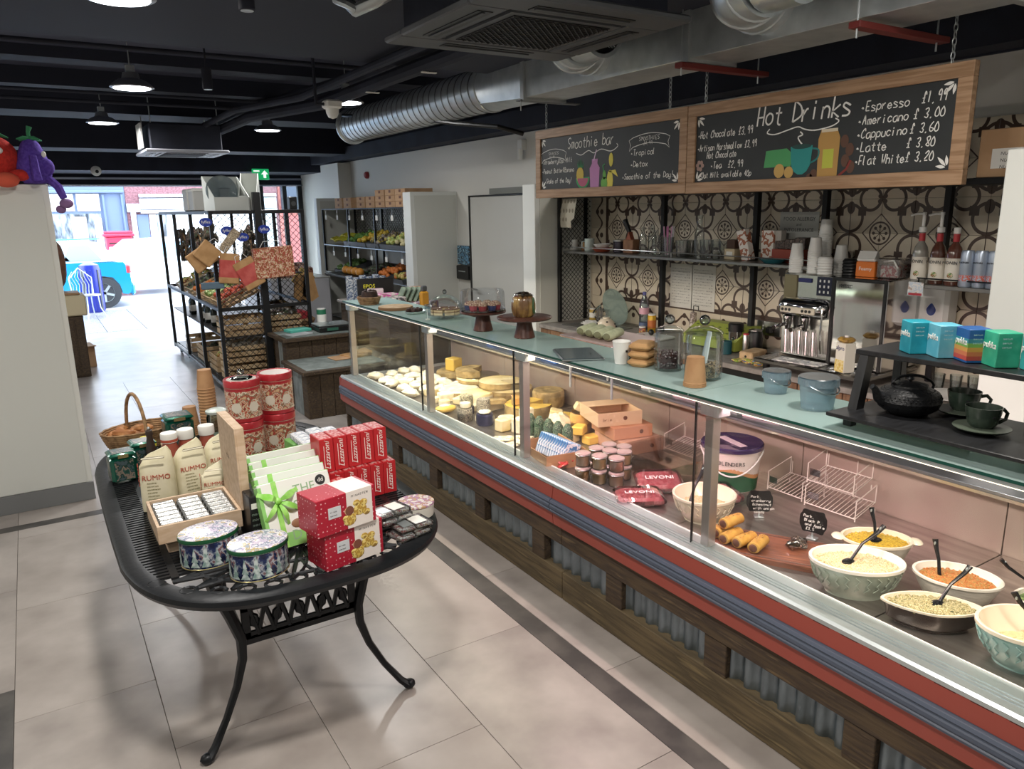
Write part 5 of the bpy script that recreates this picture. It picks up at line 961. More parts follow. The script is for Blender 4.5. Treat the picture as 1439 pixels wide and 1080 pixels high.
o = thing('lidded_jar', 'dark green jar with wooden lid at the right end of the rack', 'jar', (2.33, .885, RZ)); G().lathe([(.04, 0), (.048, .01), (.048, .09), (.042, .1), (0, .1)], 26).make('body', M_cg, o); G().lathe([(.044, .1), (.05, .103), (.05, .12), (.045, .124), (0, .124)], 26).make('lid', M_oak, o)
for i, (x, y, c, c2, lab) in enumerate(((2.27, 1.27, '1E93A8', '2FA6BA', 'deep turquoise tea carton, leftmost on the upper shelf'), (2.27, 1.185, '5FB6CF', '78C4DA', 'pale blue tea carton, second on the upper shelf'), (2.265, 1.10, '2A5EA0', '', 'rainbow-striped tea carton on the upper shelf'), (2.26, 1.02, '2FA483', '44B894', 'green tea carton, fourth on the upper shelf'), (2.27, .925, '3FA7A8', '', 'teal tea carton at the right edge of the upper shelf'))):
    o = thing('tea_carton', lab, 'box', (x, y, UZ), -.62, 'tea cartons'); M_c = mat('tea_' + c, c, .4, c2=c2 or None, ns=18); G().bb(-.033, .033, -.035, .035, 0, .098, .002).make('carton', M_c, o)
    if i == 2:
        for q, cc in enumerate(('C25048', 'D27A50', 'D8A24E', '7FB056', '3F8FA0')): G().box(-.0334, .0334, -.0354, .0354, .008 + q * .0125, .0205 + q * .0125).make('stripe', mat('stripe_' + cc, cc, .4), o, smooth=0)
    text('pukka', .026, M_w, o, FX(-.0342, 0, .06) , 'logo'); g = G(); [hand(g, 'senum', -.02, .08 - .012 * k, .006, FY(0, -.0358, 0), w=.0008) for k in range(3)]; g.make('small_print', mat('tea_print', 'BFE4E8', .5), o, smooth=0)
# ---------- food inside the display case ----------
DZ = .5805
def dz(p, z=DZ): return (p[0], p[1], z)
M_spoon = mat('black_spoon', '131416', .25)
def spoon(tip, a, top, label):
    o = thing('serving_spoon', label, 'spoon', tip); d = Vector(top) - Vector(tip); m1 = Vector(tip) * 0 + d * .35 + Vector((0, 0, .02))
    G().tube([(0, 0, 0), m1, d * .8, d], [.007, .006, .0085, .011], 8, flat=.6).make('handle', M_spoon, o); G().tube([tuple(d * .9 + Vector((.005 * math.cos(t), 0, .006 * math.sin(t)))) for t in [2 * PI * k / 8 for k in range(8)]], .0035, 5, closed=True).make('hanging_eye', M_alu, o)
    G().ell((-d.x * .06, -d.y * .06, .0), (.026, .018, .008), 14, 7).make('bowl', M_spoon, o); return o
def bowl(loc, rx, ry, h, rz, outer, inner, label, food, fillz=.72, name='serving_bowl', rim=.010, p=2, foot=.62, handles=False, relief=False, lump=.006, seed=1):
    o = thing(name, label, 'bowl', loc, rz); u = ry / rx
    G().lathe([(0, .001), (rx * foot, 0), (rx * foot, .006), (rx * (foot + .14), h * .25), (rx * .9, h * .65), (rx * .965, h * .9)], 40, sy=u, p=p, cap=False).make('outside', outer, o)
    G().lathe([(rx * .966, h * .885), (rx * 1.0, h * .90), (rx * 1.0, h * .985), (rx * .975, h), (rx - rim, h * .985), (rx * .84, h * .62), (rx * .6, h * .3), (0, h * .26)], 40, sy=u, p=p, cap=False).make('glazed_lining', inner, o)
    if relief:
        g = G(); rr = random.Random(seed)
        for k in range(26):
            a = 2 * PI * k / 26; g.tube([(rx * q * math.cos(a + s_) * 1.005, ry * q * math.sin(a + s_) * 1.005, h * z) for q, z, s_ in ((.80, .33, 0), (.86, .45, .10), (.895, .55, .02), (.93, .70, .10), (.955, .80, 0))], .0022, 5)
        q = g.make('moulded_relief', outer, o); q['kind'] = 'stuff'
    if handles:
        for e in (-1, 1): G().ell((e * (rx + .008), 0, h * .93), (.024, .034, .009), 14, 6).make('handle', inner, o)
    if food:
        rr = random.Random(seed); zf = h * fillz; f_ = lambda q: .6 + (q - .3) / .32 * .24 if q < .62 else .84 + (q - .62) / .365 * (.16 - rim / rx); g = G().lathe([(rx * f_(max(.3, fillz - .1)) * .98, h * max(.3, fillz - .1)), (rx * f_(fillz) * .995, zf), (rx * .5, zf + .012), (0, zf + .014)], 30, sy=u, p=p).make('food_bed', food, o)
        g = G()
        for k in range(230):
            a = rr.uniform(0, 6.28); q = (f_(fillz) - .05) * math.sqrt(rr.random()); g.ell((rx * q * math.cos(a), ry * q * math.sin(a), zf + .013 * (1 - q) + .002), (lump * rr.uniform(.7, 1.5), lump * rr.uniform(.6, 1.2), lump * .7), 6, 4)
        q = g.make('food_pieces', food, o); q['kind'] = 'stuff'
    return o
M_crg = mat('cream_glaze', 'E2D6C0', .25, coat=.5); M_whg = mat('white_glaze', 'E6E0D4', .25, coat=.5); M_cel = mat('celadon_glaze', 'A9B2A2', .3, coat=.5, c2='96A192', ns=14); M_teal = mat('teal_glaze', '9FC2BC', .25, coat=.5, c2='8AB0AA', ns=6); M_brn = mat('dark_brown_glaze', '33251F', .25, coat=.5)
bowl((2.262, 1.39, DZ), .155, .112, .125, -.82, M_cel, M_whg, 'celadon moulded bowl of creamy potato salad beside the wooden board', blots('potato_salad', ['D2C49C', 'B89C6C', 'DCD2B0', 'A8946A', 'CFC8A8', 'C4A080', 'D8CEA8'], 75, .6, bump=.3), relief=True, seed=3, fillz=.8)
spoon((2.24, 1.40, DZ + .115), 0, (2.35, 1.355, DZ + .235), 'black spoon in the creamy potato salad')
bowl((2.515, 1.475, DZ), .125, .092, .105, -.8, mat('casserole_out', 'CFC8BC', .3, c2='B0A898', ns=16), M_crg, 'cream eared casserole of yellow rice behind the potato salad', blots('yellow_rice', ['C09A2E', '94741E', 'CFB040', 'A88A2A', '7E7030'], 130, .6, bump=.3), handles=True, lump=.0045, seed=4, fillz=.82)
spoon((2.50, 1.47, DZ + .10), 0, (2.53, 1.515, DZ + .205), 'black spoon standing in the yellow rice')
bowl((2.485, 1.165, DZ), .135, .098, .095, -1.1, mat('ribbed_white', 'C2BDB2', .3, c2='D4CFC4', ns=30, stretch=(1, 1, 6)), M_whg, 'ribbed white bowl of shredded carrot salad', blots('carrot_salad', ['B86A30', '9A4E1E', 'C8935A', 'B07038', '8A7A40', 'C4A070'], 110, .6, bump=.3), lump=.005, seed=5, fillz=.74)
spoon((2.455, 1.205, DZ + .068), 0, (2.475, 1.245, DZ + .195), 'black spoon standing in the carrot salad')
bowl((2.265, 1.125, DZ), .150, .078, .078, -.85, M_brn, M_crg, 'dark brown boat-shaped dish of herbed pasta salad', blots('pasta_salad', ['A89C74', '6E6C44', 'C4BA94', '8E8658', 'B4A880', '54583A'], 80, .6, bump=.3), p=1.55, lump=.007, seed=6, fillz=.80, foot=.72, name='boat_dish')
spoon((2.285, 1.115, DZ + .075), 0, (2.39, 1.085, DZ + .185), 'black spoon leaning right out of the brown boat dish')
bowl((2.30, .855, DZ), .150, .118, .125, -.75, M_teal, M_crg, 'large pale teal bowl nearly empty at the right edge', mat('houmous', 'CDB98C', .6, c2='D8C8A0', ns=18), fillz=.42, relief=True, seed=7)
spoon((2.33, .83, DZ + .065), 0, (2.295, .915, DZ + .20), 'black spoon resting in the teal bowl')
bowl((2.575, .93, DZ), .095, .08, .085, -.7, mat('pink_ware', 'B89A92', .4), M_whg, 'small round bowl of green salad at the right edge', mat('green_salad', '5A7040', .6, c2='8A9A60', ns=30, c3='D0CCA8'), seed=8, fillz=.75)
spoon((2.57, .95, DZ + .07), 0, (2.53, 1.06, DZ + .18), 'black spoon in the green salad')
bowl((2.305, 2.135, DZ), .135, .135, .115, 0, M_crg, mat('cream_glaze', '', .25), 'round cream ribbed mixing bowl of coleslaw beside the steel post', blots('coleslaw', ['CDBE96', 'B4A274', 'D6CAA8', 'A8A080'], 90, .6, bump=.3), lump=.0045, relief=True, seed=9, fillz=.5)
spoon((2.22, 2.14, DZ + .075), 0, (2.37, 2.20, DZ + .205), 'black spoon in the coleslaw beside the post')
# bucket
o = thing('sauce_bucket', 'large white bucket with purple lid lettered BLENDERS', 'bucket', (2.70, 2.34, DZ), -.22); G().lathe([(.115, 0), (.12, .005), (.137, .20), (.139, .205)], 44).make('bucket_wall', mat('bucket_white', 'E2D6D0', .3), o); G().lathe([(.139, .198), (.146, .2), (.146, .217), (.141, .222), (.135, .218), (0, .218)], 44).make('lid', mat('lid_purple', '3A2E52', .25, coat=.5), o)
G().box(-.02, .02, -.09, .09, .2185, .2195).make('lid_stripe', mat('lid_label', 'D8C2CC', .3), o, smooth=0)
A, B, Cc = [], [], []
for k in range(41):
    a = -PI / 2 - 2.6 + 2.6 * k / 20 * 1.0; zt = .085 + .022 * math.sin(a * 2.2 + .5); r = lambda z: .1212 + .017 * z / .2
    A.append((r(0) * math.cos(a), r(0) * math.sin(a), .006)); B.append((r(zt) * math.cos(a), r(zt) * math.sin(a), zt)); Cc.append((r(zt) * math.cos(a) * 1.001, r(zt) * math.sin(a) * 1.001, zt + .02 + .012 * math.sin(a * 3)))
G().strip(A, B).make('green_band', mat('band_green', '24583A', .35), o); G().strip(B, Cc).make('orange_band', mat('band_orange', 'C08A5C', .35), o)
for i, ch in enumerate('BLENDERS'):
    a = -PI / 2 - .62 - .40 + i * .115; rr_ = .1385; text(ch, .026, M_dark, o, Matrix(((-math.sin(a), 0, math.cos(a), rr_ * math.cos(a)), (math.cos(a), 0, math.sin(a), rr_ * math.sin(a)), (0, 1, 0, .148), (0, 0, 0, 1))), 'letter')
G().tube([(.143 * math.cos(a), .143 * math.sin(a), .19 - .10 * math.sin(-(a + .62) ) ** 2) for a in [-.62 - PI * k / 20 for k in range(21)]], .004, 6).make('handle', mat('handle_clear', 'D8D4D2', .3), o)
# wire racks
M_wire = mat('white_wire', 'E4DAD4', .3)
def wrack(loc, w, d, label, rz=0, tilt=.18):
    o = thing('wire_rack', label, 'rack', loc, rz, 'white wire racks'); G().tube([(0, 0, .012), (w, 0, .012), (w, d, .05), (0, d, .05)], .0028, 6, closed=True).make('base_frame', M_wire, o)
    for k in range(int(w / .02)): G().tube([((k + .5) * .02, 0, .012), ((k + .5) * .02, d, .05), ((k + .5) * .02, d, .11 if k % 7 == 0 else .052)], .0018, 5).make('wire', M_wire, o)
    G().tube([(0, 0, .012), (0, 0, .09), (0, d, .13), (0, d, .05)], .0025, 6).make('side_loop', M_wire, o); G().tube([(w, 0, .012), (w, 0, .09), (w, d, .13), (w, d, .05)], .0025, 6).make('side_loop', M_wire, o)
    for x in (0, w):
        for y in (0, d): G().tube([(x, y, 0), (x, y, .02)], .003, 6).make('foot', M_wire, o)
    G().bb(w * .05, w * .28, -.003, -.001, .04, .07, .001).make('ticket_holder', glass('rim_clear', '', .25), o); return o
wrack((2.80, 2.20, DZ), .19, .16, 'single wire rack right of the sauce bucket', -PI / 2); wrack((2.78, 1.98, DZ), .24, .15, 'lower of the paired wire racks', -PI / 2 + .05); q = wrack((2.80, 1.99, DZ + .10), .22, .14, 'upper of the paired wire racks', -PI / 2 + .05); wrack((2.82, 2.92, DZ), .22, .15, 'wire rack beside the cardboard cheese boxes', -PI / 2)
o = thing('acrylic_tray', 'empty smoky acrylic tray between the jars and the meat packs', 'tray', (2.62, 2.70, DZ), 0); M_acr = glass('acrylic', 'FAF4F0', .06, .08, fr=.4)
g = G().box(-.17, .17, -.22, .22, .0, .005).box(-.17, .17, -.22, -.215, .005, .09).box(-.17, .17, .215, .22, .005, .09).box(.165, .17, -.215, .215, .005, .09).box(-.17, -.165, -.215, .215, .005, .09); g.make('tray', M_acr, o, smooth=0)
# packs of minced meat
M_meat = mat('minced_meat', 'C46A74', .5, c2='DCA4A6', ns=45, bump=.5, c3='8E3440'); M_film = glass('pack_film', 'F2E6E6', .16)
for i, (x, y, z, rz, tl_, lab) in enumerate(((2.20, 2.43, 0, -.55, 0, 'front meat pack lettered LEVONI lying on the case floor'), (2.385, 2.50, .015, -.55, .18, 'rear meat pack lettered LEVONI tilted behind the front one'), (2.48, 2.24, .01, -.3, .1, 'meat pack behind the coleslaw bowl'))):
    o = thing('meat_pack', lab, 'pack', (x, y, DZ + z), (tl_, 0, rz), 'film-sealed meat packs'); G().bb(-.10, .10, -.075, .075, 0, .04, .012).make('meat', M_meat, o); G().bb(-.112, .112, -.087, .087, .004, .047, .014).make('film_tray', M_film, o)
    text('LEVONI', .040, mat('film_white', 'F2ECEC', .4), o, TR((0, -.005, .0482)), 'lettering'); G().box(-.07, .05, -.089, -.0875, .012, .034).make('side_label', M_film, o, smooth=0); text('LEVONI', .018, M_text, o, FY(-.02, -.0895, .023), 'lettering')
# wooden board with rolls, chalk tickets
M_brd = mat('walnut_board', '84503A', .4, c2='6A3E2C', ns=5, stretch=(1, 9, 9), c3='9A6448', coat=.2)
o = thing('serving_board', 'rounded walnut serving board with juice groove in the display case', 'board', (2.262, 1.775, DZ), -1.05); poly = []
for cx, cy, a0 in ((.215, .085, 0), (-.215, .085, PI / 2), (-.215, -.085, PI), (.215, -.085, 1.5 * PI)): poly += arc(cx, cy, .035, a0, a0 + PI / 2, 6)
g = G().prism(poly, 0, .020); g.make('board', M_brd, o, smooth=40); G().tube([(x * .93, y * .86, .0202) for x, y in poly], .0025, 5, closed=True).make('groove', mat('groove_dark', '4E2C20', .5), o)
M_pst = mat('puff_pastry', 'D0A552', .45, c2='B07E34', ns=14, bump=.4, c3='E2C47A'); M_fil = mat('pork_filling', '7A5040', .7, c2='5E3A2E', ns=30); M_sd = mat('seeds', '3A3230', .6)
for i, (u, v, z, r, lab) in enumerate(((-.17, .03, 0, 1.25, 'sausage roll at the left under the stacked one'), (-.125, -.015, 0, 1.15, 'second sausage roll along the board front'), (-.07, -.03, 0, 1.1, 'third sausage roll along the board front'), (-.015, -.045, 0, 1.35, 'rightmost sausage roll with a plain crust'), (-.135, .03, .042, 1.1, 'seeded sausage roll stacked on top of the others'))):
    c, s_ = math.cos(-1.05), math.sin(-1.05); o = thing('sausage_roll', lab, 'food', (2.262 + u * c - v * s_, 1.775 + u * s_ + v * c, DZ + .0215 + z), -1.05 + r, 'sausage rolls on the walnut board')
    G().tube([(-.052, 0, .023), (-.05, 0, .023), (0, 0, .024), (.05, 0, .023), (.052, 0, .023)], [.018, .024, .026, .024, .016], 14, flat=.88).make('pastry', M_pst, o); G().ell((-.052, 0, .023), (.004, .017, .016), 12, 6).make('filling', M_fil, o)
    g = G(); rr = random.Random(i); [g.ell((rr.uniform(-.045, .045), rr.uniform(-.012, .012), .047), (.002, .0012, .0008), 5, 3) for _ in range(26)]; q = g.make('poppy_seeds', M_sd, o); q['kind'] = 'stuff'
o = thing('crumpled_foil', 'crumpled clear wrapper on the far end of the board', 'wrapper', (2.36, 1.70, DZ + .021), .4); G().ell((0, 0, .014), (.05, .035, .014), 16, 8, wob=.35).make('film', glass('cello', '', .35), o)
for x, y, rz, lines, lab in ((2.50, 2.0, .25, ('Pork,', 'cranberry', '&chestnut', 'with onion', 'seeds'), 'black scalloped chalk ticket for pork and cranberry'), (2.50, 1.735, -.35, ('Pork,', 'Black P..', 'and Apple', '£3,5'), 'black scalloped chalk ticket for pork and apple')):
    o = thing('chalk_ticket', lab, 'sign', (x, y, DZ), rz - .95, 'chalk tickets'); P_ = []
    for k in range(48): t = 2 * PI * k / 48; c, s_ = math.cos(t), math.sin(t); q = 1 + .05 * math.cos(6 * t); P_.append((.052 * q * math.copysign(abs(c) ** .5, c), .048 * q * math.copysign(abs(s_) ** .5, s_)))
    G().prism(P_, -.003, 0, FY(0, 0, .075)).make('ticket', M_dark, o); G().bb(-.02, .02, -.012, .02, 0, .008, .002).bb(-.004, .004, .001, .004, .0, .04, .001).make('foot', M_alu, o); g = G()
    for j, ln in enumerate(lines): hand(g, ln, -.038 + .004 * j, .095 - .0175 * j - .004, .0115, FY(0, -.0037, 0), w=.0018, fit=.0088 * len(ln))
    g.make('chalk_lettering', M_chalk, o, smooth=0)
# clip jars, tray of packets, boxes, herb logs
M_jl = mat('jar_lid', 'C9B4B0', .3, .5); M_ck = glass('clip_glass', 'F4EEE6', .08)
def cjr(x, y, z, c, label):
    o = thing('clip_jar', label, 'jar', (x, y, z), .3, 'clip-top jars of pate'); r = .036; G().lathe([(0, .004), (r * .9, .004), (r * .93, .05), (0, .052)], 22).make('contents', mat('pate_' + c, c, .5), o); G().lathe([(r * .94, 0), (r, .006), (r, .052), (r * .86, .058)], 22).make('glass', M_ck, o)
    G().lathe([(r * .95, .058), (r * 1.06, .060), (r * 1.06, .066), (r * .8, .071), (0, .072)], 24).make('lid', M_jl, o); G().tube([(r * 1.05 * math.cos(a), r * 1.05 * math.sin(a), .059) for a in [2 * PI * k / 20 for k in range(20)]], .0018, 5, closed=True).tube([(0, -r * 1.08, .059), (0, -r * 1.2, .045), (0, -r * 1.1, .03)], .0018, 5).make('clip_wire', M_steel, o)
jl = [('C9A878', 2.16, 2.80), ('B8A060', 2.20, 2.72), ('C4A48C', 2.245, 2.645), ('C9B088', 2.34, 2.70)]
for i, (c, x, y) in enumerate(jl): cjr(x, y, DZ, c, 'clip-top pate jar on the case floor, %s from the left' % ORD[i])
ul = [('C8A070', 2.165, 2.805), ('D0B070', 2.205, 2.725), ('C89A88', 2.25, 2.65), ('CDB48C', 2.345, 2.705), ('C9B49A', 2.27, 2.83), ('C9B49A', 2.30, 2.76), ('BCA890', 2.36, 2.84), ('C4B49C', 2.40, 2.77)]
for i, (c, x, y) in enumerate(ul):
    if i > 3: cjr(x, y, DZ, c, 'clip-top pate jar hidden below, rear row, %s' % ORD[i - 4])
    cjr(x, y, DZ + .0735, c, 'clip-top pate jar of the upper layer, %s from the front left' % ORD[i])
cbt = thing('packet_tray', 'open cardboard tray of blue and red packets beside the jars', 'tray', (2.20, 3.13, DZ), -.15); g = G()
g.box(-.10, .13, -.15, .17, 0, .004).box(-.10, -.096, -.15, .17, .004, .075).box(.126, .13, -.15, .17, .004, .09).box(-.096, .126, -.15, -.146, .004, .08).box(-.096, .126, .166, .17, .004, .08); g.make('carton', mat('orange_card', 'B58A5E', .7, c2='A87C52', ns=10), cbt, smooth=0)
for i in range(12):
    o = thing('blue_packet', 'blue and white packet standing in the cardboard tray, %s from the front' % ORD[i], 'packet', (2.215 + .012, 3.02 + .021 * i, DZ + .0055), (.0, .35, -.15), 'blue packets in the tray'); G().bb(-.045, .045, -.008, .008, 0, .115, .004).make('packet', blots('blue_packet_print', ['6A9CC8', 'C9DCEC', '4A82B8', 'E2EAF2', '86B0D4'], 22, .35), o)
for i in range(7):
    o = thing('red_packet', 'shiny red packet in the front of the cardboard tray, %s in the heap' % ORD[i], 'packet', (2.165 + .028 * (i % 3), 3.03 - .03 * (i // 3), DZ + .02 + .012 * (i % 2)), (.2, .3 * (-1) ** i, .5 * i), 'red packets in the tray'); G().bb(-.028, .028, -.02, .02, 0, .012, .004).make('packet', blots('red_packet_print', ['B8343A', 'D04A48', 'B8343A', 'D8A060'], 30, .3), o)
for i in range(5):
    o = thing('herb_salami', 'herb-crusted green net log behind the blue packets, %s from the left' % ORD[i], 'food', (2.33 + .012 * i, 3.52 - .075 * i, DZ), .2, 'herb-crusted logs'); G().tube([(0, 0, .012), (0, 0, .03), (0, 0, .12), (.0, 0, .15)], [.026, .032, .03, .012], 12).make('log', blots('herb_crust', ['2E4A3A', '4E6A54', '1E3428', '7A8A70', '35523F'], 50, .6, bump=.6), o); G().lathe([(.028, 0), (.03, .012), (0, .013)], 12).make('base_end', mat('cork_end', '9A6A50', .7), o)
for i, (x, y, z, rz, w, d, hh, c, lab) in enumerate(((2.70, 3.08, 0, -.1, .26, .30, .075, 'C49A82', 'lowest pinkish card box in the stack by the back of the case'), (2.68, 3.12, .0765, -.2, .24, .27, .07, 'C08C6C', 'middle orange card box in the stack'), (2.64, 3.17, .148, -.3, .26, .28, .075, 'CDB08E', 'open-topped top card box printed with small letters'))):
    o = thing('card_box', lab, 'box', (x, y, DZ + z), rz, 'card boxes at the back of the case'); M_cb2 = mat('card_' + c, c, .7)
    if i < 2: cbx(w, d, hh).make('carton', M_cb2, o); G().lathe([(0, 0), (.012, 0), (.012, .001), (0, .001)], 16, M=FY(.05, -d / 2 - .0002, hh * .5)).make('hand_hole', mat('hole_brown', '6A4434', .7), o)
    else:
        G().box(-w / 2, w / 2, -d / 2, d / 2, 0, .005).box(-w / 2, w / 2, -d / 2, -d / 2 + .005, .005, hh).box(-w / 2, w / 2, d / 2 - .005, d / 2, .005, hh).box(-w / 2, -w / 2 + .005, -d / 2 + .005, d / 2 - .005, .005, hh).box(w / 2 - .005, w / 2, -d / 2 + .005, d / 2 - .005, .005, hh).make('carton', M_cb2, o, smooth=0)
        G().box(-w / 2 + .006, w / 2 - .006, d * .1, d / 2 - .006, hh - .004, hh).make('flap', M_cb2, o, smooth=0); g = G(); hand(g, 'brie', -.1, .03, .016, FY(0, -d / 2 - .0008, 0), w=.002); g.make('printing', mat('hole_brown', '', .7), o, smooth=0); G().lathe([(0, 0), (.012, 0), (.012, .001), (0, .001)], 16, M=FY(.03, -d / 2 - .0002, .04)).make('hand_hole', mat('hole_brown', '', .7), o)
# cheeses
M_ch = {'cream': mat('cheese_cream', 'EBDDB4', .5, c2='DCC88E', ns=8), 'white': mat('cheese_white', 'F0E9D4', .6, c2='E0D4B4', ns=20, bump=.2), 'yellow': mat('cheese_yellow', 'E2BE5A', .45), 'rind': mat('cheese_rind', 'B89E6A', .7, c2='8A7448', ns=18, bump=.4), 'ash': blots('cheese_ash', ['7A7468', 'B4AC98', '5E5A52', 'CFC8B4', '8A8476'], 70, .7, bump=.5), 'orange': mat('cheese_orange', 'D8A860', .5), 'navy': mat('navy_foil', '2A2C50', .25, .4), 'paper': mat('wax_paper', 'ECE4CC', .5, c2='D8CCA8', ns=14, bump=.4), 'grey': blots('herb_cheese', ['9A947C', 'C4BC9C', '6E6A58', 'B0A888'], 55, .7, bump=.5)}
M_clg = glass('cheese_film', 'FAF6EC', .10, .1)
def wheel(x, y, z, r, h, m, label, cut=None, rind='rind', film=False):
    o = thing('cheese', label, 'cheese', (x, y, DZ + z), R_.uniform(-.4, .4)); a0, a1 = cut or (0, 2 * PI)
    if cut: G().prism([(0, 0)] + arc(0, 0, r, a0, a1, 16), .003, h).make('paste', M_ch[m], o, smooth=40); A = [(px * 1.01, py * 1.01, 0.0) for px, py in arc(0, 0, r, a0, a1, 16)]; G().strip(A, [(a, b, h + .002) for a, b, _ in A]).make('rind', M_ch[rind], o)
    else: G().lathe([(r * .94, 0), (r, h * .15), (r, h * .85), (r * .93, h), (0, h)], 28).make('paste', M_ch[m], o); G().lathe([(r * 1.003, h * .16), (r * 1.008, h * .5), (r * 1.003, h * .84)], 28).make('rind', M_ch[rind], o)
    if film: G().lathe([(r * 1.02, 0), (r * 1.05, h * .5), (r * .9, h * 1.04), (0, h * 1.06)], 18).make('film', M_clg, o)
    return o
def block(x, y, z, w, d, h, rz, m, label, tilt=0, lab=None):
    o = thing('cheese', label, 'cheese', (x, y, DZ + z), (tilt, 0, rz)); G().bb(-w / 2, w / 2, -d / 2, d / 2, 0, h, .006).make('paste', M_ch[m], o)
    if lab: G().bb(-w * .3, w * .3, -d * .3, d * .3, h, h + .0012, .0005).make('paper_label', M_paper, o, smooth=0)
    return o
def lump(x, y, z, r, m, label, wob=.12, n=16):
    o = thing('cheese', label, 'cheese', (x, y, DZ + z)); G().ell((0, 0, r[2]), r, n, 9, wob=wob).make('paste', M_ch[m], o); return o
wheel(2.78, 5.30, 0, .15, .045, 'rind', 'flat grey rind wheel under the yellow block'); block(2.77, 5.30, .046, .10, .10, .10, .3, 'yellow', 'bright yellow rindless block on the grey wheel')
wheel(2.74, 4.84, 0, .17, .09, 'cream', 'large half wheel wrapped in film at the back left', film=True); wheel(2.72, 4.40, 0, .18, .10, 'cream', 'largest film-wrapped wheel at the back', film=True); wheel(2.85, 4.08, 0, .11, .11, 'rind', 'brown-rinded upright drum at the back right of the wheels')
wheel(2.70, 4.86, .095, .13, .045, 'rind', 'mottled brown wheel stacked on the wrapped half wheel', cut=(.3, 4.4)); wheel(2.66, 4.40, .107, .15, .035, 'cream', 'thin cream wheel on top of the largest wheel', cut=(0, 5))
wheel(2.50, 4.72, 0, .15, .05, 'white', 'broad white brie wheel in front of the wrapped wheels'); wheel(2.47, 4.40, 0, .115, .085, 'cream', 'tall pale round with flat top in the middle', rind='white'); wheel(2.40, 4.72, .0, .0, .0, 'white', '') if 0 else None
wheel(2.62, 3.98, 0, .155, .07, 'yellow', 'cut golden wheel beside the middle steel post', rind='rind', cut=(.6, 5.9)); wheel(2.62, 3.96, .073, .12, .05, 'orange', 'orange wedge lying on the golden wheel', cut=(2.4, 3.3), rind='rind')
wheel(2.46, 4.17, 0, .09, .06, 'cream', 'creamy half round in front of the drum', cut=(.2, 3.6)); wheel(2.44, 4.10, .062, .07, .03, 'rind', 'brown-edged slice on the creamy half round', cut=(0, 3.2))
block(2.33, 4.80, 0, .11, .08, .055, .2, 'cream', 'pale oblong cheese left of the white rounds', lab=1); block(2.33, 4.60, 0, .10, .09, .06, -.2, 'white', 'white square cheese in the front middle', lab=1); block(2.38, 4.48, .0, .09, .07, .045, .5, 'cream', 'small pale block before the tall round')
for i, (x, y, r, m, lab) in enumerate(((2.24, 4.62, .045, 'paper', 'small wrapped round at the front left of the rounds'), (2.27, 4.5, .04, 'cream', 'small round beside the yellow-edged oval'), (2.35, 4.28, .05, 'white', 'white bloomy round behind the ash drums'), (2.30, 4.00, .06, 'paper', 'flat wrapped round near the navy pot'), (2.40, 3.90, .055, 'paper', 'wrapped round under the golden wheel'))): wheel(x, y, 0, r, .035, m, lab, rind='white')
o = lump(2.19, 4.33, 0, (.075, .05, .026), 'yellow', 'yellow-rimmed oval cheese at the front edge', .04); G().ell((0, 0, .034), (.055, .034, .022), 16, 7).make('top_paste', M_ch['white'], o)
wheel(2.29, 4.22, .052, .045, .075, 'grey', 'herb-coated drum stacked on the navy pot', rind='grey'); wheel(2.30, 4.22, 0, .042, .05, 'navy', 'dark navy foil pot under the herb-coated drum', rind='navy'); wheel(2.36, 4.12, .0, .045, .11, 'ash', 'tall ash-grey drum cheese', rind='ash')
wheel(2.20, 4.08, 0, .048, .085, 'ash', 'ash pyramid cheese wrapped in film at the front', rind='ash', film=True); wheel(2.205, 4.08, .088, .035, .03, 'white', 'white knob cheese on the front ash pyramid', rind='white')
wheel(2.26, 3.93, 0, .055, .07, 'navy', 'larger navy foil pot at the front', rind='navy'); lump(2.26, 3.93, .072, (.04, .04, .01), 'white', 'white topping on the navy foil pot')
block(2.28, 3.75, 0, .075, .07, .075, .1, 'cream', 'upright cream block before the steel post'); block(2.34, 3.66, 0, .07, .07, .09, .3, 'white', 'white block beside the upright cream block'); block(2.42, 3.70, 0, .08, .06, .13, .2, 'paper', 'tall paper-wrapped block by the steel post')
rr = random.Random(12)
for i in range(20):
    x, y = 2.20 + .12 * (i % 4) + rr.uniform(-.02, .02), 5.55 - .17 * (i // 4) + rr.uniform(-.03, .03)
    c = thing('netted_cheese', 'lumpy white wrapped cheese, %s row from the far end, %s from the glass' % (ORD[i // 4], ORD[i % 4]), 'cheese', (x, y, DZ), rr.uniform(0, 3), 'film-wrapped cheeses at the far end'); G().ell((0, 0, .028), (.072, .05, .03), 12, 7, wob=.16, rnd=rr).make('wrapped_body', M_ch['paper'] if i % 3 else M_ch['white'], c); G().bb(-.02, .02, -.015, .015, .052, .060, .002).make('label', M_paper, c)
for i in range(6):
    x, y = (2.168, 3.619, 0.600)[0] + .07 * (i % 3), (2.076, 3.468, 0.600)[1] + .09 * (i // 3) - .02 * (i % 3)
    c = thing('wrapped_slice', 'paper-wrapped flat slice before the steel post, %s of the pile' % ORD[i], 'cheese', (x, y, DZ + .012 * (i % 2)), rr.uniform(-.5, .5), 'paper-wrapped slices'); G().bb(-.055, .055, -.04, .04, 0, .012, .004).make('wrapper', blots('slice_wrapper', ['E8E2D0', 'D4C8A8', 'F0ECE0', 'C4B48C'], 30, .4), c)
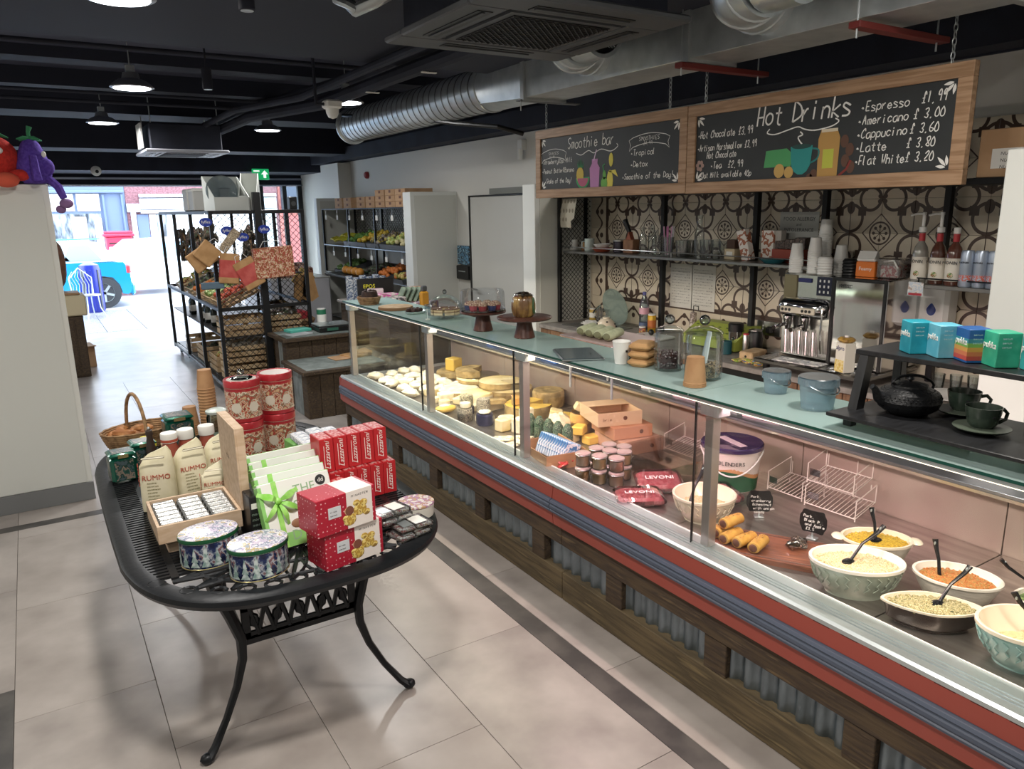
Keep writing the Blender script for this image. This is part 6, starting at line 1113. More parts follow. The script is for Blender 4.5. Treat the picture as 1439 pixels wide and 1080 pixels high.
lump(2.50, 3.48, 0, (.085, .075, .065), 'paper', 'large film-wrapped pale joint right of the post', .15); block(2.66, 3.62, 0, .12, .10, .07, .5, 'yellow', 'golden block behind the wrapped joint'); block(2.58, 3.64, .0, .08, .08, .11, .9, 'cream', 'cream block leaning behind the post', tilt=.2); wheel(2.62, 3.40, 0, .075, .14, 'orange', 'pinkish tall drum beside the wrapped joint', rind='orange', film=True); block(2.60, 3.40, .145, .05, .09, .05, 1.1, 'cream', 'pale wedge on the pinkish drum', tilt=.5)
for i, (x, y) in enumerate(((2.56, 3.24), (2.48, 3.33), (2.52, 3.30))): block(x, y, .0 + .05 * (i == 2), .09, .07, .05, .3 * i, 'yellow' if i != 1 else 'cream', ['yellow slab left of the card boxes', 'cream slab in front of the wrapped joint', 'yellow slab stacked behind the herb logs'][i])
# on the steel worktop behind
for i, (x, y, rz, c) in enumerate(((2.90, 3.0, .2, 'paper'), (2.90, 2.75, .1, 'pink'), (2.91, 2.5, -.1, 'paper'), (2.90, 2.28, .15, 'pink'))):
    o = thing('paper_stack', 'printed %s sheet pile on the steel worktop, %s from the left' % (('white', 'pink')[i % 2], ORD[i]), 'paper', (x, y, .9058), rz, 'sheet piles on the worktop'); G().bb(-.10, .10, -.10, .10, 0, .008, .001).make('sheets', mat('pink_paper', 'D8BEC2', .7) if i % 2 else M_paper, o, smooth=0)
    g = G(); [hand(g, 'msunemonsm', -.08, .06 - .02 * k, .009, TR((0, 0, .0086)), w=.0013) for k in range(6)]; g.make('printing', mat('pale_grey_print', '8A8488', .7), o, smooth=0)
for i, (x, y, w) in enumerate(((2.88, 4.35, .22), (2.88, 4.02, .2), (2.88, 4.85, .1))):
    o = thing('blue_tray', ['long blue cutting board lying behind the cheeses', 'blue cutting board nearer the post', 'crumpled blue bag behind the wheels'][i], 'board' if i < 2 else 'bag', (x, y, .906), 1.45); M_bl = mat('bright_blue', '4A7AC8', .4)
    if i < 2: G().bb(-w * .7, w * .7, -.09, .09, 0, .012, .004).make('board', M_bl, o); G().box(w * .5, w * .6, -.04, .04, .0122, .013).make('grip_slot', M_dark, o, smooth=0)
    else: G().ell((0, 0, .03), (.07, .05, .03), 12, 7, wob=.3).make('bag', M_bl, o)
for i, y in enumerate((4.2, 4.16)): o = thing('sauce_bottle', ['small clear bottle on the blue board', 'second small bottle on the blue board'][i], 'bottle', (2.84 + .05 * i, y - .03, .9185)); G().lathe([(.014, 0), (.015, .005), (.015, .045), (.007, .055), (.007, .065), (0, .066)], 14).make('body', mat('bottle_olive', '8A8A60', .3), o); G().lathe([(.008, .066), (.008, .076), (0, .076)], 12).make('cap', M_w, o)
# ---------- back counter, coffee machine, shelf goods ----------
CZ, SZ, SX = .9005, 1.5255, 4.07
def cy(p): return p[1]
def glassware(loc, label, prof, name='drinking_glass', m=None, grp=None, rot=0, cat='glass'):
    o = thing(name, label, cat, loc, rot, grp); G().lathe(prof, 20).make('glass_wall', m or glass('bar_glass', 'F0F4F4', .08, fr=.7), o); return o
M_esp = mat('machine_steel', 'C9C9C6', .22, 1); M_chr = mat('chrome', 'DADADA', .08, 1); M_scr = mat('machine_screen', '23265A', .2, emit=.1)
em = thing('espresso_machine', 'chrome espresso machine with keypad, button bar and steel drip tray', 'coffee machine', (3.85, 2.335, CZ))
G().bb(.04, .40, .34, .70, .08, .585, .008).make('body', M_esp, em); G().bb(.0, .40, .0, .335, .08, .585, .006).make('boiler_panel', M_chr, em)
G().bb(-.008, .0, .0, .02, .08, .585, .002).bb(-.008, .0, .315, .335, .08, .585, .002).bb(-.008, .0, .02, .315, .565, .585, .002).make('panel_trim', M_dark, em)
G().lathe([(.0, -.16), (.045, -.155), (.058, -.13), (.058, .13), (.045, .155), (0, .16)], 24, M=TR((.02, .52, .385), (PI / 2, 0, 0))).make('brew_head_cover', M_chr, em)
q = G().bb(-.046, -.036, .41, .65, .355, .395, .004).make('button_bar', mat('button_cream', 'D8D0BC', .3), em)
for k, y in enumerate((.63, .605, .58, .49, .465, .44)): G().lathe([(0, 0), (.009, 0), (.009, .003), (0, .003)], 12, M=TR((-.046, y, .375), (0, -PI / 2, 0))).make('button', M_dark, q)
G().bb(.030, .039, .36, .46, .465, .575, .002).make('keypad', mat('keypad_navy', '1E2238', .4), em)
for i in range(3):
    for j in range(3): G().bb(.0265, .0295, .375 + i * .028, .385 + i * .028, .48 + j * .032, .495 + j * .032, .001).make('key', M_w, em)
G().bb(.030, .039, .50, .59, .535, .56, .002).make('display', M_scr, em); G().bb(.030, .041, .60, .69, .40, .575, .002).make('side_plate', mat('gilt_plate', '8E8468', .3, .6), em)
for y in (.62, .50): G().tube([(.0, y, .33), (0, y, .30), (0, y, .25)], [.03, .028, .014], 14).tube([(0, y, .285), (-.05, y, .282), (-.13, y, .27)], [.012, .011, .014], 10).make('group_head', M_chr, em)
G().tube([(-.02, .36, .42), (-.05, .355, .40), (-.055, .35, .22), (-.045, .35, .14)], .006, 8).make('steam_wand', M_chr, em); G().lathe([(.02, 0), (.022, .01), (.02, .03), (.014, .034)], 16, M=TR((-.02, .36, .40), (0, -PI / 2, 0))).make('steam_tap', M_chr, em)
g = G()
for k in range(10): g.tube([(-.01 + .004 * (-1) ** k, .40 + k * .024, .11), (-.01 - .004 * (-1) ** k, .41 + k * .024, .25)], .007, 6)
for k in range(1): pass
q = g.make('ribbed_splash', M_esp, em); q['kind'] = 'stuff'
G().bb(-.16, .38, .0, .74, .045, .075, .008).make('drip_tray', M_esp, em)
for k in range(14): G().box(-.15, -.02, .02 + k * .05, .025 + k * .05, .0755, .079).make('grate_slat', M_steel, em, smooth=0)
for y in (.05, .68):
    for x in (-.1, .3): G().lathe([(.018, 0), (.022, .01), (.02, .045)], 12).make('foot', M_dark, em, (x, y, 0))
text('MESC', .03, M_text, em, FX(-.0085, .25, .535), 'lettering')
# things on top of the machine
TZ_ = CZ + .5855
def cupsU(x, y, z, n, lab, r0=.03, r1=.04, h=.09, st_=.012):
    for k in range(n):
        l = (x, y, z + k * st_)
        if k == 0: f = thing('takeaway_cup', lab + ', first from the bottom', 'cup', l, 0, 'white takeaway cups on the machine'); G().lathe([(r1, 0), (r1 + .002, .002), (r1 + .002, .006), (r1, .008), (r0, h), (r0 - .003, h + .002), (0, h)], 20).make('cup_wall', M_w, f)
        else: dup(f, l, label=lab + ', %s from the bottom' % ORD[k])
cupsU(3.93, 2.985, TZ_, 8, 'white cup in the left stack on the machine'); cupsU(3.96, 2.88, TZ_, 11, 'white cup in the middle stack on the machine'); cupsU(4.12, 2.93, TZ_, 18, 'white cup in the tall rear stack', .03, .04, .09, .013); cupsU(4.10, 2.80, TZ_, 7, 'white cup in the short rear stack')
for k in range(6):
    l = (3.93, 2.785, TZ_ + k * .016)
    if k == 0: f = thing('cup_lid', 'white cup lid in the pile on the machine, first from the bottom', 'lid', l, 0, 'white lids on the machine'); G().lathe([(.040, 0), (.043, .004), (.041, .012), (.032, .022), (0, .024)], 22).make('lid_shell', M_w, f)
    else: dup(f, l, label='white cup lid in the pile on the machine, %s from the bottom' % ORD[k])
for k in range(5):
    l = (4.0, 2.665, TZ_ + k * .018)
    if k == 0: f = thing('dark_cup_lid', 'black cup lid in the pile on the machine, first from the bottom', 'lid', l, 0, 'black lids on the machine'); G().lathe([(.044, 0), (.047, .004), (.045, .012), (.036, .022), (0, .024)], 22).make('lid_shell', M_dark, f)
    else: dup(f, l, label='black cup lid in the pile on the machine, %s from the bottom' % ORD[k])
M_org = mat('orange_carton', 'D8742A', .45)
o = thing('orange_carton', 'orange gable-top carton with white lettering on the machine', 'carton', (3.98, 2.545, TZ_), .1); G().bb(-.03, .03, -.055, .055, 0, .085, .003).make('carton', M_org, o); G().bb(-.03, .03, -.055, .055, .0852, .105, .006).prism([(-.03, 0), (.03, 0), (.006, .04), (-.006, .04)], -.05, .05, TR((0, 0, .103), (PI / 2, 0, 0))).make('white_top', M_w, o); text('Foamy', .028, wt, o, FX(-.031, 0, .045), 'lettering')
o = thing('clear_box', 'clear lidded box with white scoop on the right of the machine', 'box', (4.0, 2.405, TZ_), .05); G().bb(-.06, .06, -.065, .065, 0, .11, .006).make('box', glass('box_clear', 'E6E2E0', .16, .1), o); G().bb(-.045, .045, -.05, .05, .004, .07, .004).make('sugar_sachets', blots('sachets', ['C9B8B4', 'B0505A', 'DCD4D0', 'A8A0A8'], 30, .6), o); G().tube([(-.05, .03, .09), (-.062, -.03, .10), (-.07, -.06, .06)], .005, 6).make('scoop', M_w, o)
# alcove shelf goods, left to right
def mug(x, y, z, r, h, m, label, hd=1):
    o = thing('mug', label, 'mug', (x, y, z), R_.uniform(0, 6)); G().lathe([(r * .9, 0), (r, .005), (r, h), (r - .004, h), (r - .005, .008), (0, .007)], 22).make('body', m, o)
    G().tube([(r - .003, 0, h * .8), (r + .022, 0, h * .75), (r + .024, 0, h * .35), (r - .003, 0, h * .2)], .005, 7).make('handle', m, o); return o
def sy(px, py=368, X=4.07): return 0
mug(SX, (4.070, 5.424, 1.518)[1], SZ, .036, .09, M_w, 'white mug at the left end of the alcove shelf'); mug(SX + .02, (4.070, 5.280, 1.505)[1], SZ, .036, .07, mat('mug_amber', 'A8804A', .4, c2='6A4030', ns=20), 'patterned amber mug beside the white mug'); mug(SX - .02, (4.070, 5.170, 1.528)[1], SZ, .042, .105, mat('mug_pale', 'B8C4BE', .3), 'pale enamel mug, third on the alcove shelf')
y = (4.070, 4.988, 1.517)[1]; o = thing('red_bowl', 'flat terracotta bowl under a white dish on the shelf', 'bowl', (SX - .03, y, SZ)); G().lathe([(.05, 0), (.06, .004), (.085, .035), (.082, .035), (.055, .01), (0, .009)], 26).make('bowl', mat('terracotta', 'A84E34', .5), o)
o = thing('white_dish', 'white dish stacked in the terracotta bowl', 'bowl', (SX - .03, y, SZ + .036)); G().lathe([(.05, 0), (.055, .004), (.075, .03), (.072, .03), (.05, .01), (0, .009)], 26).make('bowl', M_w, o)
o = thing('metal_canister', 'short dark glossy canister on the alcove shelf', 'canister', (SX + .03, (4.070, 4.832, 1.523)[1], SZ)); G().lathe([(.05, 0), (.055, .004), (.055, .085), (.05, .09), (0, .09)], 26).make('body', mat('dark_gloss', '4A4650', .12, .7), o); G().lathe([(.054, .088), (.057, .09), (.057, .10), (.04, .104), (0, .104)], 26).make('lid', M_steel, o)
o = thing('brown_caddy', 'brown caddy with dark grinder handle leaning out of it', 'caddy', (SX, (4.070, 4.648, 1.531)[1], SZ)); G().bb(-.045, .045, -.06, .06, 0, .11, .004).make('box', mat('caddy_brown', '8A6244', .6, c2='6A4630', ns=12), o); G().tube([(0, .0, .10), (0, .03, .16), (0, .09, .26)], [.012, .018, .022], 10).make('grinder_handle', M_dark, o); G().prism([(-.03, .11), (.03, .11), (.0, .17)], -.02, .02, FX(-.02, 0, 0)).make('card_peak', mat('rust_card', '8A4A34', .6), o, smooth=0)
for i, (px, r, h) in enumerate(((4.521, .03, .21), (4.448, .034, .23), (4.368, .036, .19), (4.298, .034, .15))):
    glassware((SX + .03 * (i % 2), px, SZ), ['narrow glass bottle left of the straws', 'tall glass bottle left of the straws', 'round-shouldered glass bottle by the straws', 'short glass tumbler by the straws'][i], [(0, .004), (r * .9, 0), (r, .006), (r, h * .6), (r * .42, h * .8), (r * .42, h)] if i < 3 else [(0, .004), (r * .8, 0), (r, h)], 'glass_bottle', grp='glass bottles on the alcove shelf', cat='bottle')
y = (4.070, 4.206, 1.548)[1]; glassware((SX - .03, y, SZ), 'tall glass holding pink and white straws', [(0, .004), (.034, 0), (.043, .14), (.041, .14), (.032, .006), (0, .006)], 'straw_glass')
for k in range(14):
    a = k * .9; q = .022; o_ = ('pink', 'D886B8') if k % 3 else ('white', 'D8D4DC')
    s_ = thing('straw', '%s paper straw in the tall glass, %s round' % (o_[0], ORD[k]), 'straw', (SX - .03 + q * math.cos(a), y + q * math.sin(a), SZ + .008), 0, 'straws in the glass'); G().tube([(0, 0, 0), (.018 * math.cos(a), .018 * math.sin(a), .21)], .0035, 6).make('tube', mat('straw_' + o_[0], o_[1], .5), s_)
for i, (px, n, r, h) in enumerate(((4.036, 4, .045, .12), (3.896, 1, .034, .30), (3.808, 3, .036, .13), (3.735, 2, .034, .12))):
    y = px
    for k in range(n if i != 1 else 1): glassware((SX + (.04 if k % 2 else -.03), y + .0 + (.035 if k > 1 else 0), SZ + 0), ['clear plastic cup in the cluster, %s', 'tall glass carafe %s', 'smoothie glass, %s of the cluster', 'small tumbler, %s by the boxes'][i] % (ORD[k] if i != 1 else 'in the middle of the shelf'), [(0, .004), (r * .75, 0), (r * .8, .004), (r, h), (r * .97, h)] if i != 1 else [(0, .005), (r, 0), (r * 1.05, .01), (r * 1.05, .17), (r * .6, .22), (r * .5, .27), (r * .75, .30)], ['plastic_cup', 'carafe', 'smoothie_glass', 'tumbler'][i], glass('cup_frost', 'E2E4E2', .2, .15) if i == 0 else None, 'glasses on the alcove shelf')
def carton(px, w, d, h, m, label, dx=0, rot=(0, 0, 0), z=SZ, name='carton', X=4.07, extra=None):
    o = thing(name, label, 'box', (X + dx, px, z), rot); G().bb(-d / 2, d / 2, -w / 2, w / 2, 0, h, .002).make('carton', m, o)
    if extra: G().box(-d / 2 - .001, -d / 2, -w * .3, w * .3, h * .3, h * .75).make('label', extra, o, smooth=0)
    return o
M_bis2 = blots('biscuit_carton', ['E8E2DA', 'E8E2DA', 'A8684C', 'E8E2DA', 'D8CCC0'], 14, .5); M_pap2 = mat('grey_paper', 'B4B0A8', .6)
carton((4.070, 3.605, 1.524)[1], .09, .08, .075, mat('beige_box', 'C8B898', .6), 'small beige box with a white label on the shelf', extra=M_paper); carton((4.070, 3.605, 1.524)[1], .07, .06, .06, mat('dark_brown_bag', '4A3428', .7), 'dark crumpled bag on the small beige box', z=SZ + .076)
carton((4.070, 3.470, 1.526)[1], .075, .05, .21, M_bis2, 'white biscuit carton leaning left on the shelf', rot=(-.30, 0, 0), z=SZ + .0); carton((4.070, 3.375, 1.530)[1], .10, .06, .20, M_bis2, 'upright white biscuit carton behind the leaning one', dx=.09); carton((4.070, 3.352, 1.532)[1] - .03, .09, .05, .2, mat('plain_carton', 'B8B2AA', .6), 'plain grey carton right of the biscuit cartons', dx=.10)
o = carton((4.070, 3.162, 1.541)[1], .24, .11, .085, mat('brick_red_box', '9A4230', .5), 'brick-red drawer box on the right of the shelf', dx=.05); 
for k in range(3): o = thing('dark_bar_pile', 'dark foil bar pile on the red box, %s from the left' % ORD[k], 'packet', (4.12, (4.070, 3.162, 1.541)[1] + .08 - .075 * k, SZ + .086), .2, 'dark foil bars'); G().bb(-.04, .04, -.034, .034, 0, .05 + .012 * k, .003).make('packet', blots('dark_foil', ['3A2E2C', '5A4A44', '2A2422', '7A6A60'], 26, .3), o)
o = thing('teal_plate', 'teal shallow dish at the front of the shelf', 'dish', (4.0, (4.000, 3.214, 1.515)[1], SZ)); G().lathe([(.05, 0), (.055, .003), (.085, .03), (.08, .03), (.05, .008), (0, .007)], 26, sy=1.15).make('dish', mat('teal_dish', '2A6A74', .25, coat=.4), o)
# right-hand shelf: syrups and cans
RS = 1.4805
def syrup(px, c, lab, pump, X=3.92):
    y = px; o = thing('syrup_bottle', lab, 'bottle', (X, y, RS), 0, 'syrup bottles'); G().lathe([(.034, 0), (.037, .005), (.037, .155), (.03, .185), (.015, .21), (.0135, .26), (0, .262)], 24).make('bottle', mat('syrup_' + c, c, .08, trans=.0, coat=1), o)
    G().lathe([(.0375, .02), (.0378, .02), (.0378, .135), (.0375, .135)], 24).make('label', mat('cream_lab', 'E0DACE', .5), o); text('MONIN', .022, M_text, o, FX(-.0384, 0, .112), 'lettering'); G().lathe([(.0145, .215), (.0155, .216), (.0145, .255)], 18).make('neck_label', mat('neck_red', 'C03A40', .4), o)
    G().ell((0, 0, 0), (.002, .016, .014), 10, 6).make('fruit_picture', blots('fruit_print', ['A85A3A', '5A8A4A', 'D8C8A8', '8A4A34'], 60, .5), o, (-.037, -.006, .05))
    if pump: G().lathe([(.017, .26), (.019, .263), (.018, .285), (.008, .288), (.008, .345), (.010, .347), (.010, .36), (0, .362)], 16).tube([(0, 0, .353), (-.01, .03, .353), (-.02, .06, .345)], [.007, .006, .005], 8).make('pump', M_w, o)
    else: G().lathe([(.0155, .255), (.0165, .258), (.0165, .285), (0, .287)], 16).make('cap', M_w, o)
syrup(2.219, '9A9890', 'clear vanilla syrup bottle with white pump, leftmost', True); syrup(2.126, '5E3A2E', 'brown syrup bottle with white pump, middle', True); syrup(2.044, '6A4034', 'brown syrup bottle with white screw cap', False)
for i, px in enumerate((1.959, 1.899, 1.841)):
    o = thing('silver_can', 'tall pale blue-grey can on the right shelf, %s from the left' % ORD[i], 'can', (3.88 + .01 * i, px, RS), 0, 'tall cans'); G().lathe([(.027, 0), (.031, .006), (.031, .165), (.026, .178), (0, .178)], 24).make('can', mat('can_blue', 'A9B4C4', .3, .5), o); text('MONIN', .013, M_text, o, FX(-.0315, 0, .12), 'lettering'); G().lathe([(.0313, .03), (.0315, .03), (.0315, .06), (.0313, .06)], 24).make('fruit_band', blots('can_fruit', ['B85048', 'A9B4C4', 'C86858', 'A9B4C4'], 60, .4), o)
o = thing('shelf_ticket', 'small printed ticket clipped to the right shelf edge', 'ticket', (3.845, (3.840, 2.183, 1.495)[1], 1.44)); G().box(-.002, 0, -.04, .04, -.02, .05).make('card', blots('ticket_print', ['E4E2E0', 'C8D2DC', 'E4E2E0', 'B8A8A0'], 40, .5), o, smooth=0); G().box(-.0028, -.002, -.035, .035, -.018, -.006).make('red_strip', mat('ticket_red', 'B03440', .5), o, smooth=0)
# wall fittings
def dispenser(px, m, lab, z=1.17, w=.16, h=.27):
    y = px; o = thing('towel_dispenser', lab, 'dispenser', (4.276, y, z)); G().bb(-.12, 0, -w / 2, w / 2, 0, h, .02).make('case', m, o); n = 20; P_ = [(.026 * math.sin(t) * (1 if math.cos(t) > 0 else 1) * (1 - .55 * max(0, -math.cos(t))), -.034 * math.cos(t)) for t in [2 * PI * k / n for k in range(n)]]
    G().prism(P_, 0, .002, FX(-.1205, 0, h * .38)).make('blue_window', mat('drop_blue', '1E3A86', .2), o); return o
dispenser(2.260, M_w, 'white towel dispenser with blue drop window under the right shelf', 1.2, .17, .30); dispenser(2.524, mat('black_disp', '1A1B20', .25), 'black dispenser with dark drop window beside the machine', 1.05, .22, .38)
o = thing('allergy_notice', 'paper notice reading FOOD ALLERGY and INTOLERANCE above the cups', 'notice', (4.274, (4.270, 3.245, 1.739)[1], 1.58)); G().bb(-.0016, .0, -.15, .15, 0, .26, .0004).make('sheet', mat('notice_paper', 'B9BCB8', .6), o)
for s, z in (('FOOD ALLERGY', .215), ('and', .18), ('INTOLERANCE', .145)): text(s, .034 if z != .18 else .028, mat('notice_ink', '4A4C4E', .7), o, FX(-.0022, 0, z), 'lettering', depth=.0003)
for i, px in enumerate((4.292, 4.060)):
    o = thing('wall_notice', ['left typed sheet taped to the tiles under the shelf', 'right typed sheet taped to the tiles under the shelf'][i], 'notice', (4.274, px, 1.11)); G().bb(-.0016, 0, -.12, .12, 0, .34, .0004).make('sheet', mat('sheet_pale', 'D0CEC6', .6), o); g = G()
    for k in range(13): hand(g, 'msunemonismeu'[k % 4:][:9], -.10, .30 - k * .022, .010, FX(-.0021, 0, 0), w=.0012, fit=.2)
    g.make('typed_lines', mat('notice_ink', '', .7), o, smooth=0)
o = thing('power_socket', 'steel double socket with black plug on the tiles', 'socket', (4.276, (4.280, 3.431, 1.156)[1], 1.0)); G().bb(-.012, 0, -.10, .10, 0, .10, .003).make('plate', M_steel, o); G().bb(-.05, -.0125, -.05, .0, .02, .07, .01).make('plug', M_dark, o)
for z in (.04, .06): G().box(-.0135, -.0122, .04, .05, z, z + .012).make('switch', M_w, o, smooth=0)
o = thing('box_on_top', 'cardboard box with printed label on the black top shelf', 'box', (4.02, 1.82, 2.0005), .05); G().bb(-.12, .2, -.22, .16, 0, .22, .003).make('carton', M_card, o); G().box(-.1215, -.12, -.14, .10, .04, .13).make('label', M_paper, o, smooth=0); g = G(); [hand(g, 'NUMINSTER'[:8], -.06, .1 - .03 * k, .014, FX(-.122, 0, .0) , w=.002, fit=.14) for k in range(3)]; g.make('label_print', M_text, o, smooth=0)
o = thing('roll_labels', 'sheet of printed loyalty stickers hanging below the smoothie board', 'paper', (3.93, (3.930, 5.299, 1.929)[1], 1.965)); A = []; B = []
for k in range(10): t = k / 9; A.append((-.03 * math.sin(t * 2.2), .11, -.24 * t)); B.append((-.03 * math.sin(t * 2.2), -.11 + (.05 if t > .75 else 0), -.24 * t))
G().strip(A, B).make('sheet', mat('sticker_sheet', 'B9B2A0', .7), o); 
for r in range(3):
    for c in range(5 if r < 2 else 3): G().ell((-.03 * math.sin((.12 + .3 * r) * 2.2) - .002, .088 - .042 * c, -.24 * (.12 + .3 * r)), (.001, .012, .018), 8, 5).make('sticker', mat('sticker_brown', '8A8272', .7), o)
# counter goods
sk = thing('sink', 'stainless steel sink with swan tap set in the back counter', 'sink', (4.0, 5.0, CZ)); G().bb(-.18, .16, -.28, .26, .0, .006, .002).make('flange', M_steel, sk); G().box(-.14, .12, -.04, .22, .0062, .007).make('basin', mat('basin_steel', '8E9092', .3, .9), sk, smooth=0)  # basin is a flat plate in darker steel than the flange
for y in range(6): G().box(-.14, .12, -.25 + y * .035, -.24 + y * .035, .0062, .009).make('drain_rib', M_steel, sk, smooth=0)
G().tube([(.13, .1, 0), (.13, .1, .12), (.10, .08, .16), (.02, .05, .13), (.0, .05, .11)], .009, 8).make('tap', M_chr, sk); G().tube([(.13, .15, .0), (.13, .15, .03), (.13, .19, .05)], .007, 8).make('tap_lever', M_chr, sk)
def at(p, z=CZ): return (p[0], p[1], z)
def can(loc, r, h, m, lab, name='tin_can', lid=M_w, cat='can', band=None):
    o = thing(name, lab, cat, loc); G().lathe([(r * .95, 0), (r, .003), (r, h), (r * .96, h + .002), (0, h + .002)], 22).make('body', m, o); G().lathe([(r * .9, h + .002), (r * .92, h + .012), (0, h + .013)], 20).make('lid', lid, o)
    if band: G().lathe([(r + .0004, h * .3), (r + .0006, h * .3), (r + .0006, h * .75), (r + .0004, h * .75)], 22).make('label_band', band, o)
    return o
can((4.18, 5.28, CZ), .032, .10, mat('yellow_pot', 'B89A4A', .4), 'small yellow labelled jar by the mesh end panel', 'jar', band=M_paper, cat='jar')
o = thing('drying_cloth', 'crumpled white cloth on the sink drainer', 'cloth', (3.93, 4.98, CZ + .0095)); G().ell((0, 0, .022), (.07, .10, .024), 18, 9, wob=.25).make('cloth', mat('white_cloth', 'D6D4CE', .8), o)
o = thing('spotted_bowl', 'upturned cream bowl with black spots on the drainer', 'bowl', (3.93, 4.79, CZ + .0095)); G().lathe([(.085, 0), (.085, .006), (.075, .05), (.045, .085), (.03, .09), (.03, .1), (0, .1)], 30).make('bowl', M_crg, o)
for k in range(12): a = k * 1.3; z = .025 + .022 * (k % 3); r = .083 - .2 * max(0, z - .02); G().ell((r * math.cos(a), r * math.sin(a), z), (.008, .008, .007), 8, 5).make('spot', M_dark, o)
o = thing('glass_platter', 'pressed glass platter standing on edge behind the sink', 'plate', (4.18, 4.92, CZ + .0095), (0, -.22, 0)); G().lathe([(0, 0), (.11, .003), (.16, .012), (.16, .016), (.1, .008), (0, .006)], 34, M=TR((0, 0, .16), (0, -PI / 2, 0))).make('platter', cloudy('platter_glass', 'DCE6E2', 'B8C8C0', .3), o)
o = thing('wire_drainer', 'steel wire cutlery drainer beside the platter', 'drainer', (4.1, 5.05, CZ + .0095)); 
for k in range(8): a = 2 * PI * k / 8; G().tube([(.04 * math.cos(a), .04 * math.sin(a), 0), (.05 * math.cos(a), .05 * math.sin(a), .12)], .0025, 5).make('wire', M_steel, o)
for z in (.01, .06, .118): G().tube([((.04 + z * .083) * math.cos(t), (.04 + z * .083) * math.sin(t), z) for t in [2 * PI * k / 16 for k in range(16)]], .0025, 5, closed=True).make('hoop', M_steel, o)
o = thing('water_bottle', 'clear plastic water bottle with pink label by the sink', 'bottle', (4.2, 4.63, CZ)); G().lathe([(.035, 0), (.04, .006), (.04, .20), (.03, .24), (.014, .28), (.014, .29)], 24).make('bottle', glass('pet', 'D4E2EA', .12, .1), o); G().lathe([(.0405, .13), (.041, .13), (.041, .18), (.0405, .18)], 24).make('label', mat('pink_label', 'D8A8B8', .5), o); G().lathe([(.0405, .03), (.041, .03), (.041, .06), (.0405, .06)], 24).make('lower_label', mat('blue_label', '5A6A8A', .5), o); G().lathe([(.015, .285), (.016, .31), (0, .312)], 16).make('cap', mat('cap_blue', '5A5E9A', .4), o)
can((4.13, 4.46, CZ), .034, .14, mat('mustard_can', 'C8A030', .3, .3), 'mustard yellow tall can right of the water bottle', band=mat('can_orange', 'B86A34', .4)); can((4.03, 4.46, CZ), .028, .05, blots('small_can', ['D8C060', '3A3A3A', 'C86A50', 'D8C060'], 50, .4), 'short patterned tin in front of the mustard can')
o = thing('tool_tray', 'white tray with dark round knob utensils on the counter', 'tray', (3.96, 4.28, CZ), .1); G().bb(-.11, .11, -.15, .15, 0, .02, .006).make('tray', M_w, o); G().ell((0, .0, .045), (.022, .022, .024), 14, 8).make('knob', M_dark, o); G().lathe([(.03, .02), (.03, .024), (0, .024)], 16, c=(-.03, .08, 0)).make('small_ring', M_steel, o)
o = thing('pepper_grinder', 'clear pepper grinder with steel crank on the counter', 'grinder', (4.2, 4.08, CZ)); G().lathe([(.03, 0), (.03, .12), (.024, .16), (.026, .2), (0, .21)], 20).make('body', blots('grinder_body', ['A89A90', '6A5A54', 'C8BEB6', '8A7A72'], 60, .3), o); G().tube([(0, 0, .2), (0, 0, .25), (0, -.05, .25), (0, -.05, .22)], .004, 6).make('crank', M_dark, o)
bb = thing('bread_box', 'lime green box with dark dotted pattern and sloping lid', 'box', (4.12, 3.72, CZ + .012), 0); poly = [(-.14, 0), (.12, 0), (.12, .15), (.02, .15), (-.14, .06)]; MB_ = Matrix(((1, 0, 0, 0), (0, 0, -1, 0), (0, 1, 0, 0), (0, 0, 0, 1)))
G().prism(poly, -.25, .25, MB_).make('box', mat('lime', '9AA84A', .45), bb, smooth=0)
for i in range(7):
    for j in range(3):
        x = -.12 + .05 * j; G().ell((x, -.21 + .07 * i + .03 * (j % 2), .06 + (x + .14) * .5625 + .001), (.009, .014, .004), 8, 5).make('dot', mat('olive_dot', '5A6A34', .6), bb)
for x in (-.1, .08):
    for y in (-.2, .2): G().lathe([(.012, 0), (.012, .014)], 8).make('foot', M_dark, bb, (x, y, -.012))
o = thing('knock_box', 'dark round end canister right of the lime box', 'canister', (4.12, 3.42, CZ)); G().lathe([(.05, 0), (.052, .006), (.052, .13), (.04, .15), (0, .15)], 22).make('body', M_dark, o); G().lathe([(.045, .15), (.045, .158), (0, .158)], 20).make('lid', M_steel, o)
o = thing('coffee_flask', 'dark cylindrical flask with steel middle on the counter', 'flask', (4.05, 3.53, CZ)); G().lathe([(.05, 0), (.052, .004), (.052, .05), (.05, .052)], 26).make('base', M_dark, o); G().lathe([(.05, .052), (.05, .14)], 26).make('steel_body', M_chr, o); G().lathe([(.052, .14), (.053, .19), (.045, .2), (0, .2)], 26).make('lid', M_dark, o)
mug(3.93, 3.50, CZ, .037, .09, mat('petrol_mug', '1E5058', .3), 'petrol blue mug in front of the flask')
can((3.98, 3.38, CZ), .02, .14, M_steel, 'slim steel shaker with red cap', 'shaker', mat('cap_red', 'B83A44', .4), 'shaker')
o = thing('scale', 'small black and steel kitchen scale in front of the socket', 'scale', (4.1, 3.22, CZ)); G().bb(-.10, .10, -.10, .10, 0, .035, .006).make('base', M_dark, o); G().bb(-.09, .09, -.09, .09, .0352, .042, .002).make('plate', M_steel, o)
o = thing('chopping_block', 'pale board with a hole leaning by the machine tray', 'board', (3.93, 3.27, CZ), .15); G().bb(-.09, .09, -.05, .05, 0, .06, .006).make('block', mat('pale_slice', '', .7), o); G().lathe([(0, 0), (.008, 0), (.008, .001), (0, .001)], 12, M=FX(-.0905, 0, .03)).make('hole', M_dark, o)
